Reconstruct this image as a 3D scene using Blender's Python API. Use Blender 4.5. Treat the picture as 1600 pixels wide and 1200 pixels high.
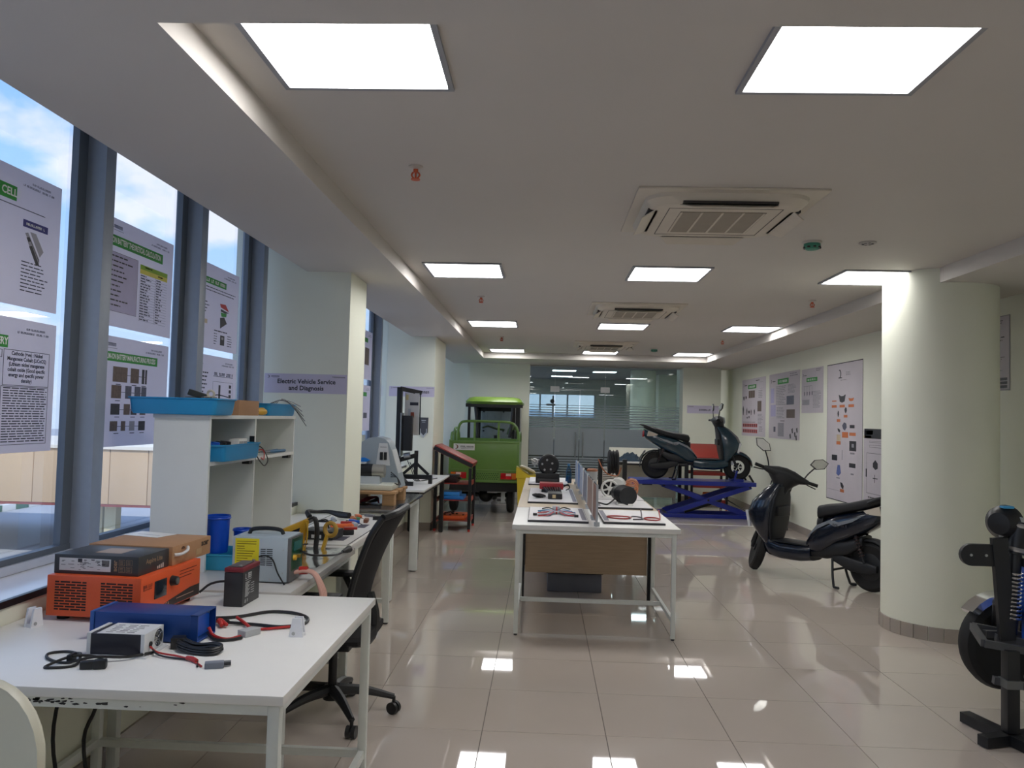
import bpy, bmesh, math, random
from mathutils import Vector, Matrix, Euler

# ---------------------------------------------------------------- camera, world, sun, exposure
SC = bpy.context.scene
COL = SC.collection
for _o in list(bpy.data.objects):
    bpy.data.objects.remove(_o)

def setup_camera():
    f, pit, yaw, rol, hc = 1257.3249, 0.0423, 0.0399, 0.0257, 1.5226
    fw = Vector((-math.sin(yaw) * math.cos(pit), math.cos(yaw) * math.cos(pit), math.sin(pit)))
    r = Vector((math.cos(yaw), math.sin(yaw), 0))
    u = r.cross(fw)
    c, s = math.cos(rol), math.sin(rol)
    r2, u2 = r * c + u * s, u * c - r * s
    cam = bpy.data.cameras.new('camera')
    cam.sensor_fit = 'HORIZONTAL'; cam.sensor_width = 36.0
    cam.lens = f * 36.0 / 1600.0
    cam.clip_start = 0.05; cam.clip_end = 500
    ob = bpy.data.objects.new('camera', cam)
    m = Matrix((r2, u2, -fw)).transposed().to_4x4()
    m.translation = (0, 0, hc)
    ob.matrix_world = m
    COL.objects.link(ob)
    SC.camera = ob
setup_camera()

SC.view_settings.view_transform = 'Standard'
SC.view_settings.look = 'None'
SC.view_settings.gamma = 1.0
SC.view_settings.use_curve_mapping = False
SC.view_settings.exposure = 0.9
SKY = 0.92
PANEL = 8.2
try:
    SC.cycles.use_denoising = True
    SC.cycles.max_bounces = 10
    SC.cycles.diffuse_bounces = 6
    SC.cycles.glossy_bounces = 5
    SC.cycles.transparent_max_bounces = 16
    SC.cycles.transmission_bounces = 6
    SC.cycles.sample_clamp_indirect = 6.0
    SC.cycles.caustics_reflective = False
    SC.cycles.caustics_refractive = False
except Exception:
    pass

def lin(c):
    c = c / 255.0
    return c / 12.92 if c <= 0.04045 else ((c + 0.055) / 1.055) ** 2.4
def rgb(r, g, b):
    return (lin(r), lin(g), lin(b), 1.0)

def setup_world():
    w = bpy.data.worlds.new('sky'); SC.world = w
    w.use_nodes = True
    nt = w.node_tree; N = nt.nodes; L = nt.links
    N.clear()
    out = N.new('ShaderNodeOutputWorld'); bg = N.new('ShaderNodeBackground')
    tc = N.new('ShaderNodeTexCoord'); sp = N.new('ShaderNodeSeparateXYZ')
    L.new(tc.outputs['Generated'], sp.inputs[0])
    ramp = N.new('ShaderNodeValToRGB')
    e = ramp.color_ramp.elements
    e[0].position = 0.0; e[0].color = rgb(196, 212, 238)
    e[1].position = 0.62; e[1].color = rgb(104, 160, 236)
    m1 = ramp.color_ramp.elements.new(0.22); m1.color = rgb(160, 200, 247)
    L.new(sp.outputs['Z'], ramp.inputs[0])
    mp = N.new('ShaderNodeMapping'); mp.inputs['Scale'].default_value = (1, 1, 1.7)
    mp.inputs['Location'].default_value = (0.35, 0.12, 0.05)
    L.new(tc.outputs['Generated'], mp.inputs[0])
    nz = N.new('ShaderNodeTexNoise'); nz.inputs['Scale'].default_value = 3.1
    nz.inputs['Detail'].default_value = 7; nz.inputs['Roughness'].default_value = 0.55
    L.new(mp.outputs[0], nz.inputs['Vector'])
    cr = N.new('ShaderNodeValToRGB')
    cr.color_ramp.elements[0].position = 0.50; cr.color_ramp.elements[0].color = (0, 0, 0, 1)
    cr.color_ramp.elements[1].position = 0.575; cr.color_ramp.elements[1].color = (1, 1, 1, 1)
    L.new(nz.outputs['Fac'], cr.inputs[0])
    mx = N.new('ShaderNodeMixRGB'); mx.inputs[2].default_value = rgb(228, 230, 244)
    L.new(cr.outputs[0], mx.inputs[0]); L.new(ramp.outputs[0], mx.inputs[1])
    L.new(mx.outputs[0], bg.inputs[0])
    bg.inputs[1].default_value = SKY
    L.new(bg.outputs[0], out.inputs[0])
setup_world()

def setup_sun():
    l = bpy.data.lights.new('sun', 'SUN'); l.energy = 1.9; l.angle = 0.02
    l.color = (1.0, 0.95, 0.88)
    o = bpy.data.objects.new('sun', l)
    o.rotation_euler = Vector((-0.35, 0.6, -0.8)).to_track_quat('-Z', 'Y').to_euler()
    COL.objects.link(o)
setup_sun()

# ---------------------------------------------------------------- materials
MATS = {}
def mat(name, col, rough=0.5, metal=0.0, var=0.04, scale=14.0, bump=0.0, coat=0.0, spec=0.5, emit=None, rnd=0.0, stretch=None):
    if name in MATS: return MATS[name]
    m = bpy.data.materials.new(name); m.use_nodes = True
    nt = m.node_tree; N = nt.nodes; L = nt.links
    b = N['Principled BSDF']
    b.inputs['Roughness'].default_value = rough
    b.inputs['Metallic'].default_value = metal
    b.inputs['Specular IOR Level'].default_value = spec
    if coat:
        b.inputs['Coat Weight'].default_value = coat; b.inputs['Coat Roughness'].default_value = 0.06
    tc = N.new('ShaderNodeTexCoord')
    vec = tc.outputs['Object']
    if stretch:
        mp = N.new('ShaderNodeMapping'); mp.inputs['Scale'].default_value = stretch
        L.new(vec, mp.inputs[0]); vec = mp.outputs[0]
    nz = N.new('ShaderNodeTexNoise'); nz.inputs['Scale'].default_value = scale; nz.inputs['Detail'].default_value = 4
    L.new(vec, nz.inputs['Vector'])
    c = rgb(*col)
    mx = N.new('ShaderNodeMixRGB')
    mx.inputs[1].default_value = tuple(max(0, x * (1 - 2.2 * var)) for x in c[:3]) + (1,)
    mx.inputs[2].default_value = tuple(min(1, x * (1 + 2.2 * var)) for x in c[:3]) + (1,)
    L.new(nz.outputs['Fac'], mx.inputs[0])
    o = mx.outputs[0]
    if rnd:
        oi = N.new('ShaderNodeObjectInfo'); hs = N.new('ShaderNodeHueSaturation')
        mr = N.new('ShaderNodeMapRange'); mr.inputs[3].default_value = 1 - rnd; mr.inputs[4].default_value = 1 + rnd
        L.new(oi.outputs['Random'], mr.inputs[0]); L.new(mr.outputs[0], hs.inputs['Value']); L.new(o, hs.inputs['Color'])
        o = hs.outputs[0]
    L.new(o, b.inputs['Base Color'])
    if bump:
        bp = N.new('ShaderNodeBump'); bp.inputs['Strength'].default_value = bump; bp.inputs['Distance'].default_value = 0.01
        L.new(nz.outputs['Fac'], bp.inputs['Height']); L.new(bp.outputs[0], b.inputs['Normal'])
    if emit:
        b.inputs['Emission Color'].default_value = rgb(*emit[0]); b.inputs['Emission Strength'].default_value = emit[1]
    MATS[name] = m
    return m

def glass_mat(name, tint=(235, 242, 245), refl=0.9, rough=0.0, frost=0.0, frostcol=(150, 160, 168), ior=1.5, glosscol=(255, 255, 255)):
    if name in MATS: return MATS[name]
    m = bpy.data.materials.new(name); m.use_nodes = True
    nt = m.node_tree; N = nt.nodes; L = nt.links; N.clear()
    out = N.new('ShaderNodeOutputMaterial')
    tr = N.new('ShaderNodeBsdfTransparent'); tr.inputs[0].default_value = rgb(*tint)
    gl = N.new('ShaderNodeBsdfGlossy'); gl.inputs['Roughness'].default_value = rough
    gl.inputs['Color'].default_value = rgb(*glosscol)
    fr = N.new('ShaderNodeFresnel'); fr.inputs['IOR'].default_value = ior
    ml = N.new('ShaderNodeMath'); ml.operation = 'MULTIPLY'; ml.inputs[1].default_value = refl
    L.new(fr.outputs[0], ml.inputs[0])
    base = tr.outputs[0]
    if frost > 0:
        df = N.new('ShaderNodeBsdfDiffuse'); df.inputs[0].default_value = rgb(*frostcol)
        tl = N.new('ShaderNodeBsdfTranslucent'); tl.inputs[0].default_value = rgb(*frostcol)
        m0 = N.new('ShaderNodeMixShader'); m0.inputs[0].default_value = 0.5
        L.new(df.outputs[0], m0.inputs[1]); L.new(tl.outputs[0], m0.inputs[2])
        nz = N.new('ShaderNodeTexNoise'); nz.inputs['Scale'].default_value = 3
        mr = N.new('ShaderNodeMapRange'); mr.inputs[3].default_value = frost - 0.04; mr.inputs[4].default_value = min(1, frost + 0.04)
        L.new(nz.outputs['Fac'], mr.inputs[0])
        m1 = N.new('ShaderNodeMixShader'); L.new(mr.outputs[0], m1.inputs[0])
        L.new(tr.outputs[0], m1.inputs[1]); L.new(m0.outputs[0], m1.inputs[2]); base = m1.outputs[0]
    mx = N.new('ShaderNodeMixShader')
    L.new(ml.outputs[0], mx.inputs[0]); L.new(base, mx.inputs[1]); L.new(gl.outputs[0], mx.inputs[2])
    L.new(mx.outputs[0], out.inputs[0])
    MATS[name] = m
    return m

def paper_mat(name, col, trans=0.35):
    """thin paper: reflects and lets some light through"""
    if name in MATS: return MATS[name]
    m = bpy.data.materials.new(name); m.use_nodes = True
    nt = m.node_tree; N = nt.nodes; L = nt.links; N.clear()
    out = N.new('ShaderNodeOutputMaterial')
    nz = N.new('ShaderNodeTexNoise'); nz.inputs['Scale'].default_value = 6
    c = rgb(*col)
    mc = N.new('ShaderNodeMixRGB'); mc.inputs[1].default_value = tuple(x * .94 for x in c[:3]) + (1,); mc.inputs[2].default_value = c
    L.new(nz.outputs['Fac'], mc.inputs[0])
    df = N.new('ShaderNodeBsdfDiffuse'); L.new(mc.outputs[0], df.inputs[0])
    tl = N.new('ShaderNodeBsdfTranslucent'); L.new(mc.outputs[0], tl.inputs[0])
    gl = N.new('ShaderNodeBsdfGlossy'); gl.inputs['Roughness'].default_value = 0.3
    m0 = N.new('ShaderNodeMixShader'); m0.inputs[0].default_value = trans
    L.new(df.outputs[0], m0.inputs[1]); L.new(tl.outputs[0], m0.inputs[2])
    m1 = N.new('ShaderNodeMixShader'); m1.inputs[0].default_value = 0.04
    L.new(m0.outputs[0], m1.inputs[1]); L.new(gl.outputs[0], m1.inputs[2])
    L.new(m1.outputs[0], out.inputs[0])
    MATS[name] = m
    return m

WALL = mat('wall_paint', (226, 228, 212), 0.55, var=0.012, scale=3, bump=0.01)
CEIL = mat('ceiling_paint', (200, 195, 189), 0.7, var=0.012, scale=2)
WHITE = mat('white_laminate', (226, 225, 222), 0.35, var=0.015, scale=8)
WSTEEL = mat('white_painted_steel', (212, 216, 212), 0.4, var=0.03, scale=20)
BLACK = mat('black_plastic', (22, 23, 26), 0.42, var=0.08)
BLACKM = mat('black_painted_metal', (20, 21, 24), 0.38, var=0.08)
RUBBER = mat('black_rubber', (17, 17, 18), 0.7, var=0.1, scale=40, bump=0.05)
STEEL = mat('bare_steel', (176, 178, 180), 0.3, 0.9, var=0.06)
CHROME = mat('chrome', (220, 222, 225), 0.12, 1.0, var=0.02)
INK = mat('black_ink', (44, 44, 52), 0.6)
GREY = mat('mid_grey_plastic', (120, 122, 126), 0.5)
LGREY = mat('light_grey_plastic', (178, 184, 190), 0.45)
RED = mat('red_plastic', (176, 38, 32), 0.4)
ORANGE = mat('orange_plastic', (222, 98, 34), 0.45)
YELLOW = mat('yellow_plastic', (214, 168, 48), 0.5)
BLUEM = mat('blue_plastic', (16, 92, 200), 0.35)
GREENP = mat('green_print', (44, 142, 56), 0.6)
NAVYP = mat('navy_print', (52, 52, 116), 0.6)
TILEBB = mat('grey_skirting_tile', (150, 140, 131), 0.25, var=0.05, scale=5)

# ---------------------------------------------------------------- mesh building
def V(*a): return Vector(a)

class MB:
    """collects shapes and builds them as ONE mesh object"""
    def __init__(s):
        s.v = []; s.f = []; s.m = []; s.mi = 0; s.T = Matrix.Identity(4)
    def add(s, verts, faces):
        o = len(s.v)
        s.v += [tuple(s.T @ Vector(p)) for p in verts]
        s.f += [tuple(o + i for i in f) for f in faces]
        s.m += [s.mi] * len(faces)
        return s
    def box(s, x0, x1, y0, y1, z0, z1, bev=0.0, rot=None):
        if bev <= 0 and rot is None:
            v = [(x0, y0, z0), (x1, y0, z0), (x1, y1, z0), (x0, y1, z0), (x0, y0, z1), (x1, y0, z1), (x1, y1, z1), (x0, y1, z1)]
            f = [(0, 3, 2, 1), (4, 5, 6, 7), (0, 1, 5, 4), (1, 2, 6, 5), (2, 3, 7, 6), (3, 0, 4, 7)]
            return s.add(v, f)
        bm = bmesh.new()
        bmesh.ops.create_cube(bm, size=1.0)
        for p in bm.verts:
            p.co = Vector((p.co.x * (x1 - x0), p.co.y * (y1 - y0), p.co.z * (z1 - z0)))
        if bev > 0:
            bmesh.ops.bevel(bm, geom=list(bm.edges), offset=bev, segments=2, profile=0.6, affect='EDGES')
        c = Vector(((x0 + x1) / 2, (y0 + y1) / 2, (z0 + z1) / 2))
        R = rot.to_matrix() if rot is not None else None
        vs = [tuple((R @ p.co if R else p.co) + c) for p in bm.verts]
        bm.verts.index_update()
        fs = [tuple(p.index for p in f.verts) for f in bm.faces]
        bm.free()
        return s.add(vs, fs)
    def bar(s, a, b, w, h=None, up=(0, 0, 1), bev=0.0):
        """rectangular bar from a to b, w across, h along up"""
        h = w if h is None else h
        a, b = Vector(a), Vector(b); d = (b - a); L = d.length; d.normalize()
        u = Vector(up)
        if abs(d.dot(u)) > 0.98: u = Vector((0, 1, 0)) if abs(d.y) < 0.9 else Vector((1, 0, 0))
        x = d.cross(u).normalized(); u = x.cross(d).normalized()
        M = Matrix((x, d, u)).transposed().to_4x4(); M.translation = (a + b) / 2
        T = s.T; s.T = T @ M
        s.box(-w / 2, w / 2, -L / 2, L / 2, -h / 2, h / 2, bev)
        s.T = T
        return s
    def cyl(s, a, b, r0, r1=None, seg=16, caps=True):
        r1 = r0 if r1 is None else r1
        a, b = Vector(a), Vector(b); d = (b - a).normalized()
        u = Vector((0, 0, 1)) if abs(d.z) < 0.9 else Vector((1, 0, 0))
        x = d.cross(u).normalized(); y = d.cross(x).normalized()
        v = []
        for c, r in ((a, r0), (b, r1)):
            for i in range(seg):
                t = 2 * math.pi * i / seg
                v.append(c + (x * math.cos(t) + y * math.sin(t)) * r)
        f = [(i, seg + i, seg + (i + 1) % seg, (i + 1) % seg) for i in range(seg)]
        if caps:
            f.append(tuple(range(seg))); f.append(tuple(range(2 * seg - 1, seg - 1, -1)))
        return s.add(v, f)
    def lathe(s, prof, a, axis=(0, 0, 1), seg=24, closed=False):
        """profile [(r, h)] turned about an axis through a"""
        a = Vector(a); d = Vector(axis).normalized()
        u = Vector((0, 0, 1)) if abs(d.z) < 0.9 else Vector((1, 0, 0))
        x = d.cross(u).normalized(); y = d.cross(x).normalized()
        n = len(prof); v = []
        for i in range(seg):
            t = 2 * math.pi * i / seg; q = x * math.cos(t) + y * math.sin(t)
            for r, h in prof: v.append(a + q * r + d * h)
        f = []
        m = n if closed else n - 1
        for i in range(seg):
            j = (i + 1) % seg
            for k in range(m):
                k2 = (k + 1) % n
                f.append((i * n + k, i * n + k2, j * n + k2, j * n + k))
        if not closed:
            if prof[0][0] > 1e-6: f.append(tuple(i * n for i in range(seg)))
            if prof[-1][0] > 1e-6: f.append(tuple(i * n + n - 1 for i in reversed(range(seg))))
        return s.add(v, f)
    def torus(s, c, axis, R, r, seg=32, sr=10, sy=1.0):
        pr = [(R + r * math.cos(2 * math.pi * k / sr), r * sy * math.sin(2 * math.pi * k / sr)) for k in range(sr)]
        return s.lathe(pr, c, axis, seg, True)
    def tube(s, pts, r, seg=8, closed=False, sub=4, rr=None):
        """round tube along a smoothed path; rr: radius for each given point"""
        P = [Vector(p) for p in pts]
        if sub > 1 and len(P) > 2:
            Q = []; RR = []
            n = len(P); last = n if closed else n - 1
            for i in range(last):
                p0 = P[(i - 1) % n] if (closed or i > 0) else P[0] * 2 - P[1]
                p1 = P[i]; p2 = P[(i + 1) % n]
                p3 = P[(i + 2) % n] if (closed or i + 2 < n) else P[-1] * 2 - P[-2]
                for k in range(sub):
                    t = k / sub
                    Q.append(0.5 * (2 * p1 + (p2 - p0) * t + (2 * p0 - 5 * p1 + 4 * p2 - p3) * t * t + (3 * p1 - p0 - 3 * p2 + p3) * t ** 3))
                    if rr: RR.append(rr[i] * (1 - t) + rr[(i + 1) % n] * t)
            if not closed:
                Q.append(P[-1])
                if rr: RR.append(rr[-1])
            P = Q; rr = RR if rr else None
        n = len(P); v = []; prev = None
        for i in range(n):
            if closed: d = P[(i + 1) % n] - P[i - 1]
            else: d = P[min(i + 1, n - 1)] - P[max(i - 1, 0)]
            d.normalize()
            if prev is None:
                u = Vector((0, 0, 1)) if abs(d.z) < 0.9 else Vector((1, 0, 0))
                x = d.cross(u).normalized()
            else:
                x = prev - d * prev.dot(d)
                x = x.normalized() if x.length > 1e-6 else d.orthogonal().normalized()
            prev = x; y = d.cross(x)
            q = rr[i] if rr else r
            for k in range(seg):
                t = 2 * math.pi * k / seg
                v.append(P[i] + (x * math.cos(t) + y * math.sin(t)) * q)
        f = []
        for i in range(n if closed else n - 1):
            j = (i + 1) % n
            for k in range(seg):
                k2 = (k + 1) % seg
                f.append((i * seg + k, i * seg + k2, j * seg + k2, j * seg + k))
        if not closed:
            f.append(tuple(reversed(range(seg)))); f.append(tuple(range((n - 1) * seg, n * seg)))
        return s.add(v, f)
    def prism(s, poly, o, ux, uy, th):
        """2-D outline in the plane o + a*ux + b*uy, given a thickness along ux x uy"""
        o, ux, uy = Vector(o), Vector(ux), Vector(uy); nz = ux.cross(uy).normalized() * th
        n = len(poly)
        v = [o + ux * a + uy * b for a, b in poly] + [o + ux * a + uy * b + nz for a, b in poly]
        f = [tuple(reversed(range(n))), tuple(range(n, 2 * n))] + [(i, (i + 1) % n, n + (i + 1) % n, n + i) for i in range(n)]
        return s.add(v, f)
    def loft(s, rings, caps=True, closed=True):
        n = len(rings[0]); v = [p for r in rings for p in r]; f = []
        for i in range(len(rings) - 1):
            for k in range(n if closed else n - 1):
                k2 = (k + 1) % n
                f.append((i * n + k, i * n + k2, (i + 1) * n + k2, (i + 1) * n + k))
        if caps and closed:
            f.append(tuple(reversed(range(n)))); f.append(tuple(range((len(rings) - 1) * n, len(rings) * n)))
        return s.add(v, f)
    def ell(s, c, rx, ry, rz, seg=16, rings=10):
        v = [(c[0], c[1], c[2] - rz)]; f = []
        for i in range(1, rings):
            a = -math.pi / 2 + math.pi * i / rings
            for k in range(seg):
                t = 2 * math.pi * k / seg
                v.append((c[0] + rx * math.cos(a) * math.cos(t), c[1] + ry * math.cos(a) * math.sin(t), c[2] + rz * math.sin(a)))
        v.append((c[0], c[1], c[2] + rz)); top = len(v) - 1
        for k in range(seg):
            f.append((0, 1 + (k + 1) % seg, 1 + k))
            b = 1 + (rings - 2) * seg
            f.append((b + k, b + (k + 1) % seg, top))
        for i in range(rings - 2):
            for k in range(seg):
                a = 1 + i * seg
                f.append((a + k, a + (k + 1) % seg, a + seg + (k + 1) % seg, a + seg + k))
        return s.add(v, f)
    def mesh(s, name, mats, ang=35):
        me = bpy.data.meshes.new(name)
        me.from_pydata(s.v, [], s.f)
        bm = bmesh.new(); bm.from_mesh(me)
        bmesh.ops.recalc_face_normals(bm, faces=list(bm.faces))
        bm.to_mesh(me); bm.free()
        for m in (mats if isinstance(mats, (list, tuple)) else [mats]): me.materials.append(m)
        me.polygons.foreach_set('material_index', s.m)
        me.polygons.foreach_set('use_smooth', [True] * len(me.polygons))
        me.set_sharp_from_angle(angle=math.radians(ang))
        me.update()
        return me
    def build(s, name, mats, parent=None, label=None, ang=35):
        o = bpy.data.objects.new(name, s.mesh(name, mats, ang))
        COL.objects.link(o)
        if parent is not None: o.parent = parent
        if label: o['label'] = label
        return o

def tag(o, label=None, cat=None, group=None, kind=None):
    if label: o['label'] = label
    if cat: o['category'] = cat
    if group: o['group'] = group
    if kind: o['kind'] = kind
    return o

def thing(name, label, cat, loc=(0, 0, 0), rz=0.0, group=None):
    o = bpy.data.objects.new(name, None); o.empty_display_size = 0.1
    COL.objects.link(o); o.location = loc; o.rotation_euler = (0, 0, rz)
    return tag(o, label, cat, group)

def copy_tree(o, parent=None):
    c = o.copy(); COL.objects.link(c)
    if parent is not None: c.parent = parent
    for ch in list(o.children): copy_tree(ch, c)
    return c

def struct(name, mb, m, parent=None, label=None):
    o = mb.build(name, m, parent)
    if parent is None: o['kind'] = 'structure'
    if label: o['label'] = label
    return o

def text_geo(txt, size, align='CENTER', bold=0.0, space=1.0, shear=0.0):
    """outline lettering as (verts2d, faces)"""
    cu = bpy.data.curves.new('lettering', 'FONT')
    cu.body = txt; cu.size = size; cu.align_x = align; cu.align_y = 'CENTER'
    cu.space_character = space; cu.offset = bold; cu.resolution_u = 2; cu.shear = shear
    ob = bpy.data.objects.new('lettering', cu)
    me = ob.to_mesh()
    v = [(p.co.x, p.co.y) for p in me.vertices]; f = [tuple(p.vertices) for p in me.polygons]
    ob.to_mesh_clear()
    bpy.data.objects.remove(ob); bpy.data.curves.remove(cu)
    return v, f

def add_text(mb, txt, o, ux, uy, size, align='CENTER', bold=0.0, width=None, space=1.0, shear=0.0):
    """lettering lying in the plane o, ux, uy (unit vectors)"""
    v, f = text_geo(txt, size, align, bold, space, shear)
    k = 1.0
    if width and v:
        w = max(a for a, b in v) - min(a for a, b in v)
        if w > 0: k = width / w
    o, ux, uy = Vector(o), Vector(ux), Vector(uy)
    mb.add([o + ux * a * k + uy * b for a, b in v], f)
    return mb
def X(p, d): return Vector(p) + Vector(d)
def scribble(mb, o, ux, uy, w, h, seed=1, n=10):
    """a row of small letter-like strokes, for print too small to read"""
    r = random.Random(seed); o, ux, uy = Vector(o), Vector(ux), Vector(uy)
    st = w / n
    for i in range(n):
        if i and r.random() < 0.12: continue
        a = -w / 2 + i * st; b = a + st * 0.78
        q = lambda x0, x1, y0, y1: mb.add([o + ux * x0 + uy * y0, o + ux * x1 + uy * y0, o + ux * x1 + uy * y1, o + ux * x0 + uy * y1], [(0, 1, 2, 3)])
        t = st * 0.26
        q(a, a + t, -h / 2, h / 2)
        k = r.randrange(4)
        if k != 0: q(a + t, b, h / 2 - t, h / 2)
        if k in (1, 3): q(b - t, b, -h / 2, h / 2 - t)
        if k in (0, 2): q(a + t, b, -h / 2, -h / 2 + t)
        if k == 2: q(a + t, b, -t / 2, t / 2)
    return mb
# ---------------------------------------------------------------- room shell
S, H = 2.589, 2.697                 # soffit and ceiling heights
XL, XR = -1.82, 3.68                # wall faces
XG = -2.112                         # window plane
YB = 15.75                          # back wall
YF = -4.0
CX0, CX1, CY0, CY1 = -1.092, 2.864, 2.14, 14.35
TX, TY, TS = -0.8608, 5.1741, 0.6

def build_floor():
    fl = struct('floor', MB().box(XL - 0.5, XR + 0.3, YF - 0.3, 24.2, -0.30, -0.003), mat('tile_joint', (96, 88, 82), 0.6))
    tm = mat('glazed_floor_tile', (190, 179, 170), 0.028, var=0.018, scale=2.2, rnd=0.018, spec=0.95)
    def tile_mesh(w, d):
        g = 0.0013; b = 0.0012
        x0, x1, y0, y1 = g, w - g, g, d - g
        v = [(x0, y0, -0.004), (x1, y0, -0.004), (x1, y1, -0.004), (x0, y1, -0.004),
             (x0 + b, y0 + b, 0), (x1 - b, y0 + b, 0), (x1 - b, y1 - b, 0), (x0 + b, y1 - b, 0)]
        f = [(4, 5, 6, 7), (0, 1, 5, 4), (1, 2, 6, 5), (2, 3, 7, 6), (3, 0, 4, 7)]
        mb = MB(); mb.add(v, f)
        return mb.mesh('tile', tm, 20)
    cache = {}
    rest = MB()
    k0 = math.floor((XL - TX) / TS); k1 = math.ceil((XR - TX) / TS)
    j0 = math.floor((YF - TY) / TS); j1 = math.ceil((24.0 - TY) / TS)
    for j in range(j0, j1):
        for k in range(k0, k1):
            x0 = max(XL, TX + k * TS); x1 = min(XR, TX + (k + 1) * TS)
            y0 = TY + j * TS; y1 = y0 + TS
            if x1 - x0 < 0.02: continue
            if 2.7 < y0 < YB + 0.3:
                key = (round(x1 - x0, 3), round(y1 - y0, 3))
                if key not in cache: cache[key] = tile_mesh(*key)
                o = bpy.data.objects.new('tile', cache[key]); COL.objects.link(o)
                o.parent = fl; o.location = (x0, y0, 0)
            else:
                g = 0.0015
                rest.add([(x0 + g, y0 + g, 0), (x1 - g, y0 + g, 0), (x1 - g, y1 - g, 0), (x0 + g, y1 - g, 0)], [(0, 1, 2, 3)])
    r = rest.build('far_tiles', tm, fl); r['kind'] = 'stuff'
build_floor()

def build_shell():
    # upper ceiling, soffits around the recess
    struct('ceiling', MB().box(CX0 - 0.02, CX1 + 0.02, CY0 - 0.02, CY1 + 0.02, H, H + 0.08), CEIL)
    mb = MB()
    mb.box(-1.806, CX0, YF, YB + 0.35, S, S + 0.16)
    struct('trim_1', mb, CEIL, label='lowered soffit along the windows')
    struct('trim_2', MB().box(CX1, XR + 0.1, YF, YB + 0.35, S, S + 0.16), CEIL, label='lowered soffit along the poster wall')
    struct('trim_3', MB().box(CX0, CX1, YF, CY0, S, S + 0.16), CEIL, label='lowered soffit over the near end of the room')
    struct('trim_4', MB().box(CX0, CX1, CY1, YB + 0.35, S, S + 0.16), CEIL, label='lowered soffit before the glass partition')
    # roof slab closing the curtain pocket over the windows
    struct('ceiling_slab', MB().box(-2.55, 4.2, YF - 0.2, 24.2, 3.05, 3.25), CEIL)
    # walls
    struct('wall_right', MB().box(XR, XR + 0.22, YF, 24.0, 0, 3.05), WALL)
    struct('wall_front', MB().box(-2.55, XR + 0.22, YF - 0.2, YF, 0, 3.05), WALL)
    mb = MB()
    mb.box(XG - 0.12, XL, YF, YB, -0.3, 0.835)
    struct('wall_left', mb, WALL)
    mb = MB(); mb.box(XG + 0.0, XL - 0.012, YF, YB, 0.835, 0.853)
    struct('trim_5', mb, mat('sill_marble', (226, 226, 232), 0.16, var=0.03, scale=6), label='pale polished window sill')
    struct('trim_6', MB().box(XL - 0.012, XL + 0.006, YF, YB, 0.832, 0.856), BLACKM, label='black edging strip of the window sill')
    struct('wall_outside_band', MB().box(XG - 0.2, XG - 0.1, YF, YB, 2.93, 3.05), WALL)
    # pillars between the window bays
    struct('pillar', MB().box(-2.35, -1.47, 5.966, 6.50, 0, 3.05), WALL)
    struct('pillar', MB().box(-2.35, -1.47, 10.75, 11.86, 0, 3.05), WALL)
    # back wall either side of the glass
    mb = MB(); mb.box(-1.47, -0.285, YB, YB + 0.4, 0, 3.05); mb.box(-2.55, -1.47, YB + 0.2, YB + 0.4, 0, 3.05)
    struct('wall_back', mb, WALL)
    mb = MB(); mb.box(2.70, 3.43, YB, YB + 0.75, 0, 3.05)
    struct('wall_back_pier', mb, WALL)
    struct('wall_back_header', MB().box(-0.285, XR, YB + 0.34, YB + 0.5, S, 3.05), WALL)
    # skirting
    hb = 0.1
    struct('baseboard_right', MB().box(XR - 0.012, XR, YF, YB + 0.6, 0, hb), TILEBB)
    struct('baseboard_left', MB().box(XL, XL + 0.012, YF, YB, 0, hb), TILEBB)
    struct('baseboard_back', MB().box(-1.8, -0.285, YB - 0.012, YB, 0, hb), TILEBB)
    struct('baseboard_pier', MB().box(2.69, 3.44, YB - 0.012, YB, 0, hb), TILEBB)
    for i, (y0, y1) in enumerate(((5.966, 6.50), (10.75, 11.86))):
        mb = MB(); mb.box(-1.84, -1.458, y0 - 0.012, y0, 0, hb); mb.box(-1.47, -1.458, y0 - 0.012, y1 + 0.012, 0, hb); mb.box(-1.84, -1.458, y1, y1 + 0.012, 0, hb)
        struct('baseboard_pillar', mb, TILEBB)
    # round column with its tiled foot
    cx, cy, r = 3.035, 6.308, 0.402
    col = struct('column', MB().cyl((cx, cy, 0), (cx, cy, S + 0.11), r, seg=72, caps=False), WALL)
    n = 26
    for i in range(n):
        a0 = 2 * math.pi * i / n + 0.006; a1 = 2 * math.pi * (i + 1) / n - 0.006
        mb = MB(); st = 4; ri, ro = r - 0.004, r + 0.011
        ring = []
        for z in (0.0, 0.1):
            for q in (ri, ro):
                ring.append([(cx + q * math.cos(a0 + (a1 - a0) * t / st), cy + q * math.sin(a0 + (a1 - a0) * t / st), z) for t in range(st + 1)])
        v = [p for R_ in ring for p in R_]; w = st + 1; f = []
        for t in range(st):
            f += [(w + t, w + t + 1, 3 * w + t + 1, 3 * w + t), (2 * w + t, 3 * w + t, 3 * w + t + 1, 2 * w + t + 1), (t, t + 1, 2 * w + t + 1, 2 * w + t)]
        f += [(0, w, 3 * w, 2 * w), (st, 2 * w + st, 3 * w + st, w + st)]
        mb.add(v, f)
        mb.build('skirting_tile', mat('skirting_tile_column', (158, 149, 140), 0.2, var=0.02, rnd=0.09), col)
build_shell()

# ---------------------------------------------------------------- windows
FRAME = mat('blue_grey_aluminium', (146, 155, 168), 0.42, 0.1, var=0.03, scale=30)
FRAMED = mat('dark_window_gasket', (92, 100, 110), 0.5, 0.1)
PANE = glass_mat('window_glass', (246, 249, 251), 0.3)

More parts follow.
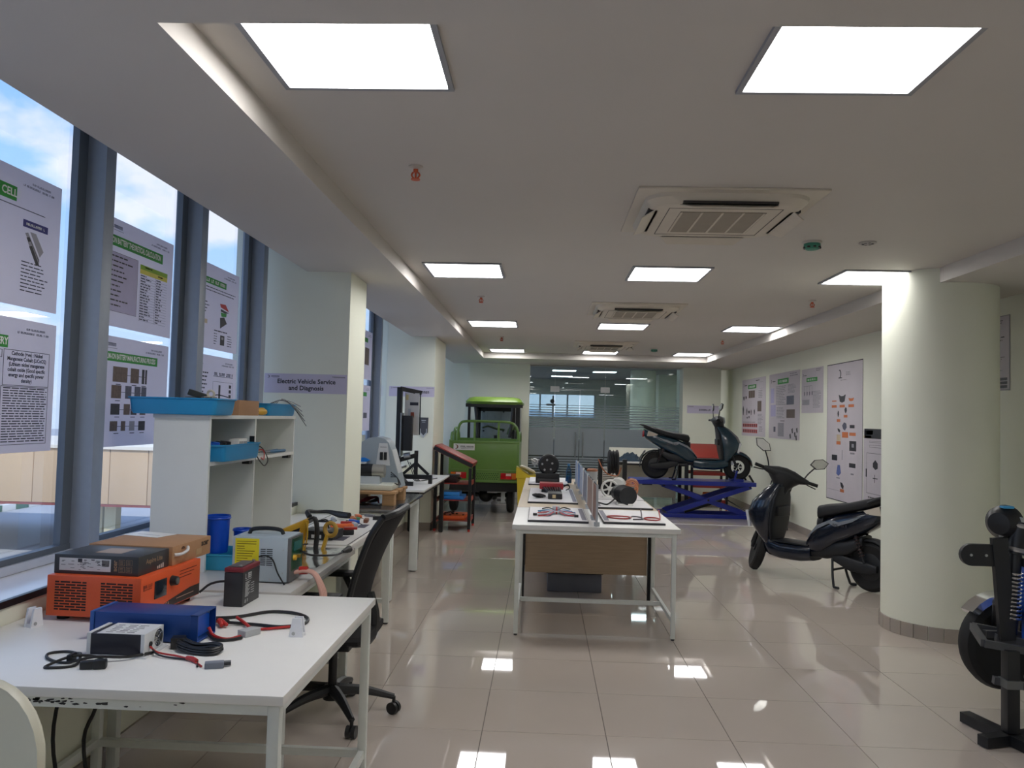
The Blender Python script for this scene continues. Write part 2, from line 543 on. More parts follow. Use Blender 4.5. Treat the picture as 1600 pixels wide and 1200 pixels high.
def window(n, y0, y1, mull):
    root = bpy.data.objects.new('window_%d' % n, None); COL.objects.link(root); root['kind'] = 'structure'
    zb, zt = 0.86, 2.93
    edges = [y0] + mull + [y1]
    for y in mull:
        MB().box(XG - 0.06, -2.012, y, y + 0.085, zb - 0.005, zt, 0.003).build('mullion', FRAME, root)
        mb = MB(); mb.box(XG - 0.02, XG + 0.012, y - 0.07, y, zb, zt); mb.box(XG - 0.02, XG + 0.012, y + 0.085, y + 0.155, zb, zt)
        mb.build('casement_frame', FRAMED, root)
    prev = y0
    for y in mull + [y1]:
        a = prev + (0.085 if prev != y0 else 0); b = y
        MB().box(XG - 0.012, XG - 0.004, a, b, zb, zt).build('pane', PANE, root)
        mb = MB(); mb.box(XG - 0.02, XG + 0.015, a, b, zb - 0.005, zb + 0.055)
        mb.build('bottom_rail', FRAMED, root)
        MB().box(XG + 0.015, XG + 0.03, a, b, zb - 0.005, zb + 0.03).build('rail_bead', mat('pale_rail', (196, 202, 214), 0.4, 0.2), root)
        prev = y
    return root
window(1, -3.9, 5.966, [3.54 - 1.04 * k for k in range(6, 0, -1)] + [3.54, 4.575, 5.615])
window(2, 6.5, 10.75, [6.66, 7.70, 8.74, 9.79])
window(3, 11.86, 15.75, [12.1, 13.14, 14.2, 15.3])

# ---------------------------------------------------------------- outside the windows
def mbw0(root):
    b = MB(); b.T = Matrix.Translation(root.location).inverted(); return b
def outside():
    zg = -4.2
    road = mat('road_concrete', (168, 170, 174), 0.8, var=0.05, scale=0.4)
    struct('ground_road', MB().box(-160, 120, -60, 200, zg - 0.2, zg), road)
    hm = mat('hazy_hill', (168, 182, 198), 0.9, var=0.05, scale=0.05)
    mb = MB(); rng = random.Random(6)
    pts = [(-60 + 6 * k, 1.5 + 2.2 * abs(math.sin(k * 0.55)) + 1.0 * rng.random()) for k in range(24)]
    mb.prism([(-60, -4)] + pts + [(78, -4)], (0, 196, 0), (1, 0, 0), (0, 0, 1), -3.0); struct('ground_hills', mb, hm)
    pave = MB().box(-60, -29.2, 16, 120, zg, zg + 0.12)
    struct('ground_pavement', pave, mat('brown_paving', (150, 118, 104), 0.8, var=0.12, scale=2))
    # painted kerb stones
    kroot = thing('kerb', 'kerb of green and white painted stones along the road outside', 'kerb')
    ka = mat('kerb_green', (70, 112, 92), 0.7); kb = mat('kerb_white', (214, 216, 214), 0.7)
    ms = [MB().box(-0.15, 0.15, 0, 1.1, 0, 0.35, 0.03).mesh('kerb_stone', m) for m in (ka, kb)]
    for i in range(44):
        o = bpy.data.objects.new('kerb_stone', ms[i % 2]); COL.objects.link(o); o.parent = kroot
        o.location = (-29.0, 30 + i * 1.12, zg)
    # low building with a panelled fascia facing this one
    fz0, fz1, yf = -2.12, -0.05, 30.0
    bl = thing('canopy_building', 'low beige building with panelled fascia and red lower edge across the road', 'building', (-17, yf, zg))
    pm = mat('beige_cladding', (200, 170, 134), 0.75, var=0.03, scale=0.6)
    pan = MB().box(0.02, 1.47, -0.08, 0.0, fz0 - zg, fz1 - zg, 0.015).mesh('fascia_panel', pm)
    for i in range(18):
        o = bpy.data.objects.new('fascia_panel', pan); COL.objects.link(o); o.parent = bl; o.location = (-19.3 + 17 - 8 * 1.48 + i * 1.48, 0, 0)
    w = mbw0(bl)
    w.box(-31.2, -4.4, yf - 0.10, yf + 0.1, fz0 - 0.09, fz0 - 0.01); w.build('lower_edge', mat('red_oxide_edge', (142, 74, 66), 0.7), bl)
    w = mbw0(bl); w.box(-31.2, -4.4, yf - 0.15, yf + 9, fz1, fz1 + 0.12); w.build('roof', mat('pale_roof', (232, 222, 204), 0.8), bl)
    w = mbw0(bl); w.box(-31.2, -4.4, yf + 0.1, yf + 9, fz0 - 0.05, fz0); w.build('soffit', mat('canopy_soffit', (206, 190, 170), 0.8), bl)
    post = MB().box(-0.22, 0.22, -0.2, 0.2, 0.0, fz0 - zg - 0.05).mesh('post', mat('post_yellow', (206, 196, 160), 0.8))
    for i, x in enumerate((-30, -17.4, -16.6, -11.0, -6.0)):
        o = bpy.data.objects.new('post', post); COL.objects.link(o); o.parent = bl; o.location = (x + 17, 0.8 + 0.5 * (i % 2), 0)
    # far white sheds and trees
    for i, (x, y, w, d, h, c, nm) in enumerate(((-78, 95, 20, 26, 6.0, (236, 238, 242), 'long white shed with a grey door band far beyond the beige building'),
                                                (-120, 112, 26, 30, 9.0, (196, 190, 186), 'tall pinkish grey block on the horizon'))):
        r = thing('far_shed', nm, 'building', (x, y, zg))
        MB().box(-w / 2, w / 2, -d / 2, d / 2, 0, h).build('wall', mat('shed_wall_%d' % i, c, 0.8), r)
        MB().box(-w / 2 - 0.3, w / 2 + 0.3, -d / 2 - 0.3, d / 2 + 0.3, h, h + 0.4).build('roof', mat('shed_roof', (216, 220, 226), 0.7), r)
        MB().box(w / 2, w / 2 + 0.1, -d / 2 + 1, d / 2 - 1, 1.0, h * 0.45).build('door_band', mat('shed_band', (126, 140, 160), 0.7), r)
    rng = random.Random(4)
    for i, (x, y, s) in enumerate(((-52, 62, 1.0), (-58, 74, 1.3))):
        r = thing('shrub', ('small dusty shrub behind the beige roof edge', 'taller dusty shrub farther behind the beige roof edge')[i], 'shrub', (x, y, zg))
        MB().cyl((0, 0, 0), (0, 0, 2.6 * s), 0.12, 0.08, 8).build('trunk', mat('bark', (96, 80, 64), 0.9), r)
        mb = MB()
        for k in range(26):
            a = rng.random() * 6.28; q = rng.random() * 1.5 * s
            mb.ell((q * math.cos(a), q * math.sin(a), (2.2 + rng.random() * 1.5) * s), 0.5, 0.5, 0.4, 8, 6)
        mb.build('foliage', mat('dusty_leaf', (118, 124, 92), 0.9, var=0.2), r)
    sl = thing('street_lamp', 'thin grey street lamp pole beside the road outside', 'street lamp', (-29.0, 25.6, zg))
    MB().cyl((0, 0, 0), (0, 0, 1.4), 0.13, 0.12, 10).build('post', LGREY, sl)
    MB().box(-0.18, 0.18, -0.18, 0.18, 0, 0.1).build('foot', GREY, sl)
outside()

# ---------------------------------------------------------------- room behind the glass partition
def back_room():
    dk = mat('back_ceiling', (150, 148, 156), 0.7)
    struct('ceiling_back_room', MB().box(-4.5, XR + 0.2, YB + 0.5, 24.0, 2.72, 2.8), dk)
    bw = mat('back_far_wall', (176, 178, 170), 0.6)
    mb = MB()
    for x0, x1, z0, z1 in ((-4.5, -0.9, 0, 3.05), (1.55, XR + 0.2, 0, 3.05), (-0.9, 1.55, 0, 1.60), (-0.9, 1.55, 2.26, 3.05)): mb.box(x0, x1, 24.0, 24.2, z0, z1)
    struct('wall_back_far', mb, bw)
    wf = bpy.data.objects.new('window_5', None); COL.objects.link(wf); wf['kind'] = 'structure'
    for k in range(3):
        MB().box(-0.9 + k * 0.817, -0.9 + (k + 1) * 0.817 - 0.05, 24.08, 24.09, 1.60, 2.26).build('pane', PANE, wf)
        MB().box(-0.9 + (k + 1) * 0.817 - 0.05, -0.9 + (k + 1) * 0.817, 24.04, 24.12, 1.60, 2.26).build('mullion', FRAME, wf)
    ob = thing('sensor_post', 'thin dark post with a sensor head behind the glass doors', 'post', (0.25, 21.5, 0))
    MB().cyl((0, 0, 0), (0, 0, 2.15), 0.02, seg=8).build('pole', BLACKM, ob); MB().box(-0.18, 0.06, -0.03, 0.03, 1.88, 1.93).build('arm', BLACKM, ob); MB().ell((-0.02, 0, 2.0), 0.06, 0.05, 0.06, 12, 8).build('sensor', BLACK, ob); MB().lathe([(0, 0), (0.16, 0), (0.15, 0.03), (0, 0.04)], (0, 0, 0), seg=16).build('foot', BLACKM, ob)
    struct('wall_back_left_low', MB().box(-4.6, -4.5, YB + 0.4, 24.0, -0.3, 1.0), WALL)
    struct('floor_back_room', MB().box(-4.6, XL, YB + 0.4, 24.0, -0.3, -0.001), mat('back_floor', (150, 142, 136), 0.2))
    struct('column_back', MB().cyl((2.35, 19.2, 0), (2.35, 19.2, 2.72), 0.3, seg=32), WALL)
    struct('wall_back_block', MB().box(2.9, 3.6, 20.5, 23.9, 0, 2.72), WALL)
    # window band of the far room
    w = bpy.data.objects.new('window_4', None); COL.objects.link(w); w['kind'] = 'structure'
    for k in range(5):
        y = 16.4 + k * 1.55
        MB().box(-4.56, -4.5, y, y + 0.08, 1.0, 2.72).build('mullion', FRAME, w)
        MB().box(-4.54, -4.53, y + 0.08, y + 1.55, 1.0, 2.72).build('pane', PANE, w)
    cb = thing('low_cabinet', 'long dark low cabinet seen through the glass partition', 'cabinet', (0.6, 22.8, 0))
    MB().box(-2.6, 1.2, -0.3, 0.3, 0.06, 0.95, 0.01).build('body', mat('dark_cabinet', (70, 72, 78), 0.5), cb)
    MB().box(-2.65, 1.25, -0.34, 0.34, 0.95, 0.99, 0.005).build('top', mat('cabinet_top', (150, 152, 156), 0.4), cb)
    MB().box(-2.5, 1.1, -0.25, 0.25, 0, 0.06).build('plinth', BLACK, cb)
back_room()
# ---------------------------------------------------------------- ceiling lights
def ceiling_lights():
    em = bpy.data.materials.new('light_panel'); em.use_nodes = True
    b = em.node_tree.nodes['Principled BSDF']
    b.inputs['Base Color'].default_value = (0.9, 0.9, 0.9, 1)
    b.inputs['Emission Color'].default_value = (1.0, 0.985, 0.975, 1); b.inputs['Emission Strength'].default_value = PANEL
    fm = mat('panel_frame', (150, 152, 158), 0.5)
    s = 0.570; t = 0.02
    mb = MB()
    for (x0, x1, y0, y1) in ((-t, 0, -t, s + t), (s, s + t, -t, s + t), (0, s, -t, 0), (0, s, s, s + t)):
        mb.box(x0, x1, y0, y1, -0.012, 0.0)
    fme = mb.mesh('frame', fm)
    pme = MB().box(0, s, 0, s, -0.004, 0.0).mesh('diffuser', em)
    cols = (('over the window side', -0.936), ('in the middle line', 0.670), ('over the poster wall side', 2.25))
    rows = (('first row', 2.235), ('second row', 6.086), ('third row', 9.71), ('fourth row', 13.64))
    for rn, y in rows:
        for cn, x in cols:
            if rn == 'first row' and x > 2: continue
            l = thing('ceiling_light', 'square ceiling light panel %s, %s from the near beam' % (cn, rn), 'ceiling light', (x, y, H), group='square ceiling light panels')
            for nm, me in (('frame', fme), ('diffuser', pme)):
                o = bpy.data.objects.new(nm, me); COL.objects.link(o); o.parent = l
    # panels behind the partition; two over its hidden side are added to brighten it
    for i, (x, y, nm) in enumerate(((0.1, 17.2, 'first above the glass doors'), (1.9, 17.4, 'first above the fixed pane'), (0.2, 19.4, 'second above the glass doors'), (1.2, 19.6, 'beside the round back column'), (0.2, 22.0, 'farthest above the low cabinet'), (-2.2, 18.4, 'added out of view on the window side'), (-2.2, 21.4, 'added out of view far on the window side'))):
        l = thing('ceiling_light', 'light panel behind the glass partition, ' + nm, 'ceiling light', (x, y, 2.72), group='light panels behind the partition')
        for nm, me in (('frame', fme), ('diffuser', pme)):
            o = bpy.data.objects.new(nm, me); COL.objects.link(o); o.parent = l
    for x, nm in ((-0.9, 'window'), (2.3, 'poster wall')):  # unseen panels added behind the camera to light the near end
        l = thing('ceiling_light', 'unseen square light panel added in the near soffit on the %s side' % nm, 'ceiling light', (x, -1.6, S), group='added light panels of the near soffit')
        for nm, me in (('frame', fme), ('diffuser', pme)):
            o = bpy.data.objects.new(nm, me); COL.objects.link(o); o.parent = l
ceiling_lights()

# ---------------------------------------------------------------- ceiling cassettes, sprinklers, detectors
def ceiling_gear():
    cw = mat('cassette_cream', (204, 196, 182), 0.5, var=0.02)
    cd = mat('cassette_grille', (150, 141, 127), 0.6)
    dk = mat('cassette_slot', (52, 48, 46), 0.6)
    def rr(w, r, n=6):
        p = []
        for cx, cy, a in ((w - r, w - r, 0), (-w + r, w - r, 90), (-w + r, -w + r, 180), (w - r, -w + r, 270)):
            for k in range(n + 1):
                t = math.radians(a + 90 * k / n); p.append((cx + r * math.cos(t), cy + r * math.sin(t)))
        return p
    def cassette(x, y, label):
        t = thing('air_conditioner', label, 'air conditioner', (x, y, H), group='ceiling cassette air conditioners')
        MB().box(-0.475, 0.475, -0.475, 0.475, -0.012, 0.0, 0.004).build('ceiling_plate', cw, t)
        # body drops down as a rounded square
        mb = MB()
        rings = []
        for w, z in ((0.42, -0.012), (0.415, -0.03), (0.385, -0.055), (0.36, -0.06)):
            rings.append([(a, b, z) for a, b in rr(w, 0.13 if w > 0.37 else 0.1)])
        mb.loft(rings, caps=True); mb.build('body', cw, t)
        # dark outlet slots with louvres
        for k in range(4):
            M = Matrix.Rotation(math.radians(90 * k), 4, 'Z')
            mb = MB(); mb.T = M; mb.box(-0.24, 0.24, 0.345, 0.398, -0.0600, -0.048)
            mb.build('air_slot', dk, t)
            mb = MB(); mb.T = M
            sec = [(-0.25, 0.36), (-0.2, 0.425), (0.2, 0.425), (0.25, 0.36)]
            mb.prism(sec, (0, 0, -0.083), (1, 0, 0), Vector((0, 0.72, 0.32)).normalized() if False else (0, 1, 0), 0.006)
            v = [(px, py, -0.062 - (0.0 if py < 0.37 else 0.03)) for px, py in sec]
            v2 = [(a, b, c + 0.006) for a, b, c in v]
            m2 = MB(); m2.T = M
            m2.add(v + v2, [(0, 1, 2, 3), (7, 6, 5, 4), (0, 4, 5, 1), (1, 5, 6, 2), (2, 6, 7, 3), (3, 7, 4, 0)])
            m2.build('louvre', cw, t)
        g = MB().box(-0.225, 0.225, -0.225, 0.225, -0.064, -0.058).build('grille', cd, t)
        for k in range(5):
            MB().box(-0.225 + k * 0.1085, -0.225 + k * 0.1085 + 0.012, -0.225, 0.225, -0.066, -0.063).build('grille_rib', cw, g)
        mb = MB()
        for (x0, x1, y0, y1) in ((-0.295, 0.295, 0.29, 0.294), (-0.295, -0.291, -0.294, 0.29), (0.291, 0.295, -0.294, 0.29), (-0.295, 0.295, -0.294, -0.29)):
            mb.box(x0, x1, y0, y1, -0.0612, -0.059)
        mb.build('panel_joint', dk, t)
    cassette(0.925, 4.47, 'cream ceiling cassette air conditioner between the first and second light rows')
    cassette(0.93, 8.45, 'cream ceiling cassette air conditioner between the second and third light rows')
    cassette(0.92, 12.45, 'cream ceiling cassette air conditioner nearest the glass partition')
    sr = mat('sprinkler_red', (196, 88, 52), 0.4)
    for (x, y, nm) in ((-0.629, 3.73, 'beside the first cassette on the window side'), (-0.631, 7.76, 'past the second light row on the window side'), (-0.63, 11.6, 'past the third light row on the window side'),
                       (2.5, 7.63, 'past the second light row on the poster wall side'), (2.49, 11.38, 'past the third light row on the poster wall side')):
        t = thing('sprinkler', 'small orange fire sprinkler head %s' % nm, 'sprinkler', (x, y, H), group='fire sprinkler heads')
        MB().lathe([(0.034, 0), (0.034, -0.005), (0.014, -0.014), (0.0, -0.014)], (0, 0, 0), seg=18).build('collar', mat('sprinkler_collar', (196, 190, 182), 0.4, 0.3), t)
        mb = MB(); mb.cyl((0, 0, -0.01), (0, 0, -0.03), 0.012, seg=12)
        mb.tube([(0.012, 0, -0.028), (0.019, 0, -0.042), (0.006, 0, -0.06)], 0.0045, 6); mb.tube([(-0.012, 0, -0.028), (-0.019, 0, -0.042), (-0.006, 0, -0.06)], 0.0045, 6)
        mb.cyl((0, 0, -0.03), (0, 0, -0.06), 0.005, seg=8)
        mb.build('head', sr, t)
        MB().lathe([(0, -0.058), (0.022, -0.060), (0.022, -0.064), (0, -0.066)], (0, 0, 0), seg=14).build('deflector', sr, t)
    gm = mat('detector_green', (66, 140, 118), 0.5)
    for (x, y, nm) in ((1.69, 5.17, 'ahead of the second light row'), (1.757, 13.0, 'near the farthest cassette')):
        t = thing('smoke_detector', 'green capped smoke detector on the ceiling %s' % nm, 'smoke detector', (x, y, H), group='green smoke detectors')
        MB().lathe([(0.06, 0), (0.06, -0.01), (0.05, -0.014), (0, -0.014)], (0, 0, 0), seg=24).build('base', CEIL, t)
        MB().lathe([(0.05, -0.012), (0.052, -0.03), (0.04, -0.05), (0, -0.054)], (0, 0, 0), seg=24).build('cap', gm, t)
        mb = MB()
        for k in range(8):
            a = math.pi * 2 * k / 8; mb.box(0.047 * math.cos(a) - 0.008, 0.047 * math.cos(a) + 0.008, 0.047 * math.sin(a) - 0.008, 0.047 * math.sin(a) + 0.008, -0.043, -0.033)
        mb.build('vents', BLACK, t)
    t = thing('ceiling_speaker', 'flat round grey ceiling vent beside the green detector', 'vent', (2.037, 5.164, H))
    MB().lathe([(0.055, 0), (0.055, -0.006), (0.045, -0.01), (0, -0.01)], (0, 0, 0), seg=24).build('rim', mat('vent_rim', (170, 166, 160), 0.5), t)
    mb = MB()
    for k in range(8):
        a = math.pi * 2 * k / 8; mb.box(0.03 * math.cos(a) - 0.007, 0.03 * math.cos(a) + 0.007, 0.03 * math.sin(a) - 0.007, 0.03 * math.sin(a) + 0.007, -0.0115, -0.009)
    mb.build('holes', mat('vent_hole', (80, 78, 76), 0.6), t)
ceiling_gear()

# ---------------------------------------------------------------- glass partition
def partition():
    y = 16.1
    gl = glass_mat('partition_glass', (206, 220, 222), 1.0, ior=1.62)
    fr = glass_mat('frosted_film', (200, 210, 214), 0.55, 0.12, frost=0.86, frostcol=(196, 205, 212), ior=1.45)
    root = bpy.data.objects.new('wall_glass_partition', None); COL.objects.link(root); root['kind'] = 'structure'
    root['label'] = 'frameless glass partition with double doors and frosted stripes'
    xs = [-0.285, 0.22, 0.72, 1.22, 2.70]     # fixed, door, door, fixed
    zt = 2.12
    for i in range(4):
        a, b = xs[i] + 0.004, xs[i + 1] - 0.004
        if i in (1, 2):
            p = MB().box(a, b, y, y + 0.012, 0.02, zt).build('door_leaf', gl, root)
        else:
            p = MB().box(a, b, y, y + 0.012, 0.0, S).build('pane', gl, root)
        mb = MB()
        mb.box(a + 0.005, b - 0.005, y - 0.003, y - 0.001, 0.80, 1.36)
        mb.build('frosted_panel', fr, p)
        mb = MB()
        for k in range(9):
            z = 1.385 + k * 0.052; h = 0.036 - 0.0032 * k
            mb.box(a + 0.005, b - 0.005, y - 0.003, y - 0.001, z, z + h)
            z = 0.775 - k * 0.052; mb.box(a + 0.005, b - 0.005, y - 0.003, y - 0.001, z - h, z)
        mb.build('frosted_stripes', fr, p)
        if i in (1, 2):
            hx = b - 0.07 if i == 1 else a + 0.07
            mb = MB(); mb.cyl((hx, y - 0.05, 0.78), (hx, y - 0.05, 1.28), 0.013, seg=10)
            for z in (0.84, 1.22): mb.cyl((hx, y - 0.05, z), (hx, y, z), 0.008, seg=8)
            mb.build('pull_handle', STEEL, p)
    MB().box(xs[1], xs[3], y, y + 0.012, zt + 0.008, S).build('transom', gl, root)
    for i, x in enumerate((xs[1], xs[3])):
        MB().box(x - 0.09, x + 0.09, y - 0.012, y + 0.024, zt - 0.05, zt + 0.06).build('patch_fitting', STEEL, root)
    MB().box(xs[0], xs[-1], y - 0.01, y + 0.02, S - 0.02, S).build('head_channel', STEEL, root)
    # green tinted door at the end of the passage beside the pier
    d = bpy.data.objects.new('door_1', None); COL.objects.link(d); d['kind'] = 'structure'
    MB().box(3.43, XR, 18.4, 18.42, 0.02, 1.98).build('leaf', glass_mat('green_door_glass', (150, 186, 168), 0.8, frost=0.5, frostcol=(120, 150, 134)), d)
    mb = MB(); mb.box(3.0, XR, 18.38, 18.44, 1.98, 2.04); mb.build('door_head', FRAME, d)
    MB().cyl((3.5, 18.36, 0.9), (3.5, 18.36, 1.2), 0.012, seg=8).build('handle', STEEL, d)
partition()

# ---------------------------------------------------------------- printed sheets
P_LIL = paper_mat('poster_paper', (214, 208, 214), 0.25)
P_LILW = paper_mat('window_poster_paper', (232, 228, 236), 0.5)
P_SIGN = paper_mat('sign_paper', (206, 200, 220), 0.1)
P_COL = {'ink': INK, 'green': GREENP, 'navy': NAVYP, 'white': mat('white_print', (226, 228, 228), 0.6),
         'yg': mat('yellow_green_print', (132, 168, 44), 0.6), 'yel': mat('yellow_print', (206, 196, 84), 0.6),
         'photo': mat('photo_print', (96, 80, 72), 0.5, var=0.28, scale=60), 'photo2': mat('photo_print_cool', (78, 80, 98), 0.5, var=0.3, scale=70),
         'photo3': mat('photo_print_dark', (42, 42, 48), 0.5, var=0.3, scale=60),
         'or': mat('orange_print', (196, 112, 66), 0.6), 'lav': mat('lavender_print', (176, 172, 206), 0.6), 'redp': mat('red_print', (170, 52, 56), 0.6),
         'grey': mat('grey_print', (150, 148, 156), 0.6), 'bl': mat('blue_print', (84, 100, 156), 0.6, var=0.2, scale=30), 'tan': mat('tan_print', (196, 178, 150), 0.6)}

class Sheet:
    """a printed sheet with everything on it measured from its top corner, in metres"""
    def __init__(s, name, label, cat, o, ux, uy, w, h, paper, th=0.002, group=None):
        s.o, s.ux, s.uy, s.w, s.h = Vector(o), Vector(ux).normalized(), Vector(uy).normalized(), w, h
        s.n = s.ux.cross(s.uy).normalized()
        s.root = thing(name, label, cat, tuple(s.o), group=group)
        s.o = Vector((0, 0, 0))
        s.sheet = MB().prism([(0, 0), (w, 0), (w, h), (0, h)], s.o - s.n * th, s.ux, s.uy, th).build('sheet', paper, s.root)
        s.b = {}
        s.lift = 0.0006
    def mb(s, c, part):
        if part in ('photo', 'picture', 'caption', 'heading_band', 'caption_strip'):
            s.cnt = getattr(s, 'cnt', 0) + 1; part = '%s#%d' % (part, s.cnt)
        return s.b.setdefault((part, c), MB())
    def pt(s, a, b, k=0): return s.o + s.ux * (a * s.w) + s.uy * ((1 - b) * s.h) + s.n * (s.lift + k)
    def rect(s, x0, x1, y0, y1, c='ink', part='print', k=0.0):
        v = [s.pt(x0, y1, k), s.pt(x1, y1, k), s.pt(x1, y0, k), s.pt(x0, y0, k)]
        s.mb(c, part).add(v, [(0, 1, 2, 3)]); return s
    def poly(s, pts, c='ink', part='picture', k=0.0):
        s.mb(c, part).add([s.pt(a, b, k) for a, b in pts], [tuple(range(len(pts)))]); return s
    def lines(s, x0, x1, y0, y1, n, c='ink', fill=0.45, seed=0, rag=0.35, part='text_lines'):
        r = random.Random(seed); st = (y1 - y0) / n
        for i in range(n):
            y = y0 + i * st; x = x0; e = x1 - (x1 - x0) * rag * r.random()
            while x < e - 0.005:
                w = min((0.02 + 0.05 * r.random()), e - x)
                s.rect(x, x + w, y, y + st * fill, c, part); x += w + 0.008
        return s
    def frame(s, x0, x1, y0, y1, t=0.004, c='ink', part='ruled_box'):
        s.rect(x0, x1, y0, y0 + t, c, part); s.rect(x0, x1, y1 - t, y1, c, part)
        s.rect(x0, x0 + t, y0, y1, c, part); s.rect(x1 - t, x1, y0, y1, c, part); return s
    def text(s, txt, x, y, size, c='ink', part='lettering', align='CENTER', bold=0.0, width=None, k=0.0004):
        add_text(s.mb(c, part), txt, s.pt(x, y, k), s.ux, s.uy, size, align, bold, width); return s
    def crescent(s, x, y, r, c='ink'):
        p = []
        for k in range(11):
            a = math.radians(110 - 220 * k / 10); p.append((r * math.cos(a), r * math.sin(a)))
        for k in range(11):
            a = math.radians(-110 + 220 * k / 10); p.append((r * 0.62 * math.cos(a) - r * 0.12, r * 0.78 * math.sin(a)))
        cpt = s.pt(x, y, 0.0002)
        mb = s.mb(c, 'logo'); n = 11
        v = [cpt + s.ux * a + s.uy * b for a, b in p]
        mb.add(v, [(i, i + 1, 2 * n - 2 - i, 2 * n - 1 - i) for i in range(n - 1)]); return s
    def scrib(s, x, y, w, h, c='ink', part='print', n=10, seed=1, k=0.0004):
        scribble(s.mb(c, part), s.pt(x, y, k), s.ux, s.uy, w, h, seed, n); return s
    def done(s):
        for (part, c), mb in s.b.items():
            o = mb.build(part.split('#')[0], P_COL[c], s.root)
            if part in ('text_lines', 'print', 'table', 'ruled_box'): o['kind'] = 'stuff'
        return s.root

def head(p, seed=1, k=1.0):
    """logo and the two small lines at the top corners"""
    p.crescent(0.07, 0.075, 0.016 * k); p.scrib(0.2, 0.075, 0.13 * k, 0.016 * k, seed=3)
    p.rect(0.1, 0.3, 0.105, 0.110, 'grey')
    p.scrib(0.82, 0.07, 0.12, 0.008, n=20, seed=5); p.scrib(0.80, 0.10, 0.2, 0.008, n=30, seed=6)

def window_posters():
    UX, UY = (0, 1, 0), (0, 0, 1)
    XW = XG + 0.03
    W = 0.76
    def sh(y1, z0, z1, lab): return Sheet('window_poster', lab, 'poster', (XW, y1 - W, z0), UX, UY, W, z1 - z0, P_LILW, group='posters stuck on the window panes')
    # first bay, upper: types of cells
    p = sh(3.33, 1.915, 2.452, 'upper window poster in the pane nearest the camera, heading ending in CELLS'); head(p)
    p.rect(0.1, 0.62, 0.14, 0.245, 'green', 'heading_band').text('TYPES OF CELLS', 0.45, 0.192, 0.042, 'white', 'heading', bold=0.001)
    p.rect(0.06, 0.86, 0.275, 0.281)
    p.rect(0.22, 0.40, 0.33, 0.375, 'navy', 'caption'); p.rect(0.68, 0.89, 0.35, 0.405, 'navy', 'caption')
    p.scrib(0.785, 0.378, 0.12, 0.01, 'white', 'caption_text', 12, 9)
    p.poly([(0.2, 0.42), (0.38, 0.41), (0.4, 0.45), (0.4, 0.57), (0.38, 0.6), (0.2, 0.6)], 'navy')
    for k in range(4):
        a = 0.70 + 0.012 * k
        p.poly([(a, 0.45 + 0.03 * k), (a + 0.025, 0.44 + 0.03 * k), (0.83, 0.62 + 0.015 * k), (0.8, 0.63 + 0.012 * k)], 'photo3' if k % 2 else 'grey', k=0.0001 * k)
    p.poly([(0.74, 0.43), (0.79, 0.43), (0.86, 0.55), (0.83, 0.6)], 'grey')
    p.lines(0.68, 0.93, 0.66, 0.90, 9, seed=2, fill=0.3); p.lines(0.2, 0.5, 0.66, 0.86, 6, seed=3, fill=0.3)
    p.done()
    # first bay, lower
    p = sh(3.338, 1.335, 1.865, 'lower window poster in the pane nearest the camera, heading ending in BATTERY'); head(p)
    p.rect(0.1, 0.60, 0.135, 0.225, 'green', 'heading_band').text('LITHIUM-ION BATTERY', 0.355, 0.18, 0.04, 'white', 'heading', bold=0.001, width=0.37)
    p.frame(0.57, 0.95, 0.235, 0.50); p.frame(0.56, 0.95, 0.505, 0.94)
    for k, t in enumerate(('Cathode (+ve) : Nickel', 'Manganese Cobalt (LiCoO2)', '(Lithium nickel manganese', 'cobalt oxide (Good specific', 'energy and specific power', 'density)')):
        p.text(t, 0.76, 0.262 + k * 0.040, 0.021, bold=0.0006)
    p.lines(0.58, 0.94, 0.515, 0.93, 22, seed=5, fill=0.42, rag=0.06)
    p.frame(0.1, 0.56, 0.24, 0.30); p.lines(0.2, 0.5, 0.255, 0.29, 1, seed=6)
    p.rect(0.22, 0.54, 0.37, 0.71, 'bl', 'picture')
    p.poly([(0.44, 0.42), (0.5, 0.42), (0.54, 0.45), (0.54, 0.48), (0.44, 0.48)], 'grey', k=0.0002)
    for a, b in ((0.42, 0.52), (0.52, 0.52), (0.44, 0.57), (0.50, 0.55), (0.46, 0.61), (0.43, 0.635), (0.48, 0.66)):
        p.rect(a, a + 0.012, b, b + 0.02, 'or', 'picture', 0.0003)
    p.rect(0.1, 0.57, 0.71, 0.716); p.lines(0.12, 0.52, 0.33, 0.36, 1, seed=8)
    p.done()
    # second bay, upper
    p = sh(4.375, 1.915, 2.437, 'upper window poster in the second pane, with a yellow and green data table'); head(p)
    p.rect(0.10, 0.84, 0.155, 0.255, 'green', 'heading_band').text('LI-ION BATTERY THEORETICAL CALCULATION', 0.47, 0.205, 0.04, 'white', 'heading', bold=0.001, width=0.52)
    p.rect(0.05, 0.5, 0.31, 0.86, 'lav', 'picture', -0.0002).frame(0.05, 0.5, 0.31, 0.86, 0.003)
    p.lines(0.08, 0.48, 0.34, 0.84, 11, seed=11, fill=0.28, rag=0.6)
    p.rect(0.53, 0.92, 0.335, 0.38, 'yg', 'table').rect(0.53, 0.92, 0.38, 0.425, 'yel', 'table')
    p.lines(0.6, 0.7, 0.345, 0.375, 1, seed=1); p.lines(0.78, 0.86, 0.39, 0.42, 1, seed=4)
    for k in range(17):
        y = 0.43 + k * 0.027
        p.rect(0.53, 0.92, y + 0.024, y + 0.026, 'ink', 'table'); p.lines(0.54, 0.70, y + 0.006, y + 0.02, 1, seed=k, rag=0.6, fill=0.8); p.lines(0.76, 0.86, y + 0.006, y + 0.02, 1, seed=40 + k, rag=0.6, fill=0.8)
    p.rect(0.745, 0.748, 0.42, 0.89, 'ink', 'table')
    p.done()
    # second bay, lower
    p = sh(4.365, 1.335, 1.868, 'lower window poster in the second pane, with rows of small process photos'); head(p)
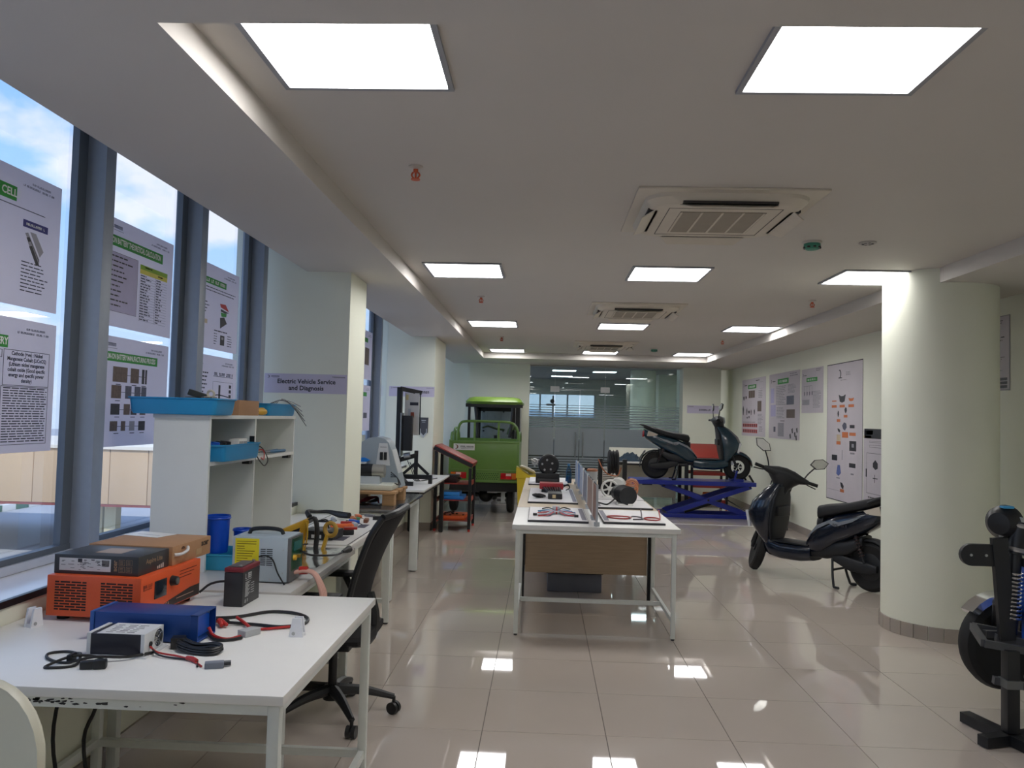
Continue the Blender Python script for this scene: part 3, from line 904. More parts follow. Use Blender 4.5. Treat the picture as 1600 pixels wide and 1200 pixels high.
    p.rect(0.08, 0.84, 0.14, 0.225, 'green', 'heading_band').text('LITHIUM-ION BATTERY MANUFACTURING PROCESS', 0.46, 0.183, 0.036, 'white', 'heading', bold=0.001, width=0.53)
    for (y0, y1, xs) in ((0.27, 0.41, ((0.26, 0.44, 'photo'), (0.48, 0.59, 'photo'), (0.63, 0.665, 'photo3'), (0.675, 0.70, 'photo3'))),
                         (0.44, 0.56, ((0.25, 0.37, 'photo'), (0.42, 0.50, 'photo2'), (0.54, 0.62, 'photo2'), (0.63, 0.70, 'photo2'))),
                         (0.61, 0.71, ((0.25, 0.36, 'photo3'), (0.41, 0.49, 'photo'), (0.50, 0.58, 'photo3'), (0.62, 0.70, 'photo'))),
                         (0.77, 0.86, ((0.25, 0.34, 'photo'), (0.385, 0.44, 'photo'), (0.49, 0.56, 'grey'), (0.61, 0.70, 'photo3')))):
        for k, (a, b, c) in enumerate(xs):
            p.rect(a, b, y0, y1, c, 'photo')
            if k: p.rect(xs[k - 1][1], a, (y0 + y1) / 2, (y0 + y1) / 2 + 0.005)
        for a in (0.3, 0.5, 0.63): p.rect(a, a + 0.06, y1 + 0.018, y1 + 0.025)
    p.done()
    # third bay
    p = sh(5.345, 1.905, 2.43, 'upper window poster in the third pane, with a red and dark cell drawing'); head(p)
    p.rect(0.2, 0.72, 0.16, 0.235, 'green', 'heading_band').scrib(0.46, 0.197, 0.36, 0.02, 'white', 'heading', 18, 7)
    p.lines(0.1, 0.93, 0.27, 0.34, 2, seed=21, fill=0.3, rag=0.05)
    p.poly([(0.60, 0.43), (0.72, 0.42), (0.80, 0.50), (0.62, 0.47)], 'redp').poly([(0.62, 0.49), (0.80, 0.51), (0.72, 0.53), (0.62, 0.52)], 'photo3')
    p.poly([(0.62, 0.53), (0.75, 0.53), (0.74, 0.57), (0.64, 0.58)], 'green').poly([(0.61, 0.6), (0.70, 0.58), (0.76, 0.65), (0.62, 0.73)], 'photo3')
    p.rect(0.63, 0.72, 0.81, 0.93, 'photo3', 'picture').rect(0.655, 0.70, 0.83, 0.86, 'grey', 'picture', 0.0002)
    for a, b in ((0.3, 0.66), (0.24, 0.78)): p.rect(a, a + 0.06, b, b + 0.05, 'tan', 'picture')
    p.lines(0.5, 0.9, 0.76, 0.79, 1, seed=23); p.lines(0.18, 0.4, 0.45, 0.6, 4, seed=24, fill=0.3); p.lines(0.78, 0.88, 0.8, 0.95, 5, seed=25, fill=0.3); p.lines(0.5, 0.58, 0.8, 0.95, 5, seed=26, fill=0.3)
    p.done()
    p = sh(5.36, 1.335, 1.865, 'lower window poster in the third pane, half hidden by the blue tray'); head(p)
    p.scrib(0.72, 0.21, 0.3, 0.02, n=16, seed=8)
    p.rect(0.5, 0.92, 0.235, 0.24); p.frame(0.5, 0.92, 0.3, 0.8, 0.003)
    p.rect(0.62, 0.66, 0.34, 0.56, 'photo3', 'picture')
    for k in range(4): p.rect(0.84, 0.89, 0.33 + k * 0.06, 0.37 + k * 0.06, 'photo3', 'picture')
    p.rect(0.68, 0.72, 0.6, 0.64, 'tan', 'picture'); p.lines(0.12, 0.4, 0.2, 0.6, 9, seed=31, fill=0.35)
    p.done()
    # window two
    p = sh(9.60, 1.93, 2.50, 'upper poster on the window pane between the two wall pillars'); head(p)
    p.rect(0.1, 0.7, 0.15, 0.24, 'green', 'heading_band'); p.rect(0.5, 0.8, 0.35, 0.7, 'photo', 'photo'); p.done()
    p = sh(9.58, 1.33, 1.86, 'lower poster on the window pane between the two wall pillars'); head(p)
    p.rect(0.1, 0.75, 0.15, 0.24, 'green', 'heading_band'); p.rect(0.55, 0.8, 0.6, 0.72, 'photo2', 'photo'); p.lines(0.1, 0.5, 0.3, 0.8, 9, seed=33); p.done()
window_posters()

def wall_signs():
    # sign on the near pillar
    p = Sheet('wall_sign', 'lilac sign reading Electric Vehicle Service and Diagnosis on the near pillar', 'sign', (-2.10, 5.964, 1.668), (1, 0, 0), (0, 0, 1), 0.625, 0.145, P_SIGN)
    p.crescent(0.045, 0.16, 0.011); p.rect(0.08, 0.18, 0.13, 0.165).rect(0.1, 0.18, 0.2, 0.215, 'grey'); p.rect(0.82, 0.98, 0.11, 0.135).rect(0.84, 0.98, 0.16, 0.18, 'grey')
    p.text('Electric Vehicle Service', 0.51, 0.40, 0.047, bold=0.0012, width=0.44); p.text('and Diagnosis', 0.51, 0.74, 0.047, bold=0.0012, width=0.265)
    p.done()
    p = Sheet('wall_sign', 'lilac sign on the second pillar behind the black test frame', 'sign', (-2.08, 10.748, 1.776), (1, 0, 0), (0, 0, 1), 0.612, 0.136, P_SIGN)
    p.crescent(0.045, 0.16, 0.010); p.rect(0.08, 0.18, 0.13, 0.165); p.rect(0.82, 0.98, 0.11, 0.135)
    p.scrib(0.72, 0.55, 0.26, 0.03, n=10, seed=12); p.done()
    p = Sheet('wall_sign', 'lilac sign on the pier behind the scooter on the lift', 'sign', (2.785, 15.748, 1.707), (1, 0, 0), (0, 0, 1), 0.61, 0.152, P_SIGN)
    p.crescent(0.045, 0.16, 0.010); p.rect(0.08, 0.2, 0.13, 0.165); p.rect(0.8, 0.98, 0.11, 0.135); p.scrib(0.56, 0.55, 0.22, 0.036, n=8, seed=13); p.done()
    # right wall posters (seen from inside, reading towards the camera)
    UX, UY = (0, -1, 0), (0, 0, 1)
    def sh(y0, y1, z0, z1, lab, nm='wall_poster', x=3.677): return Sheet(nm, lab, 'poster', (x, y0, z0), UX, UY, y0 - y1, z1 - z0, P_LIL, group='posters on the long wall')
    p = sh(15.08, 13.50, 1.315, 2.328, 'wall poster nearest the glass partition, with red part drawings along its foot')
    p.crescent(0.07, 0.1, 0.03); p.rect(0.12, 0.22, 0.1, 0.112); p.rect(0.6, 0.75, 0.04, 0.05)
    p.rect(0.27, 0.62, 0.105, 0.175, 'green', 'heading_band').scrib(0.445, 0.14, 0.42, 0.035, 'white', 'heading', 10, 14)
    for k in range(3): p.rect(0.30 + 0.09 * k, 0.385 + 0.09 * k, 0.21, 0.335, 'photo', 'photo')
    p.rect(0.68, 0.84, 0.40, 0.575, 'photo', 'photo'); p.frame(0.76, 0.9, 0.08, 0.19, 0.003, 'grey'); p.lines(0.72, 0.9, 0.22, 0.36, 5, 'grey', seed=41); p.lines(0.7, 0.9, 0.62, 0.8, 8, 'grey', seed=42)
    for a, b, w, h in ((0.05, 0.29, 0.07, 0.08), (0.15, 0.29, 0.07, 0.06), (0.03, 0.46, 0.06, 0.18), (0.2, 0.50, 0.05, 0.14), (0.28, 0.55, 0.09, 0.06), (0.4, 0.53, 0.04, 0.11), (0.53, 0.53, 0.05, 0.1), (0.22, 0.66, 0.05, 0.04), (0.30, 0.645, 0.05, 0.05)):
        p.poly([(a, b + h * 0.3), (a + w * 0.5, b), (a + w, b + h * 0.4), (a + w * 0.7, b + h), (a + w * 0.2, b + h * 0.9)], 'photo3')
    for k in range(2):
        for j in range(8): p.rect(0.05 + j * 0.08, 0.12 + j * 0.08, 0.785 + k * 0.1, 0.845 + k * 0.1, 'redp', 'picture'); p.rect(0.065 + j * 0.08, 0.1 + j * 0.08, 0.80 + k * 0.1, 0.83 + k * 0.1, 'photo3', 'picture', 0.0003)
    p.lines(0.05, 0.6, 0.755, 0.77, 1, seed=43); p.lines(0.75, 0.9, 0.83, 0.93, 3, 'grey', seed=44)
    p.done()
    p = sh(13.29, 11.72, 1.309, 2.331, 'middle wall poster, filled with grey tables and two dark photos')
    p.crescent(0.07, 0.11, 0.03); p.rect(0.12, 0.22, 0.11, 0.122); p.lines(0.7, 0.95, 0.03, 0.09, 2, 'grey', seed=50)
    p.rect(0.3, 0.66, 0.09, 0.17, 'green', 'heading_band').scrib(0.48, 0.13, 0.42, 0.035, 'white', 'heading', 12, 15)
    p.rect(0.06, 0.18, 0.22, 0.45, 'lav', 'table').rect(0.06, 0.24, 0.48, 0.66, 'lav', 'table').rect(0.32, 0.52, 0.76, 0.965, 'grey', 'table')
    p.rect(0.60, 0.83, 0.36, 0.49, 'photo2', 'photo').rect(0.60, 0.86, 0.56, 0.685, 'photo', 'photo')
    p.lines(0.25, 0.6, 0.2, 0.5, 12, 'grey', seed=51); p.lines(0.64, 0.9, 0.19, 0.33, 8, 'grey', seed=52); p.lines(0.27, 0.55, 0.52, 0.7, 8, 'grey', seed=53); p.rect(0.4, 0.54, 0.725, 0.735)
    p.rect(0.17, 0.24, 0.82, 0.9, 'photo2', 'picture')
    for a, b in ((0.7, 0.93), (0.76, 0.85), (0.84, 0.9), (0.9, 0.84), (0.88, 0.95)): p.poly([(a, b), (a + 0.04, b - 0.02), (a + 0.05, b + 0.05), (a + 0.02, b + 0.06)], 'photo3')
    p.done()
    p = sh(11.64, 10.75, 1.70, 2.315, 'shortest wall poster beside the tall banner, with faint line diagrams')
    p.crescent(0.07, 0.14, 0.02); p.rect(0.12, 0.24, 0.14, 0.155); p.lines(0.68, 0.95, 0.03, 0.10, 2, 'ink', seed=60, fill=0.25)
    p.rect(0.24, 0.74, 0.21, 0.30, 'green', 'heading_band').scrib(0.49, 0.255, 0.36, 0.025, 'white', 'heading', 13, 16)
    for k in range(4): p.rect(0.14 + k * 0.12, 0.147 + k * 0.12, 0.4, 0.63); p.rect(0.13 + k * 0.12, 0.17 + k * 0.12, 0.52, 0.6, 'photo2', 'picture')
    p.rect(0.1, 0.5, 0.39, 0.395); p.rect(0.04, 0.38, 0.7, 0.82, 'grey', 'table'); p.lines(0.55, 0.95, 0.52, 0.9, 14, 'grey', seed=61)
    p.done()
    # tall banner
    p = sh(10.60, 9.43, 0.60, 2.312, 'tall lilac banner with orange captioned part drawings on the long wall', 'wall_banner')
    p.frame(0, 1, 0, 1, 0.006, 'ink', 'border'); p.crescent(0.37, 0.08, 0.055)
    p.rect(0.34, 0.44, 0.105, 0.112); p.lines(0.55, 0.72, 0.07, 0.1, 3, 'grey', seed=70); p.lines(0.4, 0.6, 0.125, 0.13, 1, 'ink', seed=71)
    def part_(x, y, w, h, c='photo3'):
        sh_ = (((-.5, -.5), (-.15, -.3), (.15, -.3), (.5, -.5), (.35, .35), (0, .5), (-.35, .35)), ((-.5, -.1), (-.1, -.5), (.4, -.35), (.5, .1), (.1, .5), (-.3, .3)), ((-.4, -.5), (.1, -.4), (.45, .0), (.3, .5), (.0, .35), (-.25, .1)), ((-.5, -.2), (.5, -.2), (.5, .2), (-.5, .2)), ((-.2, -.5), (.3, -.5), (.5, .2), (.0, .5), (-.45, .3)))[int(x * 37 + y * 91) % 5]
        p.poly([(x + a * w, y + b * h) for a, b in sh_], c)
    def cap(x, y, w=0.15, h=0.019): p.rect(x - w / 2, x + w / 2, y - h / 2, y + h / 2, 'or', 'caption')
    part_(0.45, 0.26, 0.2, 0.06); part_(0.22, 0.275, 0.13, 0.02, 'or'); part_(0.7, 0.27, 0.15, 0.025, 'or')
    for x in (0.22, 0.45, 0.7): cap(x, 0.314)
    part_(0.34, 0.37, 0.05, 0.05); part_(0.55, 0.345, 0.07, 0.045); cap(0.55, 0.387, 0.1); cap(0.35, 0.418, 0.1)
    part_(0.52, 0.46, 0.13, 0.06, 'photo2'); part_(0.73, 0.46, 0.13, 0.055); cap(0.54, 0.52, 0.17, 0.04); cap(0.74, 0.513, 0.17, 0.022)
    part_(0.36, 0.49, 0.1, 0.03); p.rect(0.3, 0.41, 0.52, 0.57, 'tan', 'picture'); cap(0.355, 0.58, 0.12, 0.024)
    p.rect(0.66, 0.84, 0.56, 0.63, 'photo3', 'picture').rect(0.72, 0.78, 0.58, 0.605, 'grey', 'picture', 0.0003)
    part_(0.36, 0.78, 0.14, 0.08, 'bl'); part_(0.74, 0.73, 0.17, 0.075, 'photo3'); p.rect(0.16, 0.32, 0.67, 0.71, 'photo3', 'picture')
    p.rect(0.455, 0.47, 0.63, 0.70, 'grey'); p.rect(0.68, 0.8, 0.64, 0.652, 'grey'); p.rect(0.7, 0.78, 0.785, 0.795, 'grey'); p.rect(0.3, 0.4, 0.83, 0.838, 'grey')
    part_(0.46, 0.885, 0.12, 0.05); cap(0.465, 0.92, 0.11, 0.022); p.rect(0.02, 0.5, 0.925, 0.927, 'grey')
    p.done()
    p = sh(9.40, 8.30, 0.60, 1.505, 'wall poster with black band and circuit drawings partly behind the round column')
    p.rect(0.02, 0.98, 0.0, 0.12, 'photo3', 'heading_band'); p.rect(0.03, 0.24, 0.02, 0.075, 'white', 'logo_box'); p.crescent(0.06, 0.048, 0.015); p.rect(0.09, 0.22, 0.044, 0.052); p.rect(0.0, 0.2, 0.085, 0.115, 'tan', 'picture')
    p.frame(0.08, 0.5, 0.3, 0.8, 0.004); p.frame(0.15, 0.9, 0.15, 0.17, 0.003); p.frame(0.15, 0.8, 0.2, 0.23, 0.003)
    p.poly([(0.24, 0.42), (0.3, 0.38), (0.36, 0.42), (0.36, 0.48), (0.3, 0.5), (0.24, 0.47)], 'photo3'); p.rect(0.24, 0.36, 0.6, 0.61).rect(0.28, 0.29, 0.56, 0.66).rect(0.06, 0.09, 0.5, 0.6, 'photo3', 'picture')
    p.lines(0.12, 0.4, 0.84, 0.9, 2, seed=81)
    p.done()
    p = sh(7.7, 6.50, 1.845, 2.447, 'narrow visible poster on the wall between the round column and the frame edge')
    p.frame(0, 1, 0, 1, 0.01, 'grey', 'border'); p.lines(0.5, 0.95, 0.06, 0.12, 2, seed=90, fill=0.3); p.lines(0.5, 0.95, 0.28, 0.36, 2, seed=91, fill=0.35); p.lines(0.5, 0.95, 0.45, 0.8, 14, 'grey', seed=92)
    for k in range(3): p.rect(0.55, 0.97, 0.83 + k * 0.05, 0.868 + k * 0.05, 'photo3', 'table')
    p.done()
wall_signs()
# ---------------------------------------------------------------- tables and benches
def mbw(root):
    """a mesh collector that takes room coordinates and stores them relative to the thing"""
    b = MB()
    b.T = (Matrix.Translation(root.location) @ Matrix.Rotation(root.rotation_euler.z, 4, 'Z')).inverted()
    return b
def rx(a): return Euler((a, 0, 0))
def rotz(a): return Euler((0, 0, a))

def table(name, label, x0, x1, y0, y1, z, topm, legm, th=0.028, leg=0.032, inset=0.02, rail=None, beam=0.03, cat='table', edge=None):
    t = thing(name, label, cat, ((x0 + x1) / 2, (y0 + y1) / 2, 0))
    tp = mbw(t).box(x0, x1, y0, y1, z - th, z, 0.003).build('table_top', topm, t)
    i = inset; a0, a1, b0, b1 = x0 + i, x1 - i, y0 + i, y1 - i; zt = z - th
    for lx in (a0, a1 - leg):
        for ly in (b0, b1 - leg):
            lg = mbw(t).box(lx, lx + leg, ly, ly + leg, 0.012, zt, 0.002).build('leg', legm, t)
            mbw(t).cyl((lx + leg / 2, ly + leg / 2, 0), (lx + leg / 2, ly + leg / 2, 0.014), leg * 0.42, seg=10).build('foot', BLACK, lg)
    for (p0, p1, q0, q1) in ((a0 + leg, a1 - leg, b0, b0 + leg), (a0 + leg, a1 - leg, b1 - leg, b1), (a0, a0 + leg, b0 + leg, b1 - leg), (a1 - leg, a1, b0 + leg, b1 - leg)):
        mbw(t).box(p0, p1, q0, q1, zt - beam, zt).build('apron_beam', legm, t)
    for r in rail or ():
        d, zr = r
        h = 0.03
        if d == 'far': mbw(t).box(a0 + leg, a1 - leg, b1 - leg + 0.004, b1 - 0.004, zr, zr + h).build('rail', legm, t)
        if d == 'near': mbw(t).box(a0 + leg, a1 - leg, b0 + 0.004, b0 + leg - 0.004, zr, zr + h).build('rail', legm, t)
        if d == 'sides':
            for lx in (a0 + 0.004, a1 - leg + 0.004): mbw(t).box(lx, lx + leg - 0.008, b0 + leg, b1 - leg, zr, zr + h).build('rail', legm, t)
        if d == 'mid': mbw(t).box(a0 + leg, a1 - leg, (b0 + b1) / 2 - 0.012, (b0 + b1) / 2 + 0.012, zr, zr + h).build('rail', legm, t)
    return t

Z1 = 0.775
def near_table():
    t = table('work_table', 'white work table with chipped white steel frame carrying the orange inverter', XL + 0.008, -0.665, 2.125, 3.295, Z1, WHITE, WSTEEL, th=0.026, rail=(('far', 0.15), ('sides', 0.15)), inset=0.014)
    ch = mat('chipped_paint', (44, 44, 46), 0.7)
    rng = random.Random(3); mb = mbw(t)
    for k in range(34):
        x = -1.36 + rng.random() * (0.13 if k % 3 else 0.5); z = 0.726 + rng.random() * 0.018
        w = 0.002 + rng.random() * 0.010
        n = 6; p = [(w * math.cos(6.28 * i / n) * (0.5 + rng.random()), 0.35 * w * math.sin(6.28 * i / n) * (0.4 + rng.random())) for i in range(n)]
        mb.add([(x + a, 2.1384, z + b) for a, b in p], [tuple(range(n))])
    o = mb.build('paint_chips', ch, t); o['kind'] = 'stuff'
near_table()
T2 = table('work_table', 'grey edged work table under the white shelf unit', XL + 0.008, -1.03, 3.335, 4.49, Z1, mat('scuffed_top', (190, 189, 186), 0.22, var=0.06, scale=5), WSTEEL, th=0.03, leg=0.04, rail=(('far', 0.15),))
T3 = table('work_table', 'white work table with scattered tools against the near pillar', XL + 0.008, -1.075, 4.50, 5.945, Z1, WHITE, WSTEEL, th=0.03, leg=0.045, rail=(('far', 0.15),))
B3 = table('steel_bench', 'dark steel topped bench carrying the grey training machine', XL + 0.01, -1.175, 6.515, 7.98, 0.745, mat('dark_steel_top', (112, 112, 114), 0.18, 0.75, var=0.12, scale=7), WSTEEL, th=0.022, leg=0.075, cat='bench', inset=0.03, beam=0.05)
B4 = table('work_bench', 'white topped bench with black legs beside the red stand', XL + 0.01, -1.225, 8.40, 10.69, 0.745, WHITE, BLACKM, th=0.022, leg=0.055, cat='bench', inset=0.06, beam=0.06)

# ---------------------------------------------------------------- things on the near table
def slotted_face(mb, o, ux, uz, w, h, rows, slots, gap, sh, seed):
    """staggered slots as thin dark inserts"""
    o, ux, uz = Vector(o), Vector(ux), Vector(uz)
    n = ux.cross(uz).normalized()
    for r in range(rows):
        z = h * (r + 0.5) / rows
        off = 0.0 if r % 2 else w / slots / 2
        x = 0.0; seg = w / slots
        edges = [0.0]
        e = off if off > 0 else seg
        while e < w - 1e-6: edges.append(e); e += seg
        edges.append(w)
        for a, b in zip(edges[:-1], edges[1:]):
            if b - a < gap * 1.5: continue
            p = o + ux * ((a + b) / 2) + uz * z
            hw = (b - a - gap) / 2
            mb.add([p - ux * hw - uz * sh / 2, p + ux * hw - uz * sh / 2, p + ux * hw + uz * sh / 2, p - ux * hw + uz * sh / 2,
                    p - ux * hw - uz * sh / 2 - n * 0.002, p + ux * hw - uz * sh / 2 - n * 0.002, p + ux * hw + uz * sh / 2 - n * 0.002, p - ux * hw + uz * sh / 2 - n * 0.002],
                   [(0, 1, 2, 3), (0, 4, 5, 1), (1, 5, 6, 2), (2, 6, 7, 3), (3, 7, 4, 0)])

def inverter():
    om = mat('orange_powder_coat', (214, 84, 38), 0.42, var=0.03, scale=200, bump=0.01)
    w, d, h = 0.348, 0.425, 0.142
    t = thing('inverter', 'large orange metal inverter with slotted vents, knob and small screen', 'inverter', (-1.538, 2.985, Z1), -0.06)
    z0 = 0.016
    body = MB().box(-w / 2, w / 2, -d / 2, d / 2, z0, z0 + h, 0.004).build('case', om, t)
    for sx in (-1, 1):
        for sy in (-1, 1):
            MB().cyl((sx * (w / 2 - 0.04), sy * (d / 2 - 0.04), 0), (sx * (w / 2 - 0.04), sy * (d / 2 - 0.04), z0 + 0.002), 0.02, 0.022, 14).build('rubber_foot', RUBBER, t)
    dk = mat('vent_dark', (34, 20, 16), 0.7)
    for k, x0 in enumerate((-w / 2 + 0.028, 0.024)):
        mb = MB(); slotted_face(mb, (x0, -d / 2 - 0.0005, z0 + 0.02), (1, 0, 0), (0, 0, 1), 0.122, 0.104, 11, 3, 0.005, 0.0055, k)
        mb.build('vent_slots', dk, t)
    x = w / 2 + 0.0006
    MB().box(w / 2 - 0.004, w / 2 + 0.003, -0.125, -0.045, z0 + 0.052, z0 + 0.115, 0.001).build('screen', mat('inverter_screen', (34, 40, 48), 0.12), t)
    kb = MB().cyl((w / 2, -0.005, z0 + 0.096), (w / 2 + 0.022, -0.005, z0 + 0.096), 0.019, 0.016, 20).build('knob', BLACK, t)
    MB().cyl((w / 2 + 0.0215, -0.005, z0 + 0.096), (w / 2 + 0.024, -0.005, z0 + 0.096), 0.012, seg=16).build('knob_cap', STEEL, kb)
    MB().add([(x, -d / 2 + 0.05, z0 + 0.004), (x, d / 2 - 0.004, z0 + 0.004), (x, d / 2 - 0.004, z0 + 0.045), (x, d / 2 - 0.08, z0 + 0.045), (x, -0.02, z0 + 0.028)], [(0, 1, 2, 3, 4)]).build('dark_panel', mat('dark_label', (46, 34, 32), 0.5), t)
    mb = MB(); scribble(mb, (x, -0.165, z0 + 0.108), (0, 1, 0), (0, 0, 1), 0.05, 0.011, 4, 8); scribble(mb, (x, -0.165, z0 + 0.097), (0, 1, 0), (0, 0, 1), 0.05, 0.005, 5, 14); mb.box(x, x + 0.0004, -0.198, -0.193, z0 + 0.094, z0 + 0.114)
    for k in range(3): mb.box(x, x + 0.0004, 0.05, 0.18 - 0.02 * k, z0 + 0.118 - 0.012 * k, z0 + 0.121 - 0.012 * k)
    mb.build('lettering', mat('dark_red_ink', (96, 30, 20), 0.6), t)
    mb = MB(); add_text(mb, 'C E', (x + 0.0005, -0.035, z0 + 0.016), (0, 1, 0), (0, 0, 1), 0.018); 
    mb.box(x + 0.0004, x + 0.0008, 0.03, 0.16, z0 + 0.022, z0 + 0.024); mb.build('ce_mark', mat('cream_ink', (206, 170, 150), 0.6), t)
inverter()

def cartons():
    z0 = Z1 + 0.016 + 0.142
    bk = mat('black_carton', (50, 51, 54), 0.4, var=0.03); br = mat('brown_carton', (166, 126, 92), 0.75, var=0.03, scale=60)
    t = thing('laptop_carton', 'black printed laptop carton with white barcode label on the orange inverter', 'box', (-1.556, 2.905, z0), -0.06)
    w, d, h = 0.315, 0.205, 0.068
    MB().box(-w / 2, w / 2, -d / 2, d / 2, 0, h, 0.003).build('carton', bk, t)
    y = -d / 2 - 0.0006
    MB().add([(-w / 2 + 0.02, y, 0.012), (0.055, y, 0.012), (0.055, y, 0.056), (-w / 2 + 0.02, y, 0.056)], [(0, 1, 2, 3)]).build('barcode_label', mat('white_label', (206, 208, 210), 0.5), t)
    rng = random.Random(1); mb = MB(); y2 = y - 0.0003
    for k in range(34):
        r = rng.random(); a = -w / 2 + 0.026 + rng.random() * 0.16; z = 0.014 + rng.random() * 0.038
        mb.box(a, a + 0.004 + 0.018 * rng.random(), y2 - 0.0002, y2, z, z + 0.0016)
    for k in range(20): mb.box(0.022 + 0.0014 * k, 0.0226 + 0.0014 * k, y2 - 0.0002, y2, 0.03, 0.052)
    mb.box(-0.068, -0.052, y2 - 0.0002, y2, 0.042, 0.055)
    mb.build('label_print', INK, t)
    gold = mat('bronze_ink', (150, 122, 94), 0.4)
    mb = MB(); add_text(mb, 'acer', (0.071, y, 0.034), (0, 0, 1), (-1, 0, 0), 0.022, bold=0.0006)
    for i in range(2):
        for j in range(2):
            a, b = 0.085 + i * 0.027, 0.012 + j * 0.024
            mb.box(a, a + 0.022, y - 0.0002, y, b, b + 0.001); mb.box(a, a + 0.022, y - 0.0002, y, b + 0.019, b + 0.02); mb.box(a, a + 0.001, y - 0.0002, y, b, b + 0.02); mb.box(a + 0.021, a + 0.022, y - 0.0002, y, b, b + 0.02)
            for q in range(3): mb.box(a + 0.004, a + 0.016, y - 0.0002, y, b + 0.004 + q * 0.005, b + 0.0055 + q * 0.005)
    mb.build('side_print', gold, t)
    x = w / 2 + 0.0005
    mb = MB(); add_text(mb, 'Aspire Lite', (x, 0.0, 0.043), (0, 1, 0), (0, 0, 1), 0.024, bold=0.0004, width=0.11); mb.build('product_lettering', gold, t)
    mb = MB()
    for k in range(4): mb.box(x, x + 0.0003, 0.02 + k * 0.012, 0.028 + k * 0.012, 0.006, 0.016 + 0.002 * k)
    mb.build('icons', mat('pale_ink', (180, 180, 176), 0.5), t)
    MB().add([(-0.04, -0.05, h + 0.0005), (0.06, -0.05, h + 0.0005), (0.06, 0.05, h + 0.0005), (-0.04, 0.05, h + 0.0005)], [(0, 1, 2, 3)]).build('top_patch', gold, t)
    # brown carton behind
    t = thing('laptop_carton', 'brown cardboard laptop carton with plastic handle behind the black one', 'box', (-1.540, 3.165, z0), -0.06)
    w, d, h = 0.335, 0.305, 0.072
    MB().box(-w / 2, w / 2, -d / 2, d / 2, 0, h, 0.003).build('carton', br, t)
    x = w / 2
    MB().tube([(x, -0.14, 0.04), (x + 0.014, -0.11, 0.040), (x + 0.016, -0.07, 0.048), (x + 0.004, -0.045, 0.056)], 0.006, 8).build('carry_handle', mat('clear_plastic_handle', (206, 204, 204), 0.3), t)
    MB().prism([(0.014 * math.cos(a), 0.011 * math.sin(a)) for a in [i * math.pi / 10 for i in range(11)]], (x + 0.0005, -0.075, 0.053), (0, 1, 0), (0, 0, 1), 0.0004).build('handle_hole', mat('carton_dark', (90, 62, 42), 0.8), t)
    mb = MB(); add_text(mb, 'acer', (x + 0.0008, 0.10, 0.052), (0, 1, 0), (0, 0, 1), 0.034, bold=0.0012); mb.build('lettering', mat('brown_ink', (56, 40, 32), 0.6), t)
    MB().box(x, x + 0.0006, 0.03, 0.075, 0.012, 0.035).build('sticker', mat('tan_sticker', (176, 144, 106), 0.6), t)
    s = thing('paper_sheet', 'white sheet of paper lying on the brown carton', 'paper', (-1.60, 3.27, z0 + 0.0725), -0.3)
    MB().box(-0.10, 0.08, -0.05, 0.06, 0, 0.001).build('sheet', P_SIGN if False else WHITE, s)
    MB().box(-0.06, 0.05, -0.01, 0.0, 0.001, 0.0013).build('print', mat('faint_ink', (190, 190, 196), 0.6), s)
cartons()

def charger():
    bm = mat('blue_anodised', (28, 66, 134), 0.35, 0.25, var=0.03)
    t = thing('battery_charger', 'long dark blue metal charger box with open socket end', 'charger', (-1.27, 2.635, Z1), -0.03)
    w, d, h = 0.345, 0.135, 0.09
    MB().box(-w / 2 + 0.014, w / 2 - 0.012, -d / 2, d / 2, 0.003, h, 0.002).build('case', bm, t)
    MB().box(-w / 2, -w / 2 + 0.013, -d / 2 - 0.003, d / 2 + 0.003, 0, h + 0.002, 0.002).build('end_cap', mat('blue_cap', (40, 82, 150), 0.4), t)
    mb = MB()
    for (a, b, c, e) in ((-d / 2, -d / 2 + 0.004, 0.003, h), (d / 2 - 0.004, d / 2, 0.003, h), (-d / 2, d / 2, 0.003, 0.007), (-d / 2, d / 2, h - 0.004, h)):
        mb.box(w / 2 - 0.012, w / 2 + 0.012, a, b, c, e)
    mb.build('end_rim', bm, t)
    MB().box(w / 2 - 0.012, w / 2 - 0.008, -d / 2 + 0.006, d / 2 - 0.006, 0.01, h - 0.006).build('socket_plate', mat('bright_blue_plate', (24, 84, 190), 0.4), t)
    mb = MB()
    for yy, zz in ((-0.05, 0.075), (-0.05, 0.02), (0.05, 0.02), (0.05, 0.075)): mb.cyl((w / 2 - 0.009, yy, zz), (w / 2 - 0.004, yy, zz), 0.004, seg=8)
    mb.build('screws', STEEL, t)
charger()

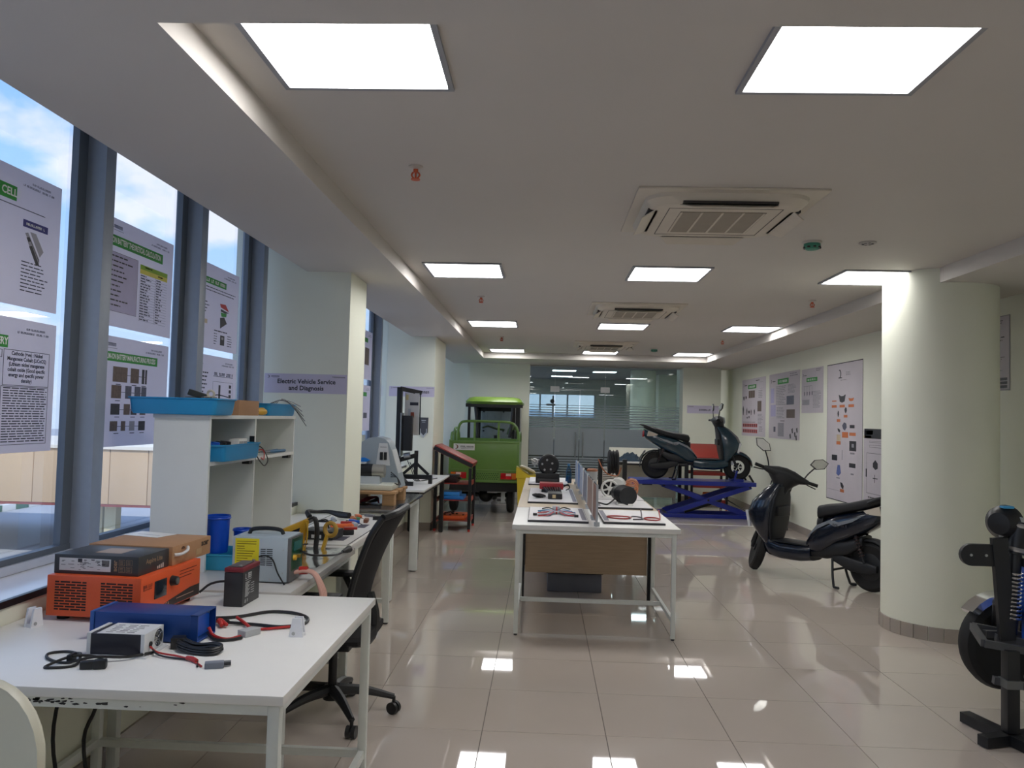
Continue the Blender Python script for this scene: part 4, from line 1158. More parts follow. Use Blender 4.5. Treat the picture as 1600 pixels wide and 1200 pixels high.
def power_supply():
    t = thing('power_supply', 'small white and black power supply box with cooling fan', 'power supply', (-1.272, 2.47, Z1), 0.0)
    w, d, h = 0.178, 0.12, 0.062
    z0 = 0.004
    ww = mat('white_metal_case', (208, 210, 212), 0.4)
    MB().box(-w / 2 + 0.012, w / 2 - 0.012, -d / 2, d / 2, z0, z0 + h, 0.001).build('case', mat('navy_black_case', (28, 28, 40), 0.4), t)
    MB().box(-w / 2 + 0.03, w / 2 - 0.004, -d / 2 + 0.001, d / 2 + 0.001, z0 + h, z0 + h + 0.0015).build('top_label', ww, t)
    MB().box(w / 2 - 0.012, w / 2, -d / 2 - 0.001, d / 2 + 0.001, z0, z0 + h + 0.002, 0.001).build('front_plate', ww, t)
    MB().box(-w / 2, -w / 2 + 0.012, -d / 2 - 0.001, d / 2 + 0.001, z0, z0 + h + 0.002, 0.001).build('rear_plate', ww, t)
    MB().box(-w / 2 - 0.012, w / 2 + 0.014, -d / 2 - 0.018, d / 2 + 0.01, 0, 0.003).build('base_flange', ww, t)
    mb = MB(); rng = random.Random(9)
    for j in range(6):
        for i in range(3):
            a = -0.045 + i * 0.035 + rng.random() * 0.01; b = -0.045 + j * 0.016
            mb.box(a, a + 0.018 + 0.01 * rng.random(), b, b + 0.004, z0 + h + 0.0015, z0 + h + 0.0018)
    mb.build('label_print', INK, t)
    x = w / 2; c = (x + 0.001, 0.026, z0 + h / 2 + 0.002)
    f = MB().cyl((x - 0.001, 0.026, c[2]), (x + 0.0008, 0.026, c[2]), 0.026, seg=24).build('fan_opening', BLACK, t)
    mb = MB()
    for R_ in (0.026, 0.020, 0.014, 0.008): mb.torus(c, (1, 0, 0), R_, 0.0009, 24, 5)
    for a in (0.6, 2.7, 4.8): mb.bar(X(c, (0, 0, 0)), X(c, (0, 0.027 * math.cos(a), 0.027 * math.sin(a))), 0.002)
    mb.build('fan_guard', CHROME, f)
    MB().cyl((x, -0.025, 0.03), (x + 0.004, -0.025, 0.03), 0.008, seg=12).build('cable_gland', BLACK, t)
power_supply()

def desk_clip(x, y, rz, label, k=1.0):
    t = thing('partition_clip', label, 'clip', (x, y, Z1), rz)
    sec = [(-0.024, 0), (0.024, 0), (0.015, 0.062), (-0.013, 0.062)]
    for s in (-1, 1):
        MB().prism(sec, (0, s * 0.013 - (0 if s > 0 else 0) + 0.004, 0.0), (1, 0, 0), (0, 0, 1), 0.008).build('jaw', mat('white_clip', (226, 227, 232), 0.35), t)
    MB().box(-0.022, 0.022, -0.01, 0.01, 0.0, 0.012).build('bridge', mat('white_clip', (226, 227, 232), 0.35), t)
    MB().cyl((-0.008, -0.0175, 0.012), (-0.008, -0.019, 0.012), 0.006, seg=12).build('screw', STEEL, t)
desk_clip(-0.806, 2.70, 0.0, 'white partition clip standing near the aisle edge of the near table')
desk_clip(-1.712, 2.70, 1.25, 'white partition clip beside the orange inverter near the window')

def battery():
    t = thing('battery', 'black lead acid battery with maroon lid and white lettering', 'battery', (-1.165, 3.145, Z1), -0.03)
    w, d, h = 0.074, 0.168, 0.148
    MB().box(-w / 2, w / 2, -d / 2, d / 2, 0, h - 0.018, 0.003).build('case', mat('battery_black', (36, 37, 40), 0.45), t)
    lid = MB().box(-w / 2 - 0.001, w / 2 + 0.001, -d / 2 - 0.001, d / 2 + 0.001, h - 0.018, h, 0.005).build('lid', mat('maroon_lid', (112, 30, 40), 0.45), t)
    MB().box(-w / 2 + 0.012, w / 2 - 0.012, -d / 2 + 0.012, d / 2 - 0.03, h, h + 0.004, 0.002).build('lid_plate', mat('lid_grey', (86, 78, 80), 0.5), lid)
    for yy in (-d / 2 + 0.02, d / 2 - 0.02): MB().cyl((0.018, yy, h), (0.018, yy, h + 0.008), 0.006, seg=10).build('terminal', STEEL, t)
    x = w / 2 + 0.0006; mb = MB()
    scribble(mb, (x, -0.03, h - 0.036), (0, 1, 0), (0, 0, 1), 0.06, 0.02, 2, 5)
    mb.box(x - 0.0002, x, -0.06, 0.0, h - 0.052, h - 0.0505)
    for k in range(12): mb.box(x - 0.0002, x, -0.06, -0.06 + 0.03 + 0.01 * ((k * 7) % 3), 0.034 + k * 0.0048, 0.0358 + k * 0.0048)
    for k in range(5): mb.box(x - 0.0002, x, -0.005, 0.028, 0.04 + k * 0.009, 0.0418 + k * 0.009)
    scribble(mb, (x, -0.045, 0.018), (0, 1, 0), (0, 0, 1), 0.03, 0.012, 6, 4)
    mb.build('lettering', mat('white_ink', (206, 208, 208), 0.5), t)
battery()

def cables():
    z = Z1 + 0.004
    bc = mat('black_cable', (20, 20, 22), 0.45); rc = mat('red_cable', (168, 36, 34), 0.45)
    # mains cord of the power supply
    t = thing('mains_cable', 'coiled black mains cord with plug in front of the small power supply', 'cable', (-1.36, 2.34, Z1))
    mbw(t).tube([(-1.165, 2.44, z + 0.004), (-1.22, 2.375, z + 0.006), (-1.30, 2.345, z + 0.012), (-1.37, 2.32, z), (-1.44, 2.35, z), (-1.47, 2.40, z), (-1.43, 2.425, z), (-1.385, 2.40, z + 0.004), (-1.355, 2.37, z + 0.01), (-1.33, 2.30, z), (-1.385, 2.27, z), (-1.405, 2.285, z), (-1.36, 2.34, z + 0.014), (-1.30, 2.36, z + 0.008), (-1.265, 2.33, z + 0.006), (-1.262, 2.30, z + 0.006)], 0.0042, 8, sub=5).build('cord', bc, t)
    mbw(t).box(-1.305, -1.268, 2.275, 2.302, Z1, Z1 + 0.022, 0.004, rotz(0.2)).build('plug', BLACK, t)
    mbw(t).box(-1.27, -1.235, 2.28, 2.306, Z1, Z1 + 0.026, 0.005, rotz(0.3)).build('connector', BLACK, t)
    mbw(t).box(-1.372, -1.360, 2.325, 2.36, Z1, Z1 + 0.024, 0.003).build('tie_wrap', BLACK, t)
    # output leads with grey connector
    t = thing('output_lead', 'thin red and black lead ending in a grey connector', 'cable', (-1.05, 2.40, Z1))
    mbw(t).tube([(-1.18, 2.44, z + 0.02), (-1.15, 2.43, z + 0.006), (-1.08, 2.42, z), (-1.02, 2.38, z), (-0.975, 2.335, z)], 0.0028, 6).build('red_wire', rc, t)
    mbw(t).tube([(-1.18, 2.445, z + 0.018), (-1.14, 2.415, z + 0.003), (-1.06, 2.395, z), (-1.02, 2.40, z), (-0.985, 2.33, z)], 0.0028, 6).build('black_wire', bc, t)
    mbw(t).tube([(-1.045, 2.395, z + 0.004), (-1.025, 2.385, z + 0.006), (-1.005, 2.37, z + 0.004)], 0.0062, 8).build('sleeve', rc, t)
    mbw(t).box(-0.965, -0.912, 2.325, 2.352, Z1, Z1 + 0.018, 0.003, rotz(0.35)).build('connector', mat('grey_connector', (110, 116, 128), 0.5), t)
    mbw(t).cyl((-0.918, 2.352, z + 0.006), (-0.898, 2.36, z + 0.006), 0.007, seg=10).build('contact', mat('dark_contact', (60, 62, 66), 0.4, 0.5), t)
    # coiled dark cable
    t = thing('coiled_cable', 'tight coil of black cable with square plug beside the blue charger', 'cable', (-1.06, 2.49, Z1), 0.0)
    mb = mbw(t); rng = random.Random(7)
    for k in range(7):
        o = (k - 3) * 0.004; zz = Z1 + 0.006 + 0.0055 * (k % 3)
        mb.tube([(-1.115, 2.515 + o, zz + 0.012), (-1.06, 2.495 + o, zz + 0.006 * rng.random()), (-1.00, 2.49 + o * 1.3, zz + 0.008), (-0.975, 2.475 + o, zz + 0.004), (-1.0, 2.455 + o, zz), (-1.06, 2.465 + o, zz), (-1.11, 2.485 + o, zz + 0.008)], 0.0042, 6, True, 4)
    mb.build('coil', bc, t)
    mbw(t).box(-1.15, -1.11, 2.50, 2.545, Z1, Z1 + 0.034, 0.004, rotz(0.25)).build('plug', BLACK, t)
    # jumper leads
    t = thing('jumper_lead', 'heavy red and black battery lead with crocodile clips and pale connector', 'cable', (-1.0, 2.80, Z1))
    z = Z1 + 0.006
    mbw(t).tube([(-1.19, 2.86, z), (-1.088, 2.895, z), (-1.0, 2.985, z), (-0.905, 2.98, z), (-0.835, 2.915, z), (-0.825, 2.83, z), (-0.89, 2.785, z), (-0.98, 2.80, z), (-1.08, 2.80, z + 0.004)], 0.0058, 8, sub=6).build('black_wire', bc, t)
    mbw(t).tube([(-0.96, 2.74, z), (-0.92, 2.755, z), (-0.86, 2.79, z)], 0.0045, 8).build('return_wire', rc, t)
    mbw(t).tube([(-1.09, 2.66, z + 0.02), (-1.06, 2.625, z + 0.006), (-1.01, 2.61, z), (-0.98, 2.65, z)], 0.0055, 8).build('red_wire', rc, t)
    mbw(t).tube([(-1.09, 2.65, z + 0.008), (-1.05, 2.605, z), (-1.0, 2.605, z), (-0.97, 2.635, z)], 0.005, 8).build('charger_black_wire', bc, t)
    mbw(t).tube([(-1.06, 2.825, z + 0.016), (-1.02, 2.79, z + 0.008), (-0.97, 2.73, z)], 0.0055, 8).build('clip_wire', rc, t)
    mbw(t).box(-0.985, -0.945, 2.655, 2.72, Z1, Z1 + 0.022, 0.003, rotz(-0.5)).build('pale_connector', mat('pale_grey_connector', (172, 174, 176), 0.45), t)
    for nm, m, p, rz in (('red_clip', RED, (-1.105, 2.79), 0.9), ('black_clip', BLACK, (-1.125, 2.805), 0.2)):
        mb = mbw(t)
        for s in (-1, 1):
            c, sn = math.cos(rz + s * 0.2), math.sin(rz + s * 0.2)
            mb.tube([(p[0] + 0.045 * c, p[1] - 0.045 * sn, Z1 + 0.012), (p[0], p[1], Z1 + 0.016), (p[0] - 0.03 * c, p[1] + 0.03 * sn, Z1 + 0.012)], 0.009, 8, rr=[0.006, 0.011, 0.005])
        mb.build(nm, m, t)
    # cables behind the inverter and under the table
    t = thing('mains_cable', 'black cord running between the orange inverter and the battery', 'cable', (-1.27, 3.2, Z1))
    mbw(t).tube([(-1.345, 3.17, z + 0.02), (-1.31, 3.20, z + 0.05), (-1.25, 3.22, z + 0.055), (-1.22, 3.18, z + 0.02), (-1.215, 3.15, z)], 0.005, 8).build('cord', bc, t)
    t = thing('hanging_cord', 'two black cords hanging and crossing under the near table', 'cable', (-1.62, 3.0, 0))
    mbw(t).tube([(-1.64, 2.95, 0.74), (-1.62, 2.95, 0.66), (-1.60, 2.95, 0.55), (-1.62, 2.95, 0.42), (-1.66, 2.95, 0.3), (-1.62, 2.95, 0.12), (-1.5, 2.95, 0.008)], 0.007, 8).build('cord', bc, t)
    mbw(t).tube([(-1.61, 2.94, 0.74), (-1.66, 2.94, 0.62), (-1.74, 2.94, 0.5), (-1.77, 2.94, 0.3), (-1.72, 2.94, 0.1), (-1.6, 2.94, 0.008)], 0.007, 8).build('second_cord', bc, t)
cables()

# ---------------------------------------------------------------- cream chair cut by the frame edge
def cream_chair():
    cm = mat('cream_plastic', (205, 203, 186), 0.4, var=0.02)
    t = thing('plastic_chair', 'cream moulded chair whose rounded back shows in front of the near table', 'chair', (-1.17, 1.2, 0), 0.0)
    hw, zt, zl, q = 0.255, 1.0, 0.56, 0.145
    def outline(g):
        p = [(hw - g, zl)]
        for a0, cx in ((0, hw - q), (90, -hw + q)):
            for k in range(8):
                a = math.radians(a0 + 90 * k / 7); p.append((cx + (q - g) * math.cos(a), zt - q + (q - g) * math.sin(a)))
        return p + [(-hw + g, zl)]
    def yy(x, z): return 0.305 - 0.5 * x * x + 0.06 * (z - 0.5)
    MB().loft([[(x, yy(x, z) + o, z) for x, z in outline(g)] for o, g in ((-0.012, 0.012), (-0.014, 0.004), (0.0, 0.0), (0.012, 0.004), (0.012, 0.012))]).build('backrest', cm, t)
    MB().box(-0.23, 0.23, -0.2, 0.28, 0.42, 0.455, 0.015).build('seat', cm, t)
    for sx in (-1, 1): MB().tube([(sx * 0.17, 0.24, 0.44), (sx * 0.18, 0.285, 0.5), (sx * 0.18, 0.297, 0.62)], 0.014, 8).build('back_strut', STEEL, t)
    for sx in (-1, 1):
        for sy, y_ in ((-1, -0.17), (1, 0.25)):
            MB().tube([(sx * 0.2, y_, 0.43), (sx * 0.22, y_ + sy * 0.03, 0.0)], 0.016, 10).build('leg', STEEL, t)
cream_chair()
# ---------------------------------------------------------------- shelf unit and what is on it
def shelf_unit():
    wm = mat('shelf_white', (222, 225, 222), 0.4, var=0.012)
    x0, x1, y0, y1, z0, z1 = -1.812, -1.548, 3.69, 4.97, Z1, 1.50
    t = thing('shelf_unit', 'white open shelf unit with two columns standing on the work table', 'shelf', ((x0 + x1) / 2, (y0 + y1) / 2, z0))
    th = 0.018; ym = 4.30; zm = 1.262
    mbw(t).box(x0, x1, y0, y0 + th, z0, z1 - th).build('side_panel', wm, t)
    mbw(t).box(x0, x1, y1 - th, y1, z0, z1 - th).build('side_panel', wm, t)
    mbw(t).box(x0, x1 - 0.004, ym - th / 2, ym + th / 2, z0, z1 - th).build('divider', wm, t)
    mbw(t).box(x0 - 0.005, x1 + 0.006, y0 - 0.006, y1 + 0.006, z1 - th, z1, 0.002).build('top_board', wm, t)
    mbw(t).box(x0, x0 + 0.006, y0 + th, ym - th / 2, z0, z1 - th).build('back_panel', wm, t)
    mbw(t).box(x0, x0 + 0.006, ym + th / 2, y1 - th, z0, z1 - th).build('back_panel', wm, t)
    for a, b in ((y0 + th, ym - th / 2), (ym + th / 2, y1 - th)):
        mbw(t).box(x0 + 0.006, x1, a, b, zm, zm + th).build('shelf_board', wm, t)
        mbw(t).box(x1 - 0.05, x1 - 0.012, b - 0.05, b - 0.0, zm - 0.02, zm).build('bracket', BLACK, t)
    mbw(t).box(x1 - 0.03, x1 - 0.004, ym - th / 2 - 0.006, ym - th / 2, 1.33, 1.39).build('bracket', BLACK, t)
    mbw(t).box(x0 + 0.05, x0 + 0.09, y0 + th, y0 + th + 0.006, 1.36, 1.42).build('bracket', BLACK, t)
shelf_unit()

def tray(label, x, y, z, w, d, h, rz=0.0, col=(34, 140, 196)):
    bm = mat('blue_tray_%d' % col[0], col, 0.35, var=0.03)
    t = thing('plastic_tray', label, 'tray', (x, y, z), rz, group='blue plastic trays')
    def rect(w, d, z, r=0.02):
        p = []
        for cx, cy, a in ((w / 2 - r, d / 2 - r, 0), (-w / 2 + r, d / 2 - r, 90), (-w / 2 + r, -d / 2 + r, 180), (w / 2 - r, -d / 2 + r, 270)):
            for k in range(4):
                q = math.radians(a + 30 * k); p.append((cx + r * math.cos(q), cy + r * math.sin(q), z))
        return p
    mb = MB()
    mb.loft([rect(w * 0.9, d * 0.9, 0), rect(w * 0.93, d * 0.93, h * 0.15), rect(w * 0.965, d * 0.965, h * 0.9), rect(w, d, h * 0.92), rect(w, d, h),
             rect(w * 0.955, d * 0.955, h), rect(w * 0.94, d * 0.94, h * 0.85), rect(w * 0.88, d * 0.88, h * 0.08)], caps=True)
    mb.build('tray_body', bm, t)
    return t
def shelf_things():
    zt = 1.5005
    tray('wide blue tray with loose metal parts at the near end of the shelf top', -1.715, 3.775, zt, 0.43, 0.25, 0.078)
    t = thing('circuit_part', 'grey and white electronic part standing up in the wide blue tray', 'electronics', (-1.63, 3.785, zt + 0.012))
    MB().box(-0.07, 0.06, -0.03, 0.03, 0.0, 0.075, 0.003).build('metal_block', mat('dull_metal', (120, 122, 120), 0.4, 0.6), t)
    MB().box(-0.06, 0.02, -0.035, 0.02, 0.07, 0.098, 0.003, Euler((0, 0.3, 0.2))).build('board', mat('dark_board', (48, 52, 50), 0.5), t)
    mb = MB(); mb.torus((0.045, -0.01, 0.088), (0, 1, 0.2), 0.016, 0.006, 18, 6); mb.box(0.02, 0.05, -0.03, 0.0, 0.062, 0.075)
    mb.build('white_ring', mat('ivory_plastic', (214, 206, 186), 0.4), t)
    MB().tube([(0.03, 0, 0.07), (0.06, 0.02, 0.085), (0.09, 0.03, 0.08), (0.10, 0.06, 0.075)], 0.0025, 6).build('wire', BLACK, t)
    t = thing('small_carton', 'small plain brown carton between the trays on the shelf top', 'box', (-1.63, 4.18, zt))
    MB().box(-0.06, 0.085, -0.15, 0.14, 0, 0.078, 0.003).build('carton', mat('brown_carton', (166, 126, 92), 0.75), t)
    MB().box(-0.01, 0.025, -0.151, 0.141, 0.0775, 0.079).build('tape', mat('carton_tape', (184, 150, 112), 0.3), t)
    tray('blue tray with thin wires at the far end of the shelf top', -1.67, 4.70, zt, 0.28, 0.50, 0.07)
    t = thing('wire_bundle', 'thin black wires poking out of the far tray on the shelf top', 'wire', (-1.60, 4.72, zt + 0.01))
    mb = MB()
    for k in range(5):
        mb.tube([(-0.05 + 0.02 * k, -0.12, 0.02), (0.0 + 0.01 * k, 0.02, 0.075 + 0.004 * k), (0.05 + 0.008 * k, 0.12, 0.08 - 0.01 * k), (0.10 + 0.01 * k, 0.20, 0.05 - 0.03 * k)], 0.0022, 5)
    mb.build('wires', BLACK, t)
    t = thing('glue_gun', 'yellow hand tool lying beside the small brown carton', 'tool', (-1.60, 4.40, zt))
    MB().tube([(0.03, -0.05, 0.022), (0.035, 0.02, 0.024), (0.035, 0.08, 0.02)], 0.018, 10, rr=[0.016, 0.022, 0.014]).build('handle', YELLOW, t)
    MB().cyl((0.035, 0.08, 0.02), (0.035, 0.115, 0.02), 0.009, 0.006, 10).build('nozzle', BLACK, t)
    # middle shelf
    zs = 1.2805
    tray('blue tray of plugs on the middle shelf', -1.60, 3.98, zs, 0.22, 0.50, 0.08)
    t = thing('socket_strip', 'blue and black sockets with a white strip in the middle shelf tray', 'sockets', (-1.60, 3.98, zs + 0.012))
    for k, (y, m, nm) in enumerate(((-0.16, BLUEM, 'blue_socket'), (-0.08, BLUEM, 'blue_socket'), (0.0, BLACK, 'black_plug'), (0.06, BLACK, 'black_plug'))):
        MB().cyl((-0.02, y, 0.0), (-0.01, y, 0.075), 0.034, 0.026, 14).build(nm, m, t)
    o = MB().box(0.0, 0.05, 0.08, 0.20, 0.03, 0.088, 0.004).build('white_strip', WHITE, t)
    mb = MB()
    for k in range(4): mb.box(0.048, 0.0515, 0.092 + k * 0.027, 0.104 + k * 0.027, 0.045, 0.075)
    mb.build('openings', GREY, o)
    t = thing('test_lead', 'thin dark and red leads hanging over the middle shelf edge', 'cable', (-1.56, 4.36, zs))
    mbw(t).tube([(-1.62, 4.36, zs + 0.02), (-1.56, 4.40, zs + 0.05), (-1.535, 4.46, zs - 0.02), (-1.53, 4.40, zs - 0.055), (-1.53, 4.33, zs - 0.03), (-1.545, 4.30, zs + 0.01)], 0.003, 6).build('dark_lead', BLACK, t)
    mbw(t).tube([(-1.60, 4.37, zs + 0.02), (-1.55, 4.42, zs + 0.03), (-1.536, 4.40, zs - 0.02), (-1.538, 4.36, zs - 0.01)], 0.003, 6).build('red_lead', RED, t)
    t = thing('pliers', 'long nosed pliers with blue handles on the middle shelf', 'pliers', (-1.60, 4.62, zs))
    mb = MB()
    for s in (-1, 1): mb.tube([(0.01, 0.02, 0.012), (0.02 + s * 0.012, 0.10, 0.012), (0.02 + s * 0.022, 0.2, 0.012)], 0.009, 8)
    mb.build('handles', mat('teal_blue_grip', (28, 92, 130), 0.4), t)
    mb = MB()
    for s in (-1, 1): mb.tube([(0.01, 0.02, 0.012), (0.004 + s * 0.006, -0.05, 0.012), (s * 0.002, -0.12, 0.012)], 0.006, 6, rr=[0.009, 0.006, 0.003])
    mb.build('jaws', mat('dark_steel', (70, 74, 80), 0.35, 0.8), t)
    # bottom compartment: cups and tray on the table
    tray('pale blue tray under the blue cups at the foot of the shelf unit', -1.50, 3.86, Z1 + 0.0005, 0.20, 0.26, 0.075, col=(60, 168, 206))
    def cup(label, x, y, z, r, h):
        t = thing('plastic_cup', label, 'cup', (x, y, z), group='blue plastic cups')
        MB().lathe([(0, 0.0), (r * 0.86, 0.0), (r * 0.9, 0.006), (r * 0.98, h * 0.93), (r * 1.04, h * 0.95), (r * 1.04, h), (r * 0.96, h), (r * 0.88, 0.01), (0, 0.008)], (0, 0, 0), seg=28).build('cup_body', mat('cobalt_plastic', (10, 74, 190), 0.35), t)
        MB().torus((0, 0, h * 0.93), (0, 0, 1), r * 1.02, 0.004, 28, 6).build('rim', mat('cobalt_plastic', (10, 74, 190), 0.35), t)
    cup('tall cobalt blue cup in the lower shelf compartment', -1.535, 3.80, Z1 + 0.075, 0.055, 0.175)
    cup('short cobalt blue cup next to the tall one', -1.445, 3.88, Z1 + 0.075, 0.043, 0.105)
shelf_things()

# ---------------------------------------------------------------- welder on the second table
def welder():
    x0, x1, y0, y1, z0, z1 = -1.345, -1.09, 3.50, 3.69, Z1 + 0.006, 0.975
    t = thing('spot_welder', 'pale grey spot welder with yellow notice and carrying handle', 'welder', ((x0 + x1) / 2, (y0 + y1) / 2, Z1))
    cm = mat('welder_grey', (168, 182, 192), 0.4, var=0.02)
    mbw(t).box(x0, x1 - 0.012, y0, y1, z0, z1, 0.004).build('case', cm, t)
    mbw(t).box(x1 - 0.012, x1, y0 + 0.003, y1 - 0.003, z0, z1 - 0.004, 0.002).build('front_frame', mat('welder_front', (92, 92, 94), 0.4), t)
    for sx in (x0 + 0.03, x1 - 0.03):
        for sy in (y0 + 0.03, y1 - 0.03): mbw(t).cyl((sx, sy, Z1), (sx, sy, z0), 0.012, seg=10).build('rubber_foot', RUBBER, t)
    fp = mbw(t).box(x1, x1 + 0.002, y0 + 0.025, y1 - 0.012, z0 + 0.045, z1 - 0.01).build('front_panel', mat('panel_green', (18, 74, 50), 0.3, var=0.3, scale=40), t)
    mbw(t).box(x1 + 0.002, x1 + 0.003, y0 + 0.045, y1 - 0.03, z1 - 0.065, z1 - 0.025).build('display', mat('display_teal', (46, 110, 108), 0.15), fp)
    mbw(t).cyl((x1 + 0.002, y0 + 0.05, z1 - 0.093), (x1 + 0.014, y0 + 0.05, z1 - 0.093), 0.013, 0.011, 16).build('yellow_knob', YELLOW, fp)
    mbw(t).box(x1 + 0.002, x1 + 0.02, y0 + 0.085, y0 + 0.105, z1 - 0.10, z1 - 0.085, 0.002).build('terminal', mat('brass', (170, 140, 70), 0.3, 0.8), fp)
    mbw(t).tube([(x0 + 0.04, y0 + 0.09, z1), (x0 + 0.055, y0 + 0.09, z1 + 0.02), (x0 + 0.12, y0 + 0.09, z1 + 0.026), (x0 + 0.18, y0 + 0.09, z1 + 0.02), (x0 + 0.195, y0 + 0.09, z1)], 0.009, 8).build('carry_handle', BLACK, t)
    yl = mbw(t).box(x0 + 0.012, x0 + 0.118, y0 - 0.001, y0 - 0.0002, z0 + 0.012, z1 - 0.008).build('yellow_notice', mat('yellow_sticker', (216, 204, 42), 0.5), t)
    mb = mbw(t); rng = random.Random(2)
    for k in range(14):
        z = z1 - 0.022 - k * 0.0105
        mb.box(x0 + 0.02, x0 + 0.05 + 0.058 * rng.random(), y0 - 0.0015, y0 - 0.001, z, z + 0.0026)
    mb.build('notice_print', mat('olive_ink', (96, 84, 18), 0.6), yl)
    mb = mbw(t)
    for k in range(9):
        z = z1 - 0.055 - k * 0.0085
        mb.box(x0 + 0.125, x0 + 0.147, y0 - 0.0006, y0 + 0.001, z, z + 0.0036); mb.box(x0 + 0.152, x0 + 0.178, y0 - 0.0006, y0 + 0.001, z, z + 0.0036)
    mb.build('vent_slots', mat('vent_dark_grey', (48, 54, 58), 0.6), t)
    mb = mbw(t)
    for a, b in ((x0 + 0.008, z1 - 0.06), (x1 - 0.03, z1 - 0.055), (x1 - 0.085, z0 + 0.012), (x1 - 0.03, z0 + 0.04)): mb.cyl((a, y0, b), (a, y0 - 0.002, b), 0.003, seg=8)
    mb.build('screws', STEEL, t)
    mbw(t).tube([(x0 + 0.12, y0 - 0.004, z1 - 0.085), (x0 + 0.15, y0 - 0.012, z1 - 0.078), (x0 + 0.185, y0 - 0.016, z1 - 0.095), (x0 + 0.21, y0 - 0.02, z1 - 0.15), (x0 + 0.245, y0 - 0.03, Z1 + 0.002)], 0.0035, 8).build('pedal_cord', BLACK, t)
    # copper welding leads
    mb = mbw(t)
    for k in range(4): mb.tube([(x1, y0 + 0.07 + 0.01 * k, z0 + 0.03), (x1 + 0.05, y0 + 0.07 + 0.01 * k, z0 + 0.038), (x1 + 0.10, y0 + 0.055 + 0.01 * k, z0 + 0.02), (x1 + 0.13 + 0.004 * k, y0 + 0.05 + 0.01 * k, z0 - 0.06), (x1 + 0.128, y0 + 0.05 + 0.008 * k, z0 - 0.10)], 0.0075, 8)
    mb.build('welding_leads', mat('pale_copper_lead', (206, 162, 148), 0.4), t)
    mbw(t).cyl((x1 + 0.02, y0 + 0.085, z0 + 0.038), (x1 + 0.055, y0 + 0.085, z0 + 0.04), 0.018, seg=12).build('lead_clamp', RED, t)
    # plug lead
    t = thing('welding_pen', 'black lead with flared plug lying across the second table', 'cable', (-1.05, 3.9, Z1))
    mbw(t).tube([(x1 + 0.005, 3.64, Z1 + 0.12), (-1.06, 3.72, Z1 + 0.09), (-1.04, 3.95, Z1 + 0.05), (-1.06, 4.2, Z1 + 0.012), (-1.05, 4.28, Z1 + 0.012)], 0.005, 8).build('cord', BLACK, t)
    mbw(t).cyl((-1.05, 4.28, Z1 + 0.014), (-1.035, 4.36, Z1 + 0.016), 0.008, 0.02, 10).build('plug', BLACK, t)
    mb = mbw(t)
    for k in (-1, 0, 1): mb.cyl((-1.035, 4.36, Z1 + 0.016), (-1.03 + 0.008 * k, 4.40, Z1 + 0.016 + 0.006 * abs(k)), 0.002, seg=6)
    mb.build('pins', STEEL, t)
    # grey film on the table
    t = thing('plastic_film', 'crumpled clear film lying on the second table', 'film', (-1.22, 4.12, Z1))
    rng = random.Random(5); mb = MB(); n = 9; vs = []
    for i in range(n):
        for j in range(n): vs.append((-0.16 + 0.32 * i / (n - 1), -0.3 + 0.6 * j / (n - 1), 0.002 + 0.012 * rng.random()))
    mb.add(vs, [(i * n + j, i * n + j + 1, (i + 1) * n + j + 1, (i + 1) * n + j) for i in range(n - 1) for j in range(n - 1)])
    mb.build('film', glass_mat('clear_film', (214, 216, 218), 1.0, 0.15), t, ang=80)
    # yellow tools standing behind the welder
    t = thing('clamp_meter', 'black and yellow tool case lying against the shelf unit', 'tool', (-1.40, 4.55, Z1))
    mbw(t).box(-1.50, -1.30, 4.40, 4.50, Z1 + 0.01, Z1 + 0.08, 0.008, Euler((0, -0.35, 0.15))).build('case', mat('navy_case', (24, 30, 60), 0.45), t)
    mbw(t).box(-1.52, -1.27, 4.39, 4.46, Z1 + 0.085, Z1 + 0.115, 0.006, Euler((0, -0.42, 0.15))).build('yellow_band', YELLOW, t)
    mbw(t).tube([(-1.28, 4.42, Z1 + 0.15), (-1.245, 4.42, Z1 + 0.165), (-1.23, 4.42, Z1 + 0.10), (-1.235, 4.42, Z1 + 0.0)], 0.014, 8).build('black_grip', BLACK, t)
    for k, (xx, lab) in enumerate(((-1.29, 'coil of yellow test lead standing behind the welder handle'), (-1.165, 'flat yellow tape coil standing beside the yellow lead'))):
        t = thing('lead_coil', lab, 'cable', (xx, 4.38, Z1))
        mb = MB()
        if k == 0:
            for q in range(6): mb.tube([(0, 0, 0.0), (-0.022 + 0.004 * q, 0.006 * q - 0.01, 0.06), (-0.016 + 0.006 * q, 0.004 * q - 0.01, 0.13), (0.004 * q, 0, 0.16), (0.022 - 0.002 * q, 0.006 * q - 0.01, 0.10), (0.012, 0.0, 0.03)], 0.0035, 6, True)
            mb.build('loops', YELLOW, t)
            MB().torus((0.004, 0, 0.032), (0, 0, 1), 0.016, 0.004, 14, 6).build('tie', BLACK, t)
        else:
            mb.torus((0.02, 0, 0.115), (0.3, 1, 0), 0.035, 0.012, 22, 8); mb.build('loops', mat('ochre_tape', (196, 156, 70), 0.5), t)
            MB().bar((-0.02, 0, 0.0), (0.005, 0, 0.09), 0.034, 0.016).build('tail', YELLOW, t)
            MB().tube([(-0.05, 0, 0.16), (0.0, 0, 0.165), (0.01, 0, 0.12)], 0.004, 6).build('black_lead', BLACK, t)
welder()

